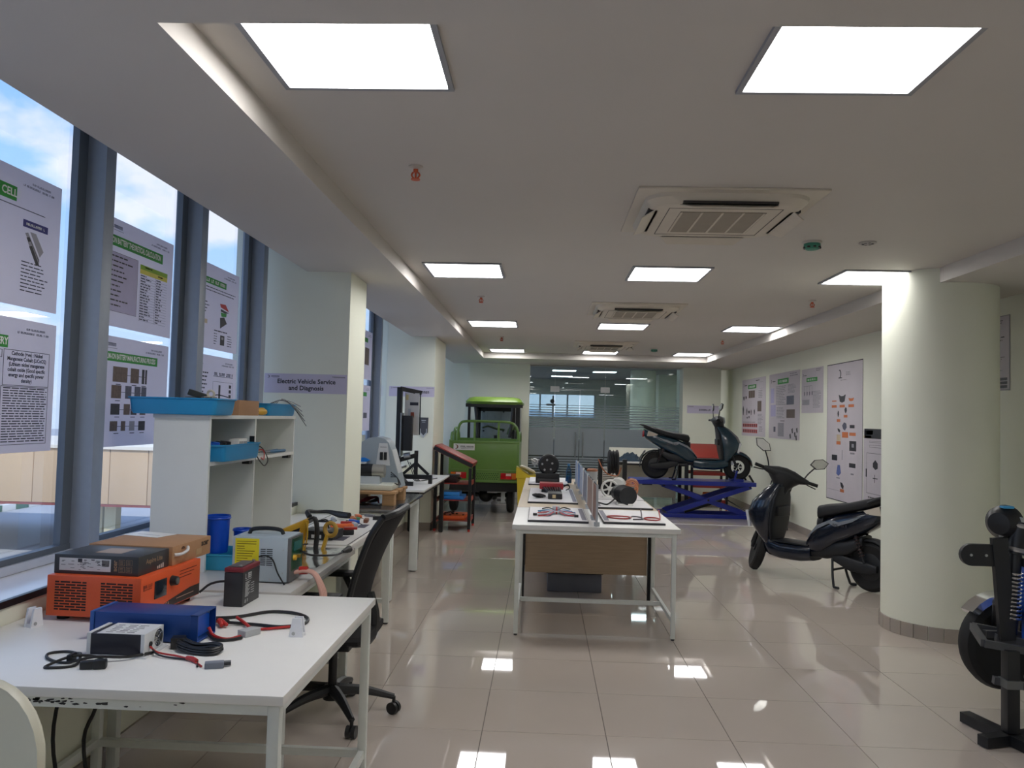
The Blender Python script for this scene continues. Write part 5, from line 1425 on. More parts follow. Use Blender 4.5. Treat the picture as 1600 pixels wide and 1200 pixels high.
# ---------------------------------------------------------------- tools on the third table
def third_table():
    t = thing('drawing_board', 'white board with dark border under the scattered tools', 'board', (-1.40, 5.2, Z1))
    MB().box(-0.135, 0.315, -0.66, 0.66, 0, 0.006).build('board', WHITE, t)
    mb = MB()
    for a, b, c, d in ((-0.135, 0.315, -0.66, -0.652), (-0.135, 0.315, 0.652, 0.66), (-0.135, -0.127, -0.652, 0.652), (0.307, 0.315, -0.652, 0.652)): mb.box(a, b, c, d, 0.006, 0.0065)
    mb.build('border', mat('dark_border', (52, 52, 60), 0.5), t)
    mb = MB()
    for y in (-0.50, 0.05): mb.box(0.19, 0.25, y, y + 0.16, 0.006, 0.0067)
    mb.build('caption_strips', mat('dark_caption', (58, 56, 78), 0.5), t)
    z = Z1 + 0.0066
    t = thing('adapter_box', 'flat black adapter box with small white label on the third table', 'adapter', (-1.30, 4.78, z), -0.1)
    MB().box(-0.10, 0.10, -0.09, 0.09, 0, 0.052, 0.006).build('case', BLACK, t)
    MB().box(-0.03, 0.03, -0.0915, -0.09, 0.01, 0.03).build('label', mat('white_label', (206, 208, 210), 0.5), t)
    MB().box(-0.05, 0.05, -0.03, 0.03, 0.052, 0.0525).build('top_print', mat('grey_label', (120, 120, 122), 0.5), t)
    t = thing('screwdriver', 'orange handled screwdriver lying on the third table', 'screwdriver', (-1.27, 5.15, z), 0.1)
    MB().lathe([(0.0, -0.08), (0.016, -0.078), (0.019, -0.04), (0.017, 0.03), (0.019, 0.06), (0.010, 0.072), (0, 0.073)], (0, 0, 0.0195), (1, 0.4, 0), 12).build('handle', ORANGE, t)
    MB().cyl((-0.07, -0.028, 0.0195), (-0.16, -0.064, 0.0195), 0.005, seg=8).build('shaft', STEEL, t)
    t = thing('test_plug', 'red and black plug beside the adapter box', 'plug', (-1.18, 4.95, z), 0.3)
    MB().box(-0.05, 0.03, -0.03, 0.03, 0, 0.03, 0.006).build('black_body', BLACK, t)
    MB().box(-0.03, 0.05, -0.02, 0.02, 0.03, 0.045, 0.004).build('red_cap', RED, t)
    t = thing('headset_cable', 'thick black cable with plugs looped at the back of the third table', 'cable', (-1.45, 5.6, z))
    mbw(t).tube([(-1.60, 5.55, z + 0.02), (-1.63, 5.60, z + 0.05), (-1.58, 5.66, z + 0.045), (-1.5, 5.68, z + 0.045), (-1.42, 5.66, z + 0.03), (-1.34, 5.62, z + 0.03)], 0.014, 8, rr=[0.02, 0.016, 0.012, 0.014, 0.024, 0.022]).build('thick_cable', BLACK, t)
    mbw(t).tube([(-1.60, 5.55, z + 0.015), (-1.54, 5.48, z + 0.006), (-1.46, 5.46, z + 0.006), (-1.40, 5.5, z + 0.01)], 0.006, 8).build('thin_cable', BLACK, t)
    mbw(t).cyl((-1.42, 5.50, z + 0.018), (-1.40, 5.44, z + 0.018), 0.02, 0.014, 10).build('white_plug', LGREY, t)
    mbw(t).cyl((-1.30, 5.55, z + 0.02), (-1.27, 5.49, z + 0.02), 0.02, 0.014, 10).build('copper_plug', mat('copper_plug', (190, 110, 60), 0.4), t)
    rng = random.Random(12)
    names = (('component_strip', 'small %s component strip among the tools near the pillar', (('white', LGREY), ('red', RED), ('blue', BLUEM), ('brown', mat('brown_part', (120, 72, 48), 0.5)), ('green', mat('green_part', (48, 112, 70), 0.5)), ('black', BLACK), ('orange', ORANGE), ('grey', GREY))),)
    for nm, lab, ks in names:
        for k, (cn, m) in enumerate(ks):
            x = -1.32 + 0.2 * rng.random(); y = 5.30 + 0.075 * k
            t = thing(nm, lab % cn, 'component', (x, y, z), rng.random() * 3)
            MB().box(-0.045, 0.045, -0.014, 0.014, 0, 0.018 + 0.01 * rng.random(), 0.003).build('body', m, t)
            MB().tube([(0.045, 0, 0.01), (0.075, 0.01, 0.012), (0.10, -0.01, 0.004)], 0.0025, 5).build('lead', BLACK, t)
    t = thing('mains_lead', 'dark lead trailing from the adapter box across the third table', 'cable', (-1.45, 4.95, z))
    mbw(t).tube([(-1.38, 4.86, z + 0.02), (-1.44, 4.96, z + 0.004), (-1.36, 5.05, z + 0.004), (-1.46, 5.12, z + 0.004), (-1.55, 5.0, z + 0.004), (-1.52, 4.85, z + 0.004)], 0.005, 8).build('cord', BLACK, t)
third_table()

# ---------------------------------------------------------------- office chair
def office_chair():
    t = thing('office_chair', 'black mesh office chair on a five star base at the second table', 'chair', (-1.03, 4.08, 0), 0.0)
    R_ = 0.31
    for k in range(5):
        a = math.radians(-58 + 72 * k)
        c, s = math.cos(a), math.sin(a)
        lg = MB().tube([(0.03 * c, 0.03 * s, 0.135), (0.16 * c, 0.16 * s, 0.125), (R_ * c, R_ * s, 0.085)], 0.02, 8, rr=[0.03, 0.024, 0.015]).build('leg', BLACK, t)
        p = (R_ * c, R_ * s)
        b = a + 0.9
        mb = MB()
        for q in (-1, 1):
            n = (math.cos(b), math.sin(b))
            cx, cy = p[0] + n[0] * 0.014 * q, p[1] + n[1] * 0.014 * q
            mb.cyl((cx - n[0] * 0.009, cy - n[1] * 0.009, 0.03), (cx + n[0] * 0.009, cy + n[1] * 0.009, 0.03), 0.03, seg=16)
        mb.cyl((p[0], p[1], 0.03), (p[0], p[1], 0.088), 0.009, seg=8)
        mb.build('caster', BLACK, lg)
    MB().cyl((0, 0, 0.09), (0, 0, 0.16), 0.045, 0.038, 16).build('hub', BLACK, t)
    MB().cyl((0, 0, 0.15), (0, 0, 0.36), 0.022, seg=14).build('gas_lift', BLACK, t)
    MB().box(-0.12, 0.1, -0.09, 0.09, 0.345, 0.395, 0.01).build('tilt_mechanism', BLACK, t)
    # seat: cushion with drooping front edge, facing the window
    fb = mat('black_fabric', (26, 26, 29), 0.85, var=0.1, scale=120, bump=0.05)
    rings = []
    for x, w, zt, th in ((-0.27, 0.17, 0.455, 0.03), (-0.25, 0.21, 0.47, 0.055), (-0.15, 0.235, 0.478, 0.07), (0.05, 0.24, 0.472, 0.075), (0.17, 0.225, 0.47, 0.07), (0.215, 0.18, 0.462, 0.045)):
        rr_ = []
        for q in range(16):
            a = 2 * math.pi * q / 16; ca, sa = math.cos(a), math.sin(a)
            rr_.append((x, w * math.copysign(abs(ca) ** 0.5, ca), zt - th / 2 + th / 2 * math.copysign(abs(sa) ** 0.6, sa)))
        rings.append(rr_)
    MB().loft(rings).build('seat', fb, t)
    # back: tall shell leaning away from the window, its frame curling at the top
    def back(xo, w0, w1, th, z0, z1, n=9):
        rs = []
        for i in range(n):
            u = i / (n - 1); z = z0 + (z1 - z0) * u
            x = xo + 0.01 + 0.19 * u + 0.03 * math.sin(u * math.pi) * -1
            w = w0 + (w1 - w0) * u; row = []
            for q in range(9):
                v = -1 + 2 * q / 8; row.append((x - 0.05 * v * v - 0.0, v * w, z))
            for q in range(8, -1, -1):
                v = -1 + 2 * q / 8; row.append((x - 0.05 * v * v + th, v * w, z))
            rs.append(row)
        return rs
    MB().loft(back(0.12, 0.205, 0.225, 0.022, 0.52, 1.03)).build('backrest', fb, t, ang=50)
    mb = MB()
    for s in (-1, 1): mb.tube([(0.10, s * 0.20, 0.50), (0.135, s * 0.215, 0.70), (0.21, s * 0.23, 0.92), (0.275, s * 0.232, 1.03)], 0.016, 8)
    mb.tube([(0.275, -0.232, 1.03), (0.325, -0.15, 1.045), (0.335, 0, 1.05), (0.325, 0.15, 1.045), (0.275, 0.232, 1.03)], 0.018, 8)
    mb.tube([(0.10, -0.20, 0.50), (0.14, 0, 0.47), (0.10, 0.20, 0.50)], 0.018, 8)
    mb.build('back_frame', BLACK, t)
    MB().tube([(0.05, 0, 0.37), (0.17, 0, 0.39), (0.20, 0, 0.50), (0.17, 0, 0.62)], 0.03, 8).build('back_bracket', BLACK, t)
    for s in (-1, 1):
        ar = MB().tube([(0.04, s * 0.20, 0.42), (0.04, s * 0.285, 0.45), (0.02, s * 0.29, 0.56), (-0.02, s * 0.285, 0.645)], 0.018, 8).build('armrest_post', BLACK, t)
        MB().box(-0.16, 0.10, s * 0.285 - 0.04, s * 0.285 + 0.04, 0.645, 0.672, 0.01).build('arm_pad', BLACK, ar)
office_chair()

# ---------------------------------------------------------------- training machine bench
def machine_bench():
    zb = 0.7455
    wood = mat('pallet_wood', (176, 138, 98), 0.75, var=0.12, scale=9, stretch=(1, 8, 8))
    t = thing('wooden_stand', 'low wooden stand of boards on blocks under the training machine', 'stand', (-1.47, 7.2, zb))
    mbw(t).box(-1.70, -1.25, 6.86, 7.02, zb + 0.095, zb + 0.12, 0.002).build('board', wood, t)
    mbw(t).box(-1.70, -1.25, 7.10, 7.26, zb + 0.095, zb + 0.12, 0.002).build('board', wood, t)
    mbw(t).box(-1.70, -1.25, 7.34, 7.50, zb + 0.095, zb + 0.12, 0.002).build('board', wood, t)
    for xx in (-1.69, -1.36):
        for yy in (6.87, 7.36): mbw(t).box(xx, xx + 0.10, yy, yy + 0.12, zb, zb + 0.095, 0.002).build('block', wood, t)
    t = thing('cable_heap', 'dark red and black cables pushed under the wooden stand', 'cable', (-1.5, 6.95, zb))
    mb = mbw(t)
    for k in range(3): mb.tube([(-1.58, 6.84 + 0.02 * k, zb + 0.01), (-1.52, 7.0, zb + 0.03 + 0.01 * k), (-1.45, 7.05 + 0.02 * k, zb + 0.05), (-1.40, 6.93, zb + 0.02)], 0.008, 6)
    mb.build('red_cables', mat('dark_red_cable', (110, 30, 40), 0.5), t)
    mb = mbw(t)
    for k in range(3): mb.tube([(-1.60, 6.98 + 0.03 * k, zb + 0.012), (-1.5, 6.88 + 0.02 * k, zb + 0.02), (-1.42, 6.98, zb + 0.03 + 0.01 * k)], 0.008, 6)
    mb.build('black_cables', BLACK, t)
    zs = zb + 0.1205
    t = thing('training_machine', 'grey rounded training machine with motor, blue handle and meter panel', 'machine', (-1.47, 7.2, zs))
    pg = mat('machine_grey', (142, 152, 160), 0.4, var=0.03)
    # side outline: rounded at the top, sloping meter face towards the aisle
    out = [(-1.70, 0.0), (-1.27, 0.0), (-1.30, 0.12), (-1.36, 0.32), (-1.39, 0.40), (-1.43, 0.435), (-1.50, 0.45), (-1.57, 0.44), (-1.64, 0.40), (-1.69, 0.32), (-1.71, 0.22)]
    mb = mbw(t); mb.prism(out, (0, 7.50, zs + 0.005), (1, 0, 0), (0, 0, 1), 0.26)
    mb.build('housing', pg, t, ang=40)
    mbw(t).box(-1.70, -1.29, 6.92, 7.24, zs + 0.004, zs + 0.05, 0.006).build('base_tray', mat('pale_cream_tray', (200, 202, 190), 0.4), t)
    d = Vector((-1.36 + 1.30, 0, 0.32 - 0.12)).normalized()
    nrm = Vector((d.z, 0, -d.x))
    mp = mbw(t)
    o = Vector((-1.302, 7.26, zs + 0.13)) + nrm * 0.002
    mp.prism([(0, 0), (0.22, 0), (0.22, 0.22), (0, 0.22)], o, (0, 1, 0), d, 0.003) ; mp.build('meter_panel', mat('white_panel', (196, 198, 200), 0.4), t)
    f = mbw(t); yy = 7.238
    f.prism([(-1.50, 0.20), (-1.37, 0.20), (-1.40, 0.40), (-1.475, 0.40)], (0, yy, zs), (1, 0, 0), (0, 0, 1), 0.003); f.build('dial_plate', mat('white_panel', (196, 198, 200), 0.4), t)
    for k in range(2): mbw(t).box(-1.465 + k * 0.036, -1.437 + k * 0.036, 7.228, 7.236, zs + 0.25, zs + 0.32, 0.003).build('meter', BLACK, t)
    mb = mbw(t); scribble(mb, (-1.435, 7.233, zs + 0.365), (1, 0, 0), (0, 0, 1), 0.06, 0.008, 3, 12); mb.build('lettering', INK, t)
    h = mbw(t); h.prism([(-1.70, 0.245), (-1.66, 0.265), (-1.60, 0.268), (-1.55, 0.245), (-1.60, 0.222), (-1.66, 0.22)], (0, 7.236, zs), (1, 0, 0), (0, 0, 1), 0.012); h.build('blue_handle', mat('bright_blue', (24, 120, 206), 0.4), t)
    z = zs + 0.16
    mbw(t).cyl((-1.70, 7.08, z), (-1.49, 7.08, z), 0.062, seg=22).build('motor_body', BLACK, t)
    mbw(t).cyl((-1.49, 7.08, z), (-1.385, 7.08, z), 0.06, 0.056, 22).build('motor_gearbox', mat('cast_aluminium', (170, 168, 160), 0.35, 0.7), t)
    mbw(t).box(-1.64, -1.56, 7.04, 7.12, z + 0.06, z + 0.075, 0.003).build('terminal_box', LGREY, t)
    mbw(t).box(-1.68, -1.42, 7.03, 7.13, zs + 0.05, z - 0.045).build('motor_cradle', LGREY, t)
    mb = mbw(t)
    for k in range(3): mb.tube([(-1.36, 7.24, zs + 0.14 - 0.02 * k), (-1.29, 7.16, zs + 0.10), (-1.27 + 0.01 * k, 7.12, zs + 0.04), (-1.30, 7.10, zs + 0.055)], 0.004, 6)
    mb.build('leads', BLACK, t)
    # test frame on the black legged bench
    t = thing('motor_test_rig', 'black tall test frame with board, controller and truss foot on the white bench', 'frame', (-1.52, 9.3, zb))
    bm = BLACKM
    mbw(t).box(-1.685, -1.625, 9.18, 9.24, zb + 0.22, 1.845, 0.003).build('upright', bm, t)
    mbw(t).box(-1.432, -1.42, 9.26, 9.275, 1.30, 1.80).build('upright', bm, t)
    mbw(t).bar((-1.655, 9.21, 1.83), (-1.415, 9.275, 1.785), 0.03, 0.05).build('top_bar', bm, t)
    p = mbw(t); p.box(-1.60, -1.435, 9.24, 9.246, 1.30, 1.78); bd = p.build('board', mat('white_board', (206, 204, 202), 0.4), t)
    mbw(t).box(-1.59, -1.56, 9.235, 9.24, 1.70, 1.76).build('logo_patch', mat('tan_logo', (206, 190, 140), 0.5), bd)
    mbw(t).box(-1.54, -1.445, 9.235, 9.24, 1.64, 1.675).build('dark_title', INK, bd)
    mbw(t).box(-1.53, -1.49, 9.235, 9.24, 1.50, 1.56).build('red_part', mat('rust_part', (150, 70, 44), 0.5), bd)
    mbw(t).box(-1.56, -1.53, 9.235, 9.24, 1.52, 1.60).build('grey_part', LGREY, bd)
    mbw(t).box(-1.605, -1.49, 9.12, 9.2, 1.12, 1.52, 0.004).build('controller', mat('matt_black', (28, 29, 32), 0.5), t)
    mbw(t).box(-1.62, -1.605, 9.08, 9.24, 1.06, 1.55).build('side_plate', STEEL, t)
    mbw(t).cyl((-1.58, 9.16, 1.06), (-1.51, 9.16, 1.075), 0.03, seg=14).build('drum', STEEL, t)
    mbw(t).bar((-1.67, 9.20, 1.0), (-1.44, 9.24, 1.07), 0.04, 0.05).build('cross_bar', bm, t)
    mbw(t).box(-1.47, -1.43, 9.22, 9.26, zb + 0.1, 1.12).build('post', bm, t)
    mbw(t).bar((-1.45, 9.24, 0.98), (-1.60, 9.24, zb + 0.1), 0.03).build('brace', bm, t)
    mbw(t).bar((-1.45, 9.24, 0.98), (-1.30, 9.24, zb + 0.1), 0.03).build('brace', bm, t)
    mbw(t).box(-1.64, -1.26, 9.21, 9.27, zb + 0.05, zb + 0.1).build('foot_bar', bm, t)
    mbw(t).bar((-1.62, 9.2, zb + 0.09), (-1.50, 8.90, zb + 0.03), 0.035).build('brace', bm, t)
    mbw(t).box(-1.60, -1.42, 8.87, 8.91, zb, zb + 0.045).build('foot_bar', bm, t)
    mbw(t).box(-1.64, -1.60, 8.87, 9.27, zb, zb + 0.05).build('foot_bar', bm, t)
    mbw(t).box(-1.30, -1.26, 9.21, 9.27, zb, zb + 0.05).build('foot_pad', bm, t)
    mbw(t).box(-1.685, -1.625, 9.18, 9.24, zb, zb + 0.22).build('post', bm, t)
    t = thing('loose_wires', 'thin dark wires lying on the white bench below the test frame', 'wire', (-1.45, 9.6, zb))
    mb = mbw(t)
    for k in range(4): mb.tube([(-1.56 + 0.03 * k, 9.3, 1.0 - 0.02 * k), (-1.52 + 0.02 * k, 9.42, 0.86), (-1.50 + 0.02 * k, 9.5, zb + 0.01), (-1.40 + 0.03 * k, 9.7 + 0.1 * k, zb + 0.006), (-1.32, 9.95, zb + 0.005)], 0.005, 5)
    mb.build('wires', BLACK, t)
    t = thing('wall_badge', 'dark shield shaped badge on the second pillar', 'badge', (-1.60, 10.748, 1.37))
    sh = lambda k, y: [(-0.062 * k, 0.13 * k), (0.062 * k, 0.13 * k), (0.058 * k, -0.07 * k), (0.0, -0.135 * k), (-0.058 * k, -0.07 * k)]
    MB().prism(sh(1, 0), (0, 0, 0), (1, 0, 0), (0, 0, 1), 0.008).build('shield', mat('badge_dark', (72, 74, 80), 0.4), t)
    MB().prism([(a * 0.86, b - 0.02) for a, b in sh(0.92, 0)[2:]] + [(-0.046, -0.02), (-0.036, -0.02), (-0.036, -0.07), (0, -0.11), (0.036, -0.07), (0.036, -0.02), (0.046, -0.02)], (0, -0.0085, 0), (1, 0, 0), (0, 0, 1), 0.001).build('pale_chevron', LGREY, t)
    mb = MB(); mb.box(-0.03, 0.03, -0.0095, -0.0085, 0.085, 0.097); mb.box(-0.022, 0.022, -0.0095, -0.0085, 0.065, 0.072); mb.build('print', LGREY, t)
machine_bench()
# ---------------------------------------------------------------- red lectern stands
def lectern_stand(label, x, y, rz, blue=True):
    rm = mat('red_oxide_paint', (142, 48, 40), 0.45, var=0.05)
    t = thing('display_stand', label, 'stand', (x, y, 0), rz)
    w, d, hf, hb = 0.62, 0.46, 0.84, 1.06
    for sx in (-1, 1):
        for sy, h in ((-1, hf), (1, hb)):
            lg = MB().box(sx * w / 2 - 0.02, sx * w / 2 + 0.02, sy * d / 2 - 0.02, sy * d / 2 + 0.02, 0.03, h).build('leg', BLACKM, t)
            MB().cyl((sx * w / 2, sy * d / 2, 0), (sx * w / 2, sy * d / 2, 0.032), 0.018, seg=10).build('foot', RED, lg)
    a = Vector((0, -d / 2 - 0.03, hf + 0.0)); b = Vector((0, d / 2 + 0.03, hb + 0.015))
    MB().bar(a + Vector((0, 0, 0.035)), b + Vector((0, 0, 0.035)), w + 0.06, 0.07, bev=0.008).build('sloping_top', rm, t)
    for sx in (-1, 1):
        MB().bar(a + Vector((sx * (w / 2 + 0.032), 0, 0.03)), b + Vector((sx * (w / 2 + 0.032), 0, 0.03)), 0.012, 0.05).build('top_edge', BLACKM, t)
    for z in (0.62, 0.40, 0.13):
        sh = MB()
        sh.box(-w / 2 + 0.02, w / 2 - 0.02, -d / 2 + 0.01, d / 2 - 0.01, z, z + 0.012)
        sh.box(-w / 2 + 0.02, w / 2 - 0.02, -d / 2, -d / 2 + 0.012, z - 0.03, z + 0.03); sh.box(-w / 2 + 0.02, w / 2 - 0.02, d / 2 - 0.012, d / 2, z - 0.03, z + 0.03)
        sh.build('shelf', rm, t)
    return t
lectern_stand('red and black sloping display stand beside the green cargo vehicle', -1.185, 11.05, math.pi / 2)
lectern_stand('red and black sloping display stand behind the scooter lift', 2.98, 14.75, 0.0)
def stand_goods():
    t = thing('parts_box', 'bright blue parts box on the middle shelf of the near red stand', 'box', (-1.20, 11.0, 0.4125))
    MB().box(-0.14, 0.16, -0.22, 0.16, 0, 0.05, 0.008).build('box', mat('sky_blue_plastic', (30, 116, 198), 0.4), t)
    MB().box(-0.14, 0.10, -0.22, 0.14, 0.05, 0.10, 0.008).build('lid', mat('sky_blue_plastic2', (44, 134, 214), 0.4), t)
    t = thing('tool_case', 'dark tool case on the upper shelf of the near red stand', 'case', (-1.20, 11.05, 0.6325))
    MB().box(-0.12, 0.06, -0.2, 0.2, 0, 0.09, 0.01).build('case', mat('maroon_black', (52, 24, 26), 0.5), t)
    MB().tube([(0.06, -0.06, 0.05), (0.09, -0.05, 0.05), (0.09, 0.05, 0.05), (0.06, 0.06, 0.05)], 0.008, 6).build('handle', BLACK, t)
    t = thing('parts_tray', 'orange speckled parts tray on the lowest shelf of the near red stand', 'tray', (-1.19, 11.05, 0.1425))
    MB().box(-0.17, 0.17, -0.25, 0.25, 0, 0.05, 0.008).build('tray', mat('orange_tray', (206, 88, 34), 0.45), t)
    mb = MB(); rng = random.Random(8)
    for k in range(14): mb.cyl((-0.14 + 0.28 * rng.random(), -0.22 + 0.44 * rng.random(), 0.048), (-0.14 + 0.28 * rng.random(), -0.22 + 0.44 * rng.random(), 0.062), 0.012, seg=8) if False else mb.ell((-0.14 + 0.28 * rng.random(), -0.22 + 0.44 * rng.random(), 0.055), 0.018, 0.018, 0.012, 8, 5)
    o = mb.build('loose_parts', mat('dark_parts', (70, 40, 30), 0.5), t); o['kind'] = 'stuff'
    t = thing('motor_part', 'orange motor part on the lowest shelf of the far red stand', 'motor', (3.05, 14.7, 0.1425))
    MB().cyl((-0.14, 0, 0.07), (0.12, 0, 0.07), 0.07, seg=18).build('drum', ORANGE, t)
    MB().cyl((0.12, 0, 0.07), (0.19, 0, 0.07), 0.025, seg=12).build('shaft', STEEL, t)
    t = thing('spanner', 'dark wrench lying on the middle shelf of the far red stand', 'tool', (2.98, 14.65, 0.4125), 0.3)
    MB().tube([(-0.16, 0, 0.012), (0, 0.01, 0.014), (0.14, 0, 0.03)], 0.012, 8).build('shank', BLACKM, t)
    MB().torus((0.16, 0, 0.035), (0, 0, 1), 0.026, 0.01, 16, 6).build('ring', STEEL, t)
    t = thing('round_base', 'low dark round object on the floor below the far red stand', 'object', (2.30, 14.10, 0))
    MB().lathe([(0, 0), (0.16, 0), (0.18, 0.03), (0.16, 0.07), (0.05, 0.09), (0, 0.09)], (0, 0, 0), seg=24).build('base', mat('brown_rubber', (70, 60, 54), 0.6), t)
    MB().cyl((0, 0, 0.08), (0, 0, 0.14), 0.03, seg=12).build('hub', STEEL, t)
stand_goods()

# ---------------------------------------------------------------- green cargo three wheeler
def cargo_trike():
    gm = mat('apple_green_paint', (98, 134, 62), 0.34, var=0.03, coat=0.25)
    gd = mat('green_roof_paint', (104, 134, 52), 0.34, var=0.03, coat=0.15)
    t = thing('cargo_three_wheeler', 'apple green electric cargo three wheeler with canopy roof', 'vehicle', (-0.92, 13.4, 0))
    x0, x1, yt = -1.475, -0.365, 12.70
    w = mbw
    tg = w(t).box(x0 + 0.03, x1 - 0.03, yt, yt + 0.03, 0.70, 1.12, 0.006).build('tailgate', gm, t)
    for xx in (x0, x1 - 0.035): w(t).box(xx, xx + 0.035, yt - 0.005, yt + 0.04, 0.52, 1.16, 0.004).build('corner_post', gm, t)
    w(t).box(x0, x1, yt - 0.008, yt + 0.04, 1.115, 1.15, 0.006).build('tailgate_rail', gm, t)
    w(t).box(x0 + 0.03, x1 - 0.03, yt - 0.006, yt + 0.03, 0.675, 0.70, 0.004).build('hinge_rail', gm, t)
    lb = w(t).box(x0 + 0.03, x1 - 0.03, yt + 0.004, yt + 0.03, 0.525, 0.675).build('lamp_board', gm, t)
    w(t).box(x0, x1, yt - 0.01, yt + 0.03, 0.50, 0.53, 0.005).build('lower_rail', gm, t)
    mb = w(t)
    for i in range(13):
        for j in range(4):
            a = -1.13 + i * 0.035 + (0.017 if j % 2 else 0); z = 0.555 + j * 0.028
            mb.prism([(0.011 * math.cos(k * math.pi / 3), 0.011 * math.sin(k * math.pi / 3)) for k in range(6)], (a, yt + 0.0035, z), (1, 0, 0), (0, 0, 1), 0.001)
    mb.build('grille_holes', mat('dark_green_mesh', (46, 78, 26), 0.6), lb)
    lr = mat('tail_lamp_red', (176, 22, 26), 0.2); la = mat('tail_lamp_amber', (214, 112, 34), 0.2); lw = mat('tail_lamp_clear', (226, 190, 180), 0.2)
    for c, s in ((-1.315, 1), (-0.525, -1)):
        lm = w(t).box(c - 0.125, c + 0.125, yt - 0.02, yt + 0.004, 0.555, 0.655, 0.006).build('tail_lamp', lr, t)
        a = c - 0.12 if s > 0 else c + 0.05
        w(t).box(a, a + 0.07, yt - 0.024, yt - 0.019, 0.562, 0.648).build('amber_lens', la, lm)
        w(t).box(c - 0.04, c + 0.04, yt - 0.024, yt - 0.019, 0.61, 0.648).build('clear_lens', lw, lm)
        w(t).box(c - 0.04, c + 0.04, yt - 0.024, yt - 0.019, 0.562, 0.605).build('red_lens', mat('tail_lamp_bright', (222, 34, 40), 0.2), lm)
    # number plate like sign with logo
    sg = w(t).box(-1.405, -1.07, yt - 0.004, yt - 0.001, 1.0, 1.10).build('sign_plate', mat('white_plate', (216, 216, 214), 0.4), t)
    mb = w(t); scribble(mb, (-1.19, yt - 0.0045, 1.052), (1, 0, 0), (0, 0, 1), 0.21, 0.03, 3, 9); mb.box(-1.29, -1.09, yt - 0.0046, yt - 0.0042, 1.022, 1.026); mb.build('sign_lettering', INK, sg)
    mb = w(t)
    n = 11; p = [(0.035 * math.cos(math.radians(110 - 22 * k)), 0.035 * math.sin(math.radians(110 - 22 * k))) for k in range(n)] + [(0.02 * math.cos(math.radians(-110 + 22 * k)) - 0.006, 0.027 * math.sin(math.radians(-110 + 22 * k))) for k in range(n)]
    mb.add([(-1.365 + a, yt - 0.0045, 1.05 + b) for a, b in p], [(i, i + 1, 2 * n - 2 - i, 2 * n - 1 - i) for i in range(n - 1)]); mb.build('sign_logo', mat('brown_logo', (120, 84, 70), 0.5), sg)
    # cargo box sides, floor
    for xx in (x0 + 0.005, x1 - 0.03): w(t).box(xx, xx + 0.025, yt + 0.04, 14.05, 0.62, 1.12).build('side_board', gm, t)
    w(t).box(x0 + 0.03, x1 - 0.03, yt + 0.03, 14.05, 0.60, 0.63).build('cargo_floor', mat('cargo_steel', (110, 116, 110), 0.5, 0.3), t)
    w(t).box(x0 + 0.03, x1 - 0.03, 14.03, 14.06, 0.62, 1.16).build('front_board', gm, t)
    # hoop over the tailgate and stepped side rails
    w(t).tube([(x0 + 0.13, yt + 0.02, 1.14), (x0 + 0.135, yt + 0.02, 1.32), (x0 + 0.17, yt + 0.02, 1.42), (x0 + 0.26, yt + 0.02, 1.455), ((x0 + x1) / 2, yt + 0.02, 1.46), (x1 - 0.20, yt + 0.02, 1.455), (x1 - 0.08, yt + 0.02, 1.41), (x1 - 0.03, yt + 0.02, 1.30), (x1 - 0.025, yt + 0.02, 1.14)], 0.021, 10).build('rear_hoop', gm, t)
    for xx in (-1.08, -0.70): w(t).cyl((xx, yt + 0.02, 1.14), (xx, yt + 0.02, 1.455), 0.018, seg=10).build('hoop_upright', gm, t)
    for xx in (x0 + 0.02, x1 - 0.02):
        w(t).tube([(xx, yt + 0.10, 1.12), (xx, yt + 0.14, 1.24), (xx, yt + 0.3, 1.27), (xx, 13.7, 1.28), (xx, 13.95, 1.24), (xx, 14.0, 1.12)], 0.019, 10).build('side_rail', gm, t)
        for yy in (13.05, 13.4): w(t).cyl((xx, yy, 1.10), (xx, yy, 1.28), 0.016, seg=8).build('rail_upright', gm, t)
    w(t).tube([(x0 + 0.055, yt + 0.2, 1.12), (x0 + 0.055, yt + 0.22, 1.30), (x0 + 0.055, yt + 0.34, 1.34), (x0 + 0.055, 13.3, 1.34)], 0.018, 8).build('step_rail', gm, t)
    # cab: black posts, windscreen frame, green canopy
    for xx, yy in ((-1.30, 14.10), (-0.43, 14.10), (-1.24, 14.95), (-0.49, 14.95)):
        w(t).bar((xx, yy, 0.6), (xx, yy, 1.76), 0.045).build('cab_post', BLACKM, t)
    rs = []
    for z, gx, gy in ((1.755, 0.0, 0.0), (1.80, -0.01, -0.01), (1.865, 0.05, 0.05), (1.885, 0.14, 0.14)):
        r = []
        a0, a1, b0, b1 = -1.36 + gx, -0.37 - gx, 14.02 + gy, 15.25 - gy; q = 0.1
        for cx, cy, an in ((a1 - q, b1 - q, 0), (a0 + q, b1 - q, 90), (a0 + q, b0 + q, 180), (a1 - q, b0 + q, 270)):
            for k in range(5): aa = math.radians(an + 22.5 * k); r.append((cx + q * math.cos(aa), cy + q * math.sin(aa), z))
        rs.append(r)
    w(t).loft(rs).build('canopy_roof', gd, t)
    w(t).box(-1.36, -0.36, 14.02, 14.06, 1.70, 1.76).build('roof_edge', BLACKM, t)
    mb = w(t)
    mb.box(-1.20, -0.54, 14.9, 14.96, 1.64, 1.72); mb.box(-1.20, -0.54, 14.9, 14.96, 1.06, 1.12); mb.box(-1.22, -1.16, 14.9, 14.96, 1.06, 1.72); mb.box(-0.58, -0.52, 14.9, 14.96, 1.06, 1.72)
    mb.build('windscreen_frame', BLACKM, t)
    w(t).box(-1.16, -0.58, 14.925, 14.93, 1.12, 1.64).build('windscreen', glass_mat('windscreen_glass', (226, 232, 232), 0.8), t)
    w(t).box(-1.18, -0.56, 14.2, 14.7, 0.62, 1.02, 0.02).build('driver_seat', mat('seat_black', (28, 28, 30), 0.6), t)
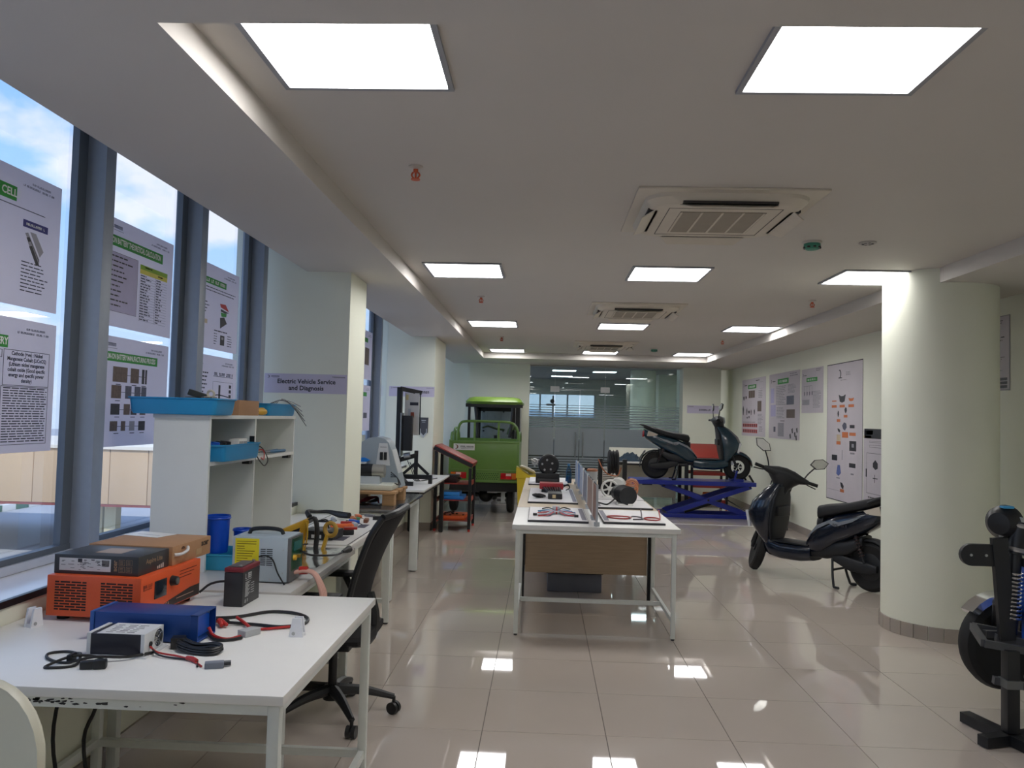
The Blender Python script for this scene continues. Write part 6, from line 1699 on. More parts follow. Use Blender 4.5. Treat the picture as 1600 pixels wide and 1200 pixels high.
    w(t).box(-1.2, -0.5, 14.72, 14.98, 0.35, 1.06, 0.03).build('dash_panel', gm, t)
    w(t).tube([(-0.62, 14.7, 1.22), (-0.60, 14.72, 1.30), (-0.56, 14.75, 1.36), (-0.52, 14.8, 1.34)], 0.045, 8).build('handlebar_cover', mat('dark_green_cover', (60, 84, 40), 0.5), t)
    w(t).tube([(-1.1, 14.65, 1.33), (-1.0, 14.68, 1.36), (-0.86, 14.7, 1.32), (-0.7, 14.7, 1.30)], 0.016, 8).build('handlebar', CHROME, t)
    for xx in (-1.19, -0.53):
        w(t).tube([(xx, 14.05, 1.72), (xx + (0.03 if xx < -1 else -0.02), 14.06, 1.45), (xx + (0.06 if xx < -1 else -0.05), 14.07, 1.18)], 0.028, 8).build('rolled_curtain', mat('black_vinyl', (24, 25, 28), 0.4), t)
    # chassis, axle, wheels
    w(t).box(-1.40, -0.40, 12.78, 13.9, 0.44, 0.52).build('chassis', BLACKM, t)
    w(t).box(x0 + 0.03, x1 - 0.02, 12.72, 12.76, 0.36, 0.50).build('mud_flap', mat('mudflap_black', (20, 21, 24), 0.7), t)
    w(t).cyl((-1.40, 13.12, 0.27), (-0.44, 13.12, 0.27), 0.035, seg=12).build('axle', BLACKM, t)
    w(t).ell((-0.90, 13.12, 0.27), 0.12, 0.12, 0.12, 18, 10).build('differential', BLACKM, t)
    for xx in (-1.33, -0.62):
        w(t).tube([(xx, 13.1, 0.24), (xx, 12.95, 0.30), (xx, 12.85, 0.40)], 0.022, 8).build('leaf_spring', STEEL if xx > -1 else BLACKM, t)
    w(t).box(-0.64, -0.58, 12.80, 12.86, 0.18, 0.50).build('shackle', LGREY, t)
    w(t).cyl((-0.70, 12.83, 0.22), (-0.56, 12.83, 0.22), 0.02, seg=10).build('jack_pin', BLACKM, t)
    w(t).box(-0.86, -0.70, 12.78, 12.80, 0.33, 0.38).build('number_strip', LGREY, t)
    for xx in (-1.42, -0.50):
        wh = w(t).lathe([(0.14, -0.05), (0.235, -0.06), (0.265, -0.045), (0.272, 0.0), (0.265, 0.045), (0.235, 0.06), (0.14, 0.05)], (xx, 13.12, 0.272), (1, 0, 0), 32, False).build('wheel', RUBBER, t)
        w(t).lathe([(0, -0.03), (0.14, -0.04), (0.15, 0), (0.14, 0.04), (0, 0.03)], (xx, 13.12, 0.272), (1, 0, 0), 24).build('rim', STEEL, wh)
    wh = w(t).lathe([(0.13, -0.045), (0.21, -0.05), (0.24, 0), (0.21, 0.05), (0.13, 0.045)], (-0.87, 14.9, 0.24), (1, 0, 0), 28, False).build('front_wheel', RUBBER, t)
    w(t).cyl((-0.90, 14.9, 0.24), (-0.84, 14.9, 0.24), 0.13, seg=20).build('rim', STEEL, wh)
    w(t).tube([(-0.87, 14.88, 0.28), (-0.87, 14.84, 0.6), (-0.87, 14.76, 1.2)], 0.03, 8).build('steering_column', BLACKM, t)
cargo_trike()

def back_corner():
    eb = mat('panel_grey', (176, 178, 178), 0.45, 0.1)
    t = thing('electrical_cabinet', 'pale grey electrical cabinet on the back wall behind the cargo vehicle', 'cabinet', (-0.85, 15.62, 0.0))
    MB().box(-0.34, 0.42, -0.12, 0.118, 0, 1.86, 0.006).build('body', eb, t)
    for a, b in ((-0.33, 0.04), (0.05, 0.41)):
        d = MB().box(a, b, -0.128, -0.12, 0.05, 1.82, 0.003).build('door', eb, t)
        for z in (1.25, 1.62): MB().box(a + 0.02, a + 0.05, -0.136, -0.128, z, z + 0.03).build('latch', BLACK, d)
    t = thing('waste_bin', 'yellow waste bin with a sloping white lid and dark emblem', 'bin', (-0.24, 12.35, 0))
    ym = mat('bin_yellow', (200, 176, 40), 0.45)
    MB().loft([[(-0.11, -0.12, 0.02), (0.11, -0.12, 0.02), (0.11, 0.12, 0.02), (-0.11, 0.12, 0.02)], [(-0.135, -0.15, 0.62), (0.135, -0.15, 0.62), (0.135, 0.15, 0.62), (-0.135, 0.15, 0.62)]]).build('body', ym, t)
    MB().prism([(-0.15, 0.62), (0.15, 0.62), (0.15, 0.665), (0.05, 0.66), (-0.15, 0.79)], (0, -0.16, 0), (1, 0, 0), (0, 0, 1), -0.32).build('rim', ym, t)
    lidn = MB(); lidn.T = Matrix.Translation((0.02, 0, 0.745)) @ Matrix.Rotation(0.42, 4, 'Y') @ Matrix.Rotation(-0.2, 4, 'X')
    lidn.lathe([(0, 0.02), (0.12, 0.018), (0.135, 0.0), (0.12, -0.02), (0, -0.02)], (0, 0, 0), seg=28); lidn.build('lid', mat('bin_white', (216, 212, 196), 0.4), t)
    e = MB(); e.T = Matrix.Translation((0.02, 0, 0.745)) @ Matrix.Rotation(0.42, 4, 'Y') @ Matrix.Rotation(-0.2, 4, 'X')
    e.lathe([(0, 0.024), (0.055, 0.024), (0.06, 0.018)], (0, 0, 0), seg=22); e.build('emblem', mat('emblem_brown', (104, 70, 60), 0.5), t)
back_corner()

# ---------------------------------------------------------------- tables in the middle of the room
def centre_tables():
    oak = mat('pale_oak', (188, 172, 148), 0.45, var=0.05, scale=6, stretch=(10, 1, 1))
    pan = mat('oak_panel', (172, 150, 124), 0.5, var=0.09, scale=5, stretch=(1, 4, 14))
    table('display_table', 'white display table at the near end of the middle row', -0.20, 0.978, 5.69, 6.83, Z1, WHITE, WSTEEL, th=0.034, leg=0.03, inset=0.025, rail=(('sides', 0.12), ('mid', 0.12)))
    for i, (a, b, lab) in enumerate(((6.845, 8.52, 'oak topped display table in the middle of the row, with a modesty panel'), (8.535, 10.20, 'oak topped display table at the far end of the row'))):
        t = table('display_table', lab, -0.20, 0.978, a, b, Z1, oak, BLACKM, th=0.03, leg=0.05, inset=0.02)
        if i == 0: mbw(t).box(-0.125, 0.90, a + 0.035, a + 0.053, 0.225, 0.735).build('modesty_panel', pan, t)
        else: mbw(t).box(-0.125, 0.90, b - 0.053, b - 0.035, 0.225, 0.735).build('modesty_panel', pan, t)
    t = thing('storage_crate', 'flat dark crate on the floor under the middle table', 'crate', (0.31, 7.6, 0))
    MB().box(-0.24, 0.24, -0.4, 0.4, 0.0, 0.16, 0.01).build('crate_body', mat('dark_crate', (104, 108, 122), 0.5), t)
    MB().box(-0.25, 0.25, -0.41, 0.41, 0.16, 0.18, 0.004).build('lid', mat('dark_crate_lid', (34, 35, 38), 0.5), t)
    z = Z1 + 0.0005
    bl = mat('board_edge_black', (40, 40, 46), 0.5)
    def board(label, x0, x1, y0, y1, capx=None):
        t = thing('display_board', label, 'board', ((x0 + x1) / 2, (y0 + y1) / 2, z))
        mbw(t).box(x0, x1, y0, y1, z, z + 0.014).build('base', bl, t)
        mbw(t).box(x0 + 0.004, x1 - 0.004, y0 + 0.004, y1 - 0.004, z + 0.014, z + 0.0175).build('white_face', mat('board_white', (222, 220, 222), 0.4), t)
        if capx is not None: 
            c = mbw(t).box(capx, capx + 0.035, y0 + 0.06, y1 - 0.06, z + 0.0175, z + 0.018).build('caption_strip', mat('caption_grey', (110, 108, 124), 0.5), t)
        return t
    board('flat white board carrying a wiring loom on the near white table', -0.095, 0.345, 5.86, 6.72, 0.30)
    board('flat white board carrying the red controller', -0.12, 0.325, 7.15, 8.55, 0.28)
    board('flat white board under the hub motor at the far end', -0.15, 0.30, 9.10, 10.12)
    board('flat white board with red cable loops on the near white table', 0.455, 0.90, 5.88, 6.66, 0.465)
    board('flat white board under the black cylinder motor', 0.47, 0.945, 6.87, 7.50, 0.475)
    board('flat white board under the spoked hub on the middle table', 0.47, 0.955, 7.54, 8.44)
    zb = z + 0.0185
    # wiring loom
    t = thing('wiring_loom', 'tied loom of blue, white and red wires on the near display board', 'wires', (0.12, 6.3, zb))
    cols = (('blue_wires', (50, 90, 150)), ('white_wires', (206, 208, 214)), ('red_wires', (176, 60, 60)), ('teal_wires', (40, 120, 140)), ('black_wires', (28, 28, 32)))
    rng = random.Random(11)
    for ci, (nm, c) in enumerate(cols):
        mb = mbw(t)
        for k in range(4):
            y0 = 6.05 + 0.5 * rng.random(); xa = -0.03 + 0.05 * rng.random(); xb = 0.22 + 0.05 * rng.random()
            mb.tube([(xa, y0, zb + 0.005), (0.06, y0 + 0.03, zb + 0.012), (0.12, 6.22 + 0.1 * rng.random(), zb + 0.022), (0.18, y0 + 0.05, zb + 0.012), (xb, y0 + 0.06 * rng.random(), zb + 0.005)], 0.0048, 6)
        mb.build(nm, mat('loom_' + nm, c, 0.45), t)
    mbw(t).torus((0.12, 6.26, zb + 0.02), (1, 0, 0), 0.03, 0.006, 14, 6).build('tie', RED, t)
    mbw(t).box(-0.06, -0.03, 6.10, 6.14, zb, zb + 0.016).build('plug', BLACK, t)
    mbw(t).box(0.25, 0.28, 6.06, 6.10, zb, zb + 0.016).build('plug', BLACK, t)
    mbw(t).box(0.09, 0.15, 6.5, 6.56, zb, zb + 0.03, 0.004).build('fuse_box', LGREY, t)
    # red loops
    rm = mat('red_loop', (160, 44, 44), 0.4)
    for lab, pts, m in (('closed oval loop of red cable on the near board', [(0.50, 6.15), (0.53, 6.06), (0.62, 6.03), (0.67, 6.08), (0.66, 6.16), (0.57, 6.19)], rm),
                        ('bent grey hook of cable on the near board', None, mat('grey_loop', (90, 84, 90), 0.4)),
                        ('red cable loop with a raised tail on the near board', [(0.77, 6.08), (0.79, 6.0), (0.85, 5.99), (0.885, 6.06), (0.86, 6.14), (0.80, 6.14)], rm)):
        t = thing('cable_loop', lab, 'cable', (0.7, 6.1, zb))
        if pts: mbw(t).tube([(a, b, zb + 0.005) for a, b in pts], 0.005, 8, True).build('loop', m, t)
        if 'hook' in lab:
            mbw(t).tube([(0.66, 6.04, zb + 0.005), (0.69, 6.18, zb + 0.005), (0.745, 6.16, zb + 0.005), (0.755, 6.04, zb + 0.005), (0.68, 6.0, zb + 0.005)], 0.005, 8).build('loop', m, t)
            mbw(t).tube([(0.755, 6.1, zb + 0.005), (0.765, 6.2, zb + 0.02), (0.77, 6.3, zb + 0.05)], 0.005, 8).build('tail', m, t)
        elif 'tail' in lab: mbw(t).tube([(0.885, 6.06, zb + 0.005), (0.895, 6.14, zb + 0.02), (0.90, 6.24, zb + 0.05)], 0.005, 8).build('tail', m, t)
    # upright screens between the two sides
    pm = glass_mat('screen_acrylic', (206, 216, 226), 1.0)
    specs = ((5.71, 6.10, 'brown', (122, 84, 68), 'brown backed upright screen at the near end of the divider'), (6.14, 6.85, 'dark', (134, 108, 94), 'brown and white upright screen, second from the near end'),
             (6.90, 7.58, 'grey', (120, 122, 132), 'grey photo upright screen, third from the near end'), (7.62, 8.16, 'pale', (176, 182, 196), 'pale upright screen, fourth from the near end'),
             (8.2, 8.8, 'blue', (104, 132, 176), 'blue tinted upright screen, fifth from the near end'), (8.86, 9.4, 'clear', (150, 166, 192), 'bluish upright screen at the far end of the divider'))
    for k, (a, b, nm, c, lab) in enumerate(specs):
        t = thing('divider_screen', lab, 'screen', (0.395, (a + b) / 2, Z1))
        mbw(t).box(0.390, 0.396, a, b, Z1 + 0.02, Z1 + 0.29).build('acrylic_sheet', pm, t)
        p = mbw(t).box(0.386, 0.3895, a + 0.02, b - 0.02, Z1 + 0.035, Z1 + 0.28).build('picture', mat('screen_' + nm, c, 0.5, var=0.25, scale=14), t)
        for yy in (a + 0.015, b - 0.03): mbw(t).box(0.375, 0.415, yy, yy + 0.016, Z1, Z1 + 0.03).build('foot', LGREY, t)
        mbw(t).box(0.384, 0.400, a - 0.006, a, Z1, Z1 + 0.295).build('edge_strip', WHITE if k % 2 else LGREY, t)
    # left row: adapter, red controller, hub motor, bottle
    t = thing('power_adapter', 'black adapter with bundled cord on the middle display board', 'adapter', (0.05, 7.5, zb))
    mbw(t).box(0.06, 0.19, 7.38, 7.62, zb, zb + 0.05, 0.006).build('case', mat('black_heatsink', (34, 34, 36), 0.4), t)
    mb = mbw(t)
    for k in range(5): mb.torus((-0.04 + 0.012 * k, 7.46 + 0.01 * k, zb + 0.02 + 0.004 * (k % 2)), (0.2, 0.3, 1), 0.04 - 0.003 * k, 0.008, 18, 6)
    mb.build('cord', BLACK, t)
    mbw(t).box(0.10, 0.13, 7.374, 7.38, zb + 0.01, zb + 0.04).build('label', mat('tan_label', (190, 170, 130), 0.5), t)
    t = thing('motor_controller', 'red finned motor controller with black leads on the middle board', 'controller', (0.10, 8.2, zb))
    mbw(t).box(-0.02, 0.215, 8.05, 8.25, zb + 0.03, zb + 0.09, 0.005).build('case', mat('controller_red', (150, 34, 44), 0.4), t)
    mbw(t).box(0.0, 0.195, 8.07, 8.23, zb, zb + 0.03).build('feet', BLACK, t)
    mb = mbw(t)
    for k in range(7): mb.tube([(0.02 + 0.025 * k, 8.05, zb + 0.05), (0.03 + 0.025 * k, 7.98, zb + 0.045), (0.06 + 0.02 * k, 7.92, zb + 0.02), (0.10 + 0.012 * k, 7.86, zb + 0.012)], 0.008, 6)
    mb.tube([(0.215, 8.1, zb + 0.05), (0.26, 8.1, zb + 0.08), (0.28, 8.15, zb + 0.04), (0.25, 8.25, zb + 0.01)], 0.006, 6)
    mb.build('leads', BLACK, t)
    t = thing('hub_motor', 'black hub motor with silver bolts on a black stand at the far end', 'motor', (0.07, 9.3, zb))
    mbw(t).box(-0.07, 0.20, 9.18, 9.42, zb, zb + 0.11, 0.006).build('stand', BLACKM, t)
    mbw(t).box(-0.05, 0.18, 9.17, 9.18, zb + 0.03, zb + 0.05).build('stand_slot', mat('slot_grey', (60, 62, 64), 0.5), t)
    mbw(t).lathe([(0, -0.05), (0.10, -0.05), (0.118, -0.035), (0.122, 0), (0.118, 0.05), (0.10, 0.06), (0, 0.06)], (0.075, 9.28, zb + 0.205), (0, 1, 0), 36).build('hub', BLACK, t)
    mb = mbw(t)
    for k in range(5):
        a = 2 * math.pi * k / 5 + 0.4; mb.cyl((0.06 + 0.06 * math.cos(a), 9.232, zb + 0.20 + 0.06 * math.sin(a)), (0.06 + 0.06 * math.cos(a), 9.224, zb + 0.20 + 0.06 * math.sin(a)), 0.012, seg=10)
    mb.build('bolts', STEEL, t)
    mb = mbw(t); mb.torus((-0.085, 9.25, zb + 0.235), (0.3, 1, 0), 0.03, 0.012, 16, 6)
    for k in range(3):
        a = 2.1 * k + 0.5; mb.cyl((-0.085, 9.25, zb + 0.235), (-0.085 + 0.055 * math.cos(a), 9.25, zb + 0.235 + 0.055 * math.sin(a)), 0.010, seg=8)
    mb.build('brake_bracket', mat('cast_silver', (190, 190, 186), 0.4, 0.6), t)
    t = thing('water_bottle', 'blue plastic water bottle beside the divider screens', 'bottle', (0.315, 9.55, Z1 + 0.001))
    bt = glass_mat('bottle_plastic', (120, 190, 220), 1.0)
    MB().lathe([(0, 0.0), (0.036, 0.0), (0.038, 0.01), (0.038, 0.12), (0.030, 0.16), (0.014, 0.19), (0.014, 0.205), (0, 0.205)], (0, 0, 0), seg=20).build('bottle_body', bt, t)
    MB().lathe([(0, 0.003), (0.034, 0.003), (0.034, 0.075), (0, 0.075)], (0, 0, 0), seg=18).build('blue_water', mat('bottle_blue', (40, 130, 184), 0.2), t)
    MB().cyl((0, 0, 0.20), (0, 0, 0.225), 0.016, seg=14).build('cap', mat('cap_blue', (70, 140, 190), 0.4), t)
    t = thing('board_papers', 'red printed leaflet beside the far display board', 'leaflet', (0.16, 8.85, Z1 + 0.0005), 0.2)
    MB().box(-0.1, 0.1, -0.14, 0.14, 0, 0.002).build('sheet', mat('leaflet_paper', (214, 196, 192), 0.5), t)
    MB().box(-0.09, 0.09, 0.05, 0.12, 0.002, 0.0025).build('red_print', mat('leaflet_red', (176, 60, 56), 0.5), t)
    # right row
    t = thing('cylinder_motor', 'black ribbed cylinder motor on a white foot, near end of the right hand boards'.replace('right hand boards', 'far side boards'), 'motor', (0.70, 7.1, zb))
    a = Vector((0.745, 6.98, zb + 0.085)); b = Vector((0.69, 7.30, zb + 0.085)); d = (b - a).normalized()
    mb = mbw(t); mb.cyl(a, a + d * 0.2, 0.078, seg=26); mb.cyl(a + d * 0.205, b, 0.07, seg=26); mb.build('motor_body', mat('motor_black', (34, 35, 38), 0.4), t)
    mb = mbw(t)
    for k in range(5): mb.torus(a + d * (0.02 + 0.04 * k), tuple(d), 0.078, 0.004, 26, 5)
    mb.build('ribs', BLACK, t)
    mbw(t).box(0.66, 0.79, 6.98, 7.2, zb, zb + 0.018).build('foot', WHITE, t)
    mbw(t).tube([(0.69, 7.28, zb + 0.06), (0.63, 7.14, zb + 0.03), (0.57, 7.02, zb + 0.006), (0.52, 7.03, zb + 0.012), (0.50, 7.1, zb + 0.01)], 0.007, 6).build('lead', BLACK, t)
    t = thing('spoked_hub', 'small white hub with black spoke openings on the middle table', 'hub', (0.645, 7.7, zb))
    c = (0.645, 7.70, zb + 0.085)
    mb = mbw(t); mb.torus(c, (0, 1, 0), 0.074, 0.011, 30, 8, 2.0); mb.cyl((c[0], 7.67, c[2]), (c[0], 7.74, c[2]), 0.022, seg=16)
    for k in range(6):
        q = k * math.pi / 3 + 0.3; mb.bar(c, X(c, (0.072 * math.cos(q), 0, 0.072 * math.sin(q))), 0.03, 0.014, up=(0, 1, 0) if False else (-math.sin(q), 0, math.cos(q)))
    mb.build('rim', mat('hub_white', (206, 206, 202), 0.35), t)
    mbw(t).cyl((c[0], 7.715, c[2]), (c[0], 7.74, c[2]), 0.07, seg=24).build('black_core', BLACK, t)
    mbw(t).box(0.58, 0.71, 7.65, 7.76, zb, zb + 0.014).build('foot', WHITE, t)
    t = thing('gear_housing', 'pale cast motor housing behind the spoked hub', 'motor', (0.75, 7.95, zb))
    mbw(t).cyl((0.72, 7.80, zb + 0.09), (0.76, 8.05, zb + 0.09), 0.08, seg=24).build('housing', mat('pale_cast', (196, 196, 192), 0.4), t)
    mbw(t).box(0.66, 0.84, 7.84, 8.04, zb, zb + 0.03).build('foot', mat('pale_cast', (196, 196, 192), 0.4), t)
    mb = mbw(t)
    for k in range(3): mb.tube([(0.80, 7.9, zb + 0.10), (0.88, 7.88, zb + 0.14 - 0.02 * k), (0.93, 7.86, zb + 0.08), (0.90, 7.84, zb + 0.01), (0.84, 7.82, zb + 0.005 + 0.006 * k)], 0.006, 6)
    mb.build('copper_leads', mat('copper_lead', (176, 104, 66), 0.4), t)
    t = thing('wheel_hub_display', 'black grooved hub wheel held on an axle between black posts', 'wheel', (0.76, 8.7, Z1))
    zz = Z1 + 0.0005
    for xx in (0.625, 0.885): mbw(t).box(xx - 0.022, xx + 0.022, 8.68, 8.74, zz, zz + 0.335).build('post', BLACKM, t)
    mbw(t).cyl((0.60, 8.71, zz + 0.30), (0.91, 8.71, zz + 0.30), 0.011, seg=10).build('axle', BLACKM, t)
    pr_ = [(0.02, -0.055), (0.115, -0.055), (0.135, -0.045), (0.135, -0.03), (0.118, -0.022), (0.118, -0.006), (0.134, 0.0), (0.118, 0.008), (0.118, 0.022), (0.135, 0.03), (0.135, 0.045), (0.115, 0.055), (0.02, 0.055)]
    mbw(t).lathe(pr_, (0.762, 8.71, zz + 0.30), (1, 0, 0), 40).build('hub_wheel', RUBBER, t)
    mbw(t).tube([(0.60, 8.66, zz + 0.33), (0.64, 8.6, zz + 0.24), (0.70, 8.62, zz + 0.18), (0.80, 8.62, zz + 0.165), (0.84, 8.64, zz + 0.25)], 0.007, 6).build('orange_lead', mat('copper_lead', (176, 104, 66), 0.4), t)
    mbw(t).box(0.56, 0.95, 8.62, 8.80, zz, zz + 0.012).build('base_plate', mat('board_white', (222, 220, 222), 0.4), t)
    t = thing('notice_card', 'white folded notice card behind the grooved hub wheel', 'card', (0.76, 9.2, Z1 + 0.001))
    MB().box(-0.09, 0.10, 0, 0.004, 0, 0.22).build('card', WHITE, t)
    MB().box(-0.09, 0.10, 0.004, 0.06, 0, 0.003).build('foot', WHITE, t)
    mb = MB(); scribble(mb, (0, -0.001, 0.19), (1, 0, 0), (0, 0, 1), 0.14, 0.02, 4, 8)
    for k in range(6): mb.box(-0.07, 0.07 - 0.02 * (k % 3), -0.001, 0, 0.15 - 0.02 * k, 0.156 - 0.02 * k)
    mb.build('print', INK, t)
    t = thing('stator', 'pale wound stator with dark clamp behind the black post', 'motor', (0.57, 9.3, Z1 + 0.001))
    MB().cyl((0, 0, 0), (0, 0, 0.16), 0.06, 0.07, 20).build('core', LGREY, t)
    MB().torus((0, 0, 0.17), (0, 0, 1), 0.05, 0.02, 20, 8).build('winding', mat('copper_winding', (170, 110, 80), 0.4), t)
    MB().box(-0.1, -0.05, -0.03, 0.03, 0.06, 0.2).build('clamp', BLACK, t)
    t = thing('copper_ring', 'copper coloured wound ring standing at the edge of the middle table', 'coil', (0.92, 8.30, zb))
    MB().torus((0.0, 0, 0.075), (0.2, 1, 0), 0.055, 0.018, 26, 8).build('ring', mat('copper_winding', (170, 110, 80), 0.4), t)
    MB().box(-0.035, 0.03, -0.01, 0.05, 0.0, 0.05).build('holder', BLACK, t)
centre_tables()
# ---------------------------------------------------------------- scooters
def sect(hw, z0, z1, n=18, e=0.55):
    r = []
    for k in range(n):
        a = 2 * math.pi * k / n; c, s = math.cos(a), math.sin(a)
        r.append((hw * math.copysign(abs(c) ** e, c), (z0 + z1) / 2 + (z1 - z0) / 2 * math.copysign(abs(s) ** e, s)))
    return r
def scooter(label, loc, rz, body_col, steer=0.0, pitch=0.0):
    """front points along +x, rear axle above the origin"""
    bp = mat('scooter_paint_%d' % body_col[2], body_col, 0.22, var=0.04, coat=0.5)
    dp = mat('scooter_dark_plastic', (26, 28, 32), 0.5, var=0.06, scale=60)
    st_ = mat('scooter_seat', (30, 31, 34), 0.6, var=0.06, scale=80, bump=0.02)
    t = thing('electric_scooter', label, 'scooter', loc, rz)
    def lx(rows, nm, m, n=18, e=0.55, yo=0.0, T=None):
        mb = MB()
        if T is not None: mb.T = T
        mb.loft([[(x, y + yo, z) for y, z in sect(hw, z0, z1, n, e)] for x, hw, z0, z1 in rows]); return mb.build(nm, m, t, ang=50)
    WB = 1.33; rw = 0.225
    # rear body, seat, tail
    lx(((0.66, 0.10, 0.30, 0.40), (0.58, 0.145, 0.28, 0.50), (0.48, 0.16, 0.29, 0.60), (0.30, 0.165, 0.40, 0.675), (0.10, 0.16, 0.49, 0.715), (-0.06, 0.13, 0.58, 0.755), (-0.17, 0.08, 0.66, 0.80), (-0.20, 0.05, 0.70, 0.81)), 'rear_body', bp)
    lx(((0.60, 0.10, 0.24, 0.36), (0.45, 0.125, 0.24, 0.42), (0.2, 0.13, 0.30, 0.45), (0.05, 0.10, 0.40, 0.50)), 'under_cover', dp)
    lx(((0.545, 0.08, 0.64, 0.70), (0.52, 0.125, 0.605, 0.735), (0.42, 0.145, 0.635, 0.755), (0.22, 0.145, 0.69, 0.78), (0.05, 0.13, 0.73, 0.825), (-0.12, 0.10, 0.79, 0.865), (-0.20, 0.05, 0.83, 0.87)), 'seat', st_)
    lx(((0.56, 0.07, 0.36, 0.62), (0.52, 0.12, 0.36, 0.62), (0.46, 0.13, 0.38, 0.64)), 'seat_front_panel', dp)
    tl = MB(); tl.T = Matrix.Identity(4)
    tl.loft([[(-0.20 - 0.02 * q, y, z) for y, z in sect(0.07 - 0.02 * q, 0.68, 0.79 - 0.02 * q, 12)] for q in (0, 1)]); tl.build('tail_lamp', mat('scooter_tail_red', (150, 28, 28), 0.2), t)
    for s in (-1, 1):
        mb = MB(); mb.prism([(-0.16, 0.70), (-0.02, 0.70), (0.02, 0.73), (-0.14, 0.78)], (0, s * 0.118 - (0.0 if s > 0 else 0.0), 0), (1, 0, 0), (0, 0, 1), -0.012 * s); mb.build('side_indicator', mat('indicator_clear', (200, 190, 176), 0.25), t)
        # grey decal along the flank
        mb = MB(); pts = [(0.62, 0.42), (0.50, 0.52), (0.36, 0.585), (0.30, 0.56), (0.12, 0.62), (-0.02, 0.70), (0.10, 0.655), (0.26, 0.605), (0.35, 0.62), (0.50, 0.555)]
        mb.prism(pts, (0, s * 0.1655, 0), (1, 0, 0), (0, 0, 1), -0.004 * s); mb.build('flank_decal', mat('scooter_decal', (128, 134, 142), 0.35), t)
        mb = MB(); scribble(mb, (0.24, s * 0.1708, 0.575), (-1 * s * 1.0 if s > 0 else 1, 0, 0), (0, 0, 1), 0.16, 0.026, 8, 7); mb.build('flank_lettering', INK, t)
    mb = MB(); mb.tube([(-0.02, 0.125, 0.80), (-0.16, 0.12, 0.86), (-0.25, 0.06, 0.885), (-0.25, -0.06, 0.885), (-0.16, -0.12, 0.86), (-0.02, -0.125, 0.80)], 0.013, 8); mb.build('grab_rail', dp, t)
    # floorboard
    lx(((0.60, 0.13, 0.20, 0.36), (0.72, 0.155, 0.18, 0.345), (0.95, 0.16, 0.175, 0.34), (1.08, 0.15, 0.19, 0.36), (1.16, 0.12, 0.22, 0.42)), 'floorboard', bp)
    MB().box(0.62, 1.06, -0.13, 0.13, 0.338, 0.352, 0.006).build('foot_mat', dp, t)
    mb = MB(); mb.box(0.35, 0.50, -0.19, -0.13, 0.24, 0.27, 0.006); mb.build('pillion_peg', dp, t)
    # leg shield, painted outside and dark inside
    def shield(rows, nm, m):
        rs = []
        for z, xi, xo, hw in rows:
            r = []
            for k in range(18):
                a = 2 * math.pi * k / 18; c, s = math.cos(a), math.sin(a)
                xx = (xi + xo) / 2 + (xo - xi) / 2 * math.copysign(abs(c) ** (0.9 if c > 0 else 0.35), c)
                r.append((xx, hw * math.copysign(abs(s) ** 0.7, s), z))
            rs.append(r)
        MB().loft(rs).build(nm, m, t, ang=50)
    shield(((0.30, 1.09, 1.16, 0.13), (0.40, 1.07, 1.25, 0.18), (0.52, 1.045, 1.36, 0.205), (0.60, 1.03, 1.39, 0.205), (0.72, 1.01, 1.33, 0.185), (0.84, 0.985, 1.20, 0.13), (0.90, 0.975, 1.10, 0.085)), 'leg_shield', bp)
    shield(((0.34, 1.06, 1.10, 0.12), (0.48, 1.035, 1.09, 0.17), (0.62, 1.015, 1.07, 0.175), (0.76, 0.995, 1.05, 0.15), (0.87, 0.97, 1.03, 0.09)), 'inner_panel', dp)
    MB().box(0.985, 1.02, -0.11, 0.11, 0.58, 0.68, 0.008).build('glove_box', mat('glove_black', (20, 21, 24), 0.4), t)
    for s in (-1, 1):
        MB().bar((1.31, s * 0.165, 0.46), (1.345, s * 0.17, 0.62), 0.012, 0.03).build('running_light', mat('running_light', (206, 210, 214), 0.2), t)
    # rear wheel, hub, swing arm, mudguard, stand
    def wheel(cx, cz, T, nm, disc):
        mb = MB(); mb.T = T
        mb.lathe([(0.135, -0.04), (0.19, -0.05), (0.215, -0.036), (rw, 0.0), (0.215, 0.036), (0.19, 0.05), (0.135, 0.04)], (cx, 0, cz), (0, 1, 0), 40, False)
        w = mb.build(nm, RUBBER, t)
        mb = MB(); mb.T = T
        if disc:
            mb.lathe([(0.125, -0.035), (0.15, -0.03), (0.15, 0.03), (0.125, 0.035)], (cx, 0, cz), (0, 1, 0), 32, True); mb.cyl((cx, -0.05, cz), (cx, 0.05, cz), 0.035, seg=16)
            for k in range(5):
                a = 2 * math.pi * k / 5; mb.bar((cx, 0, cz), (cx + 0.135 * math.cos(a), 0, cz + 0.135 * math.sin(a)), 0.04, 0.035)
            mb.build('alloy_rim', mat('alloy_black', (44, 45, 48), 0.35, 0.5), w)
            mb = MB(); mb.T = T; mb.lathe([(0.07, 0), (0.108, 0), (0.108, 0.005), (0.07, 0.005)], (cx, -0.06, cz), (0, 1, 0), 32, True)
            for k in range(6):
                a = k * math.pi / 3; mb.bar((cx, -0.057, cz), (cx + 0.075 * math.cos(a), -0.057, cz + 0.075 * math.sin(a)), 0.014, 0.005, up=(0, 1, 0))
            mb.build('brake_disc', CHROME, w)
            mb = MB(); mb.T = T; mb.box(cx - 0.11, cx - 0.06, -0.075, -0.045, cz + 0.03, cz + 0.1, 0.008); mb.build('brake_caliper', LGREY, w)
        else:
            mb.lathe([(0, -0.045), (0.10, -0.05), (0.145, -0.03), (0.145, 0.03), (0.10, 0.05), (0, 0.045)], (cx, 0, cz), (0, 1, 0), 32); mb.build('hub_motor', dp, w)
    I = Matrix.Identity(4)
    wheel(0, rw, I, 'rear_wheel', False)
    mb = MB()
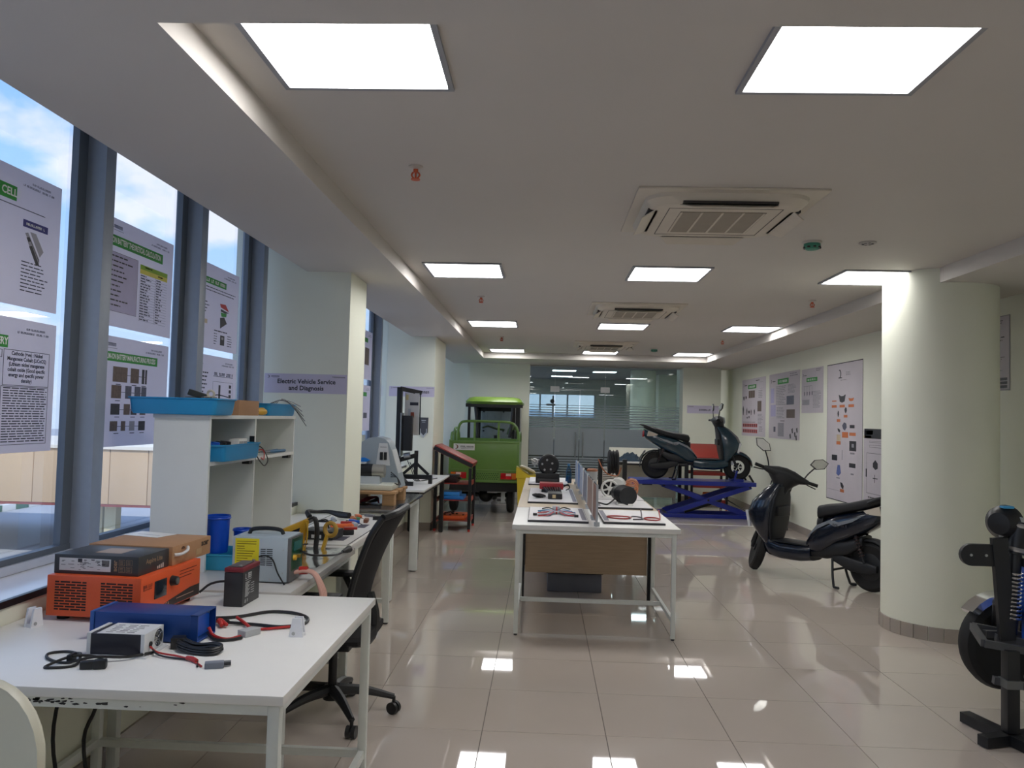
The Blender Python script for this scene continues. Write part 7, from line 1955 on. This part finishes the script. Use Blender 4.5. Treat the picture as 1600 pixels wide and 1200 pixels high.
    for s in (-1, 1): mb.loft([[(x, s * 0.085 + y, z) for y, z in sect(hw, z0, z1, 12)] for x, hw, z0, z1 in ((-0.10, 0.02, 0.19, 0.25), (0.0, 0.026, 0.16, 0.27), (0.18, 0.028, 0.17, 0.29), (0.36, 0.024, 0.24, 0.32))])
    mb.build('swing_arm', dp, t, ang=50)
    mb = MB()
    for s in (-1, 1):
        mb.cyl((0.02, s * 0.10, 0.26), (0.13, s * 0.11, 0.55), 0.014, seg=8)
    mb.build('shock_absorber', dp, t)
    mb = MB()
    for s in (-1, 1):
        for k in range(7): mb.torus((0.045 + 0.010 * k, s * (0.102 + 0.001 * k), 0.325 + 0.026 * k), (0.36, 0, 0.93), 0.022, 0.005, 14, 5)
    mb.build('shock_spring', RED if False else mat('spring_dark', (60, 40, 40), 0.4), t)
    rs = []
    for k in range(9):
        a = math.radians(70 + 14 * k); R_ = rw + 0.03
        rs.append([(R_ * math.cos(a), y, rw + R_ * math.sin(a) + dz) for y, dz in ((-0.065, -0.02), (-0.045, 0), (0.045, 0), (0.065, -0.02), (0.06, -0.026), (-0.06, -0.026))])
    MB().loft(rs).build('rear_mudguard', dp, t)
    MB().bar((-0.17, 0, 0.46), (-0.28, 0, 0.30), 0.16, 0.008).build('number_plate_flap', dp, t)
    mb = MB()
    for s in (-1, 1): mb.tube([(0.36, s * 0.10, 0.26), (0.34, s * 0.13, 0.12), (0.31, s * 0.155, 0.012)], 0.013, 8); mb.tube([(0.31, s * 0.155, 0.012), (0.25, s * 0.17, 0.012)], 0.012, 8)
    mb.tube([(0.345, -0.12, 0.16), (0.345, 0.12, 0.16)], 0.011, 8)
    mb.build('centre_stand', BLACKM, t)
    # steering assembly turns about the raked head
    p0 = Vector((1.02, 0, 0.88)); ax = Vector((WB - 0.03 - 1.02, 0, rw - 0.88)).normalized() * -1
    T = Matrix.Translation(p0) @ Matrix.Rotation(steer, 4, ax) @ Matrix.Translation(-p0)
    wheel(WB, rw + 0.005, T, 'front_wheel', True)
    mb = MB(); mb.T = T
    for s in (-1, 1): mb.cyl((WB - 0.02, s * 0.075, rw), (1.15, s * 0.075, 0.62), 0.02, 0.023, 10)
    mb.cyl((1.19, 0, 0.55), (1.02, 0, 0.90), 0.028, seg=12); mb.build('front_fork', dp, t)
    rs = []
    for k in range(10):
        a = math.radians(8 + 15.5 * k); R_ = rw + 0.028
        hw = 0.062 if 0 < k < 9 else 0.04
        rs.append([(WB + R_ * math.cos(a), y, rw + R_ * math.sin(a) + dz) for y, dz in ((-hw, -0.045), (-hw * 0.8, 0.0), (0, 0.012), (hw * 0.8, 0.0), (hw, -0.045), (hw * 0.9, -0.05), (0, -0.004), (-hw * 0.9, -0.05))])
    mb = MB(); mb.T = T; mb.loft(rs); mb.build('front_mudguard', bp, t, ang=50)
    mb = MB(); mb.T = T
    rows = ((-0.24, 0.965, 0.03, 0.985, 0.022), (-0.17, 0.985, 0.055, 0.985, 0.04), (-0.09, 1.005, 0.08, 0.985, 0.065), (0, 1.02, 0.098, 0.985, 0.075), (0.09, 1.005, 0.08, 0.985, 0.065), (0.17, 0.985, 0.055, 0.985, 0.04), (0.24, 0.965, 0.03, 0.985, 0.022))
    mb.loft([[(cx + hx * math.cos(2 * math.pi * k / 14), y, cz + hz * math.sin(2 * math.pi * k / 14)) for k in range(14)] for y, cx, hx, cz, hz in rows])
    mb.build('handlebar_cover', dp, t, ang=50)
    mb = MB(); mb.T = T; mb.loft([[(cx + r * math.cos(2 * math.pi * k / 14), r * wy * math.sin(2 * math.pi * k / 14), z) for k in range(14)] for z, cx, r, wy in ((0.80, 1.06, 0.07, 1.05), (0.86, 1.04, 0.075, 1.1), (0.91, 1.025, 0.085, 1.5), (0.955, 1.01, 0.09, 2.0), (0.98, 1.005, 0.085, 2.2))]); mb.build('neck_cover', dp, t, ang=50)
    mb = MB(); mb.T = T; mb.lathe([(0, 0.006), (0.05, 0.004), (0.058, -0.02), (0, -0.03)], (1.115, 0, 0.985), (1, 0, 0.1), 18); mb.build('headlamp', mat('headlamp_glass', (150, 156, 160), 0.1), t)
    for s in (-1, 1):
        mb = MB(); mb.T = T; mb.tube([(0.965, s * 0.22, 0.985), (0.94, s * 0.34, 0.985)], 0.017, 10); g = mb.build('grip', RUBBER, t)
        mb = MB(); mb.T = T; mb.tube([(0.985, s * 0.21, 0.972), (1.01, s * 0.26, 0.965), (1.0, s * 0.34, 0.955)], 0.006, 6); mb.build('brake_lever', BLACKM, g)
        mb = MB(); mb.T = T; mb.tube([(0.975, s * 0.19, 1.0), (0.98, s * 0.22, 1.07), (0.985, s * 0.275, 1.155)], 0.0075, 8); ms = mb.build('mirror_stem', BLACKM, t)
        o = Vector((0.985, s * 0.31, 1.20)); uy = Vector((0.1, s * 0.94, 0.33)).normalized(); uz = Vector((0.0, -s * 0.33, 0.94)).normalized()
        out = [(-0.10, 0.0), (-0.05, 0.047), (0.04, 0.052), (0.10, 0.01), (0.05, -0.045), (-0.04, -0.05)]
        mb = MB(); mb.T = T; mb.prism(out, o, uy, uz, 0.02 * (1 if s > 0 else -1) * 1.0); mh = mb.build('mirror_shell', dp, ms)
        nn = uy.cross(uz).normalized(); front = Vector((-1, 0, 0)); k_ = 0.0205 * s if nn.x * s < 0 else -0.001 * s
        mb = MB(); mb.T = T; mb.prism([(a * 0.9, b * 0.88) for a, b in out], o + nn * (0.0205 * (1 if s > 0 else -1) if nn.x * s < 0 else -0.0012 * (1 if s > 0 else -1)), uy, uz, 0.0008); mb.build('mirror_glass', mat('mirror_glass', (214, 215, 210), 0.2, 0.45), mh)  # bright reflection is put into the pale colour of the glass
    # cables from the handlebar
    mb = MB(); mb.T = T; mb.tube([(0.99, -0.1, 0.97), (1.05, -0.11, 0.9), (1.10, -0.10, 0.78)], 0.006, 6); mb.tube([(0.99, 0.1, 0.97), (1.05, 0.11, 0.9), (1.10, 0.10, 0.78)], 0.006, 6); mb.build('control_cables', BLACK, t)
    return t
scooter('dark teal electric scooter standing on the blue scissor lift', (1.86, 13.38, 0.587), 0.0, (24, 52, 66))
scooter('dark blue and black electric scooter parked beside the round column', (3.07, 7.64, 0.0), math.radians(131), (11, 20, 36), steer=-0.85).scale = (0.925, 0.97, 1.03)

# ---------------------------------------------------------------- scissor lift
def scissor_lift():
    bm = mat('lift_blue', (22, 40, 140), 0.35, var=0.05, coat=0.2)
    t = thing('scissor_lift', 'blue scissor lift table holding the teal scooter', 'lift', (2.5, 13.38, 0))
    y0, y1 = 13.08, 13.70
    pl = mbw(t).box(1.45, 3.43, y0, y1, 0.545, 0.586, 0.004).build('platform', bm, t)
    mbw(t).box(1.45, 3.43, y0 - 0.012, y0, 0.52, 0.586).build('platform_edge', bm, pl)
    mbw(t).box(1.62, 1.78, y0 + 0.03, y0 + 0.08, 0.50, 0.545).build('latch', BLACKM, t)
    for y in (y0 + 0.03, y1 - 0.07):
        mbw(t).bar((2.03, y + 0.02, 0.05), (3.36, y + 0.02, 0.52), 0.045, 0.075).build('scissor_arm', bm, t)
        mbw(t).bar((1.95, y + 0.07, 0.515), (3.36, y + 0.07, 0.045), 0.045, 0.075).build('scissor_arm', bm, t)
    for (a, z) in ((2.03, 0.05), (3.36, 0.045), (2.68, 0.285), (1.97, 0.51), (3.34, 0.51)):
        mbw(t).cyl((a, y0 + 0.02, z), (a, y1 - 0.02, z), 0.018, seg=10).build('pivot_bar', BLACKM, t)
    for yy in (y0, y1 - 0.06): mbw(t).box(1.95, 3.42, yy, yy + 0.06, 0.0, 0.06, 0.004).build('base_rail', bm, t)
    for xx in (1.95, 3.36): mbw(t).box(xx, xx + 0.06, y0 + 0.06, y1 - 0.06, 0.0, 0.05).build('base_cross_bar', bm, t)
    mbw(t).cyl((2.35, 13.4, 0.06), (2.95, 13.4, 0.27), 0.03, seg=12).build('ram', BLACKM, t)
    # wheel clamp at the front of the platform
    mbw(t).box(3.10, 3.26, 13.20, 13.56, 0.587, 0.63).build('wheel_chock', bm, t)
    mbw(t).bar((3.12, 13.24, 0.60), (3.16, 13.24, 0.76), 0.03).build('clamp_post', bm, t)
    mbw(t).bar((3.12, 13.53, 0.60), (3.16, 13.53, 0.76), 0.03).build('clamp_post', bm, t)
    mbw(t).bar((3.40, 13.14, 0.587), (3.33, 13.14, 0.70), 0.03).build('ramp_stay', BLACKM, t)
    mbw(t).bar((3.40, 13.62, 0.587), (3.33, 13.62, 0.70), 0.03).build('ramp_stay', BLACKM, t)
    c = thing('air_hose', 'black air hose running down from the lift to the floor by the wall', 'hose', (3.45, 13.0, 0))
    mbw(c).tube([(3.02, 13.75, 0.30), (3.30, 13.8, 0.14), (3.50, 13.5, 0.02), (3.55, 13.2, 0.012), (3.50, 12.9, 0.012)], 0.010, 8).build('hose', BLACK, c)
    MB_ = mbw(c).cyl((3.50, 12.9, 0.012), (3.49, 12.86, 0.012), 0.014, seg=10).build('coupler', STEEL, c)
    f = thing('marking_tape', 'thin white marking tape on the floor in front of the lift', 'tape', (2.7, 12.24, 0))
    mbw(f).box(1.95, 3.45, 12.20, 12.235, 0.0005, 0.0018).build('strip', WHITE, f)
    mbw(f).box(1.95, 3.45, 12.28, 12.29, 0.0005, 0.0018).build('second_strip', WHITE, f)
    s = thing('low_stool', 'small dark stool with pale top against the wall beyond the parked scooter', 'stool', (3.47, 12.0, 0))
    MB().box(-0.12, 0.12, -0.14, 0.14, 0.40, 0.44, 0.004).build('top', mat('stool_top', (170, 164, 152), 0.5), s)
    for sx in (-1, 1):
        for sy in (-1, 1): MB().box(sx * 0.09 - 0.015, sx * 0.09 + 0.015, sy * 0.11 - 0.015, sy * 0.11 + 0.015, 0, 0.40).build('leg', BLACKM, s)
    MB().box(-0.1, 0.1, -0.12, 0.12, 0.22, 0.39).build('drawer', mat('stool_drawer', (70, 66, 66), 0.5), s)
    # table against the partition with a dark cloth on it
    table('side_table', 'white table with black legs and tall pale upstand before the glass partition', 1.28, 2.62, 14.45, 15.25, 0.80, WHITE, BLACKM, th=0.03, leg=0.06)
    u = thing('table_screen', 'cream low screen panel standing at the back of the white table', 'screen', (1.72, 15.30, 0))
    MB().box(-0.46, 0.8, 0, 0.03, 0.10, 1.02, 0.004).build('panel', mat('cream_panel', (212, 210, 196), 0.5), u)
    for xx in (-0.42, 0.74): MB().box(xx, xx + 0.04, -0.04, 0.08, 0, 0.10).build('foot', WSTEEL, u)
    c = thing('cloth', 'crumpled dark blue cloth lying on the white table behind the scooter', 'cloth', (1.55, 14.62, 0.8005))
    rng = random.Random(21); n = 16; vs = []
    for i in range(n):
        for j in range(n):
            a, b = i / (n - 1), j / (n - 1)
            e = math.sin(math.pi * a) * math.sin(math.pi * b)
            vs.append((-0.24 + 0.5 * a + 0.03 * rng.random(), -0.12 + 0.34 * b + 0.03 * rng.random(), 0.002 + e * (0.08 + 0.10 * rng.random())))
    MB().add(vs, [(i * n + j, i * n + j + 1, (i + 1) * n + j + 1, (i + 1) * n + j) for i in range(n - 1) for j in range(n - 1)]).build('fabric', mat('dark_blue_cloth', (40, 56, 70), 0.9, var=0.15), c, ang=80)
    b = thing('white_base_box', 'low cream box on the floor under the white table', 'box', (2.2, 15.2, 0))
scissor_lift()
bpy.data.objects.remove(bpy.data.objects['white_base_box'])

# ---------------------------------------------------------------- chassis rig at the edge of the frame
def chassis_rig():
    t = thing('chassis_rig', 'black electric bike chassis on a square steel stand with blue battery box', 'chassis', (2.5, 4.2, 0))
    fm = mat('rig_black', (26, 27, 30), 0.4, var=0.08); gm = mat('rig_grey', (66, 68, 72), 0.45, var=0.08)
    w = mbw
    w(t).bar((2.13, 4.02, 0.03), (2.48, 4.14, 0.03), 0.06, 0.05).build('foot_bar', fm, t)
    w(t).bar((2.36, 3.80, 0.03), (2.22, 4.36, 0.03), 0.06, 0.05).build('foot_bar', fm, t)
    w(t).box(2.27, 2.33, 4.06, 4.12, 0.05, 0.45, 0.003).build('stand_post', fm, t)
    w(t).bar((2.24, 4.13, 0.29), (2.95, 4.02, 0.20), 0.035, 0.035).build('side_strut', gm, t)
    w(t).box(2.262, 2.338, 4.05, 4.13, 0.27, 0.31).build('clamp', mat('clamp_grey', (110, 112, 112), 0.4, 0.5), t)
    w(t).cyl((2.355, 4.05, 0.335), (2.355, 4.03, 0.335), 0.016, seg=12).build('bolt', STEEL, t)
    # slotted foot platform
    pl = w(t)
    for a, b in (((2.19, 4.12, 0.47), (2.80, 4.02, 0.40)), ((2.25, 4.34, 0.50), (2.80, 4.30, 0.42)), ((2.19, 4.12, 0.47), (2.25, 4.34, 0.50)), ((2.30, 4.22, 0.475), (2.70, 4.17, 0.425)), ((2.27, 4.27, 0.48), (2.40, 4.31, 0.47))): pl.bar(a, b, 0.03, 0.035)
    pl.build('slotted_platform', gm, t)
    w(t).bar((2.345, 4.20, 0.47), (2.305, 4.20, 0.98), 0.075, 0.03, up=(0, 1, 0)).build('front_plate', fm, t)
    ar = w(t)
    n = 10; pts = [(2.34, 0.835), (2.17, 0.835)] + [(2.17 - 0.055 * math.sin(math.pi * k / n), 0.89 - 0.055 * math.cos(math.pi * k / n)) for k in range(1, n)] + [(2.17, 0.945), (2.33, 0.945)]
    ar.prism(pts, (0, 4.22, 0), (1, 0, 0), (0, 0, 1), 0.025); ar.build('lamp_bracket', fm, t)
    mb = w(t)
    for xx in (2.165, 2.24): mb.cyl((xx, 4.195, 0.89), (xx, 4.19, 0.89), 0.007, seg=8)
    mb.build('bracket_bolts', STEEL, t)
    hl = w(t).lathe([(0, -0.05), (0.055, -0.045), (0.085, -0.01), (0.09, 0.03), (0, 0.03)], (2.36, 4.26, 1.05), (0.85, 0.6, 0.05), 28).build('headlamp', BLACK, t)
    w(t).box(2.335, 2.39, 4.21, 4.25, 1.127, 1.139, 0.004).build('lamp_sticker', mat('sticker_blue', (60, 150, 200), 0.4), hl)
    # steering head, clamp, spring and shock leg
    w(t).cyl((2.40, 4.22, 0.90), (2.43, 4.22, 1.06), 0.042, 0.05, 18).build('steering_head', fm, t)
    for z in (0.92, 1.04): w(t).torus((2.405 + 0.19 * (z - 0.9), 4.22, z), (0.19, 0, 1), 0.046, 0.012, 20, 6).build('head_clamp', STEEL, t)
    w(t).cyl((2.42, 4.22, 1.05), (2.425, 4.22, 1.085), 0.03, seg=14).build('head_nut', STEEL, t)
    w(t).cyl((2.375, 4.22, 0.50), (2.40, 4.22, 0.90), 0.03, seg=14).build('shock_leg', fm, t)
    mb = w(t)
    for k in range(12): mb.torus((2.379 + 0.0016 * k, 4.22, 0.58 + 0.02 * k), (0.06, 0, 1), 0.04, 0.006, 20, 6)
    mb.build('shock_spring', CHROME, t)
    # front wheel and chrome mudguard
    c = Vector((2.565, 4.62, 0.345)); axw = Vector((0.12, -0.99, 0)).normalized()
    wh = w(t).lathe([(0.155, -0.04), (0.205, -0.056), (0.24, -0.042), (0.252, 0.0), (0.24, 0.042), (0.205, 0.056), (0.155, 0.04)], c, tuple(axw), 44, False).build('front_wheel', RUBBER, t)
    mb = w(t); mb.lathe([(0.145, -0.03), (0.17, -0.035), (0.17, 0.035), (0.145, 0.03)], c, tuple(axw), 36, True); mb.build('rim', fm, wh)
    mb = w(t); mb.cyl(c - axw * 0.05, c + axw * 0.05, 0.05, seg=18)
    side = Vector((axw.y, -axw.x, 0))
    for k in range(6):
        a = k * math.pi / 3; mb.bar(c, c + (side * math.cos(a) + Vector((0, 0, 1)) * math.sin(a)) * 0.15, 0.03, 0.02)
    mb.build('spokes', mat('alloy_grey', (150, 150, 150), 0.35, 0.7), wh)
    rs = []
    for k in range(9):
        a = math.radians(40 + 12 * k); q = (side * math.cos(a) + Vector((0, 0, 1)) * math.sin(a))
        rs.append([c + q * (0.285 + dz) + axw * y for y, dz in ((-0.065, -0.03), (-0.05, 0), (0.05, 0), (0.065, -0.03), (0.06, -0.034), (-0.06, -0.034))])
    w(t).loft(rs).build('chrome_mudguard', CHROME, t)
    mb = w(t)
    for s in (-1, 1): mb.cyl(c + axw * 0.075 * s, Vector((2.40, 4.30, 0.62)) + axw * 0.075 * s, 0.02, seg=10)
    mb.cyl(Vector((2.40, 4.30, 0.62)) - axw * 0.08, Vector((2.40, 4.30, 0.62)) + axw * 0.08, 0.022, seg=10); mb.bar((2.38, 4.22, 0.55), (2.42, 4.32, 0.63), 0.05)
    mb.build('front_fork', fm, t)
    w(t).box(2.45, 2.80, 4.06, 4.26, 0.46, 0.835, 0.008).build('battery_box', mat('battery_blue', (18, 76, 178), 0.4), t)
    w(t).bar((2.42, 4.2, 0.86), (3.0, 4.2, 0.80), 0.04).build('frame_tube', fm, t)
    w(t).box(2.70, 2.76, 4.06, 4.12, 0.0, 0.43).build('rear_stand_post', fm, t)
    w(t).bar((2.95, 4.1, 0.35), (2.72, 4.1, 0.42), 0.04).build('rear_stay', fm, t)
    t.location.x += 0.015
chassis_rig()
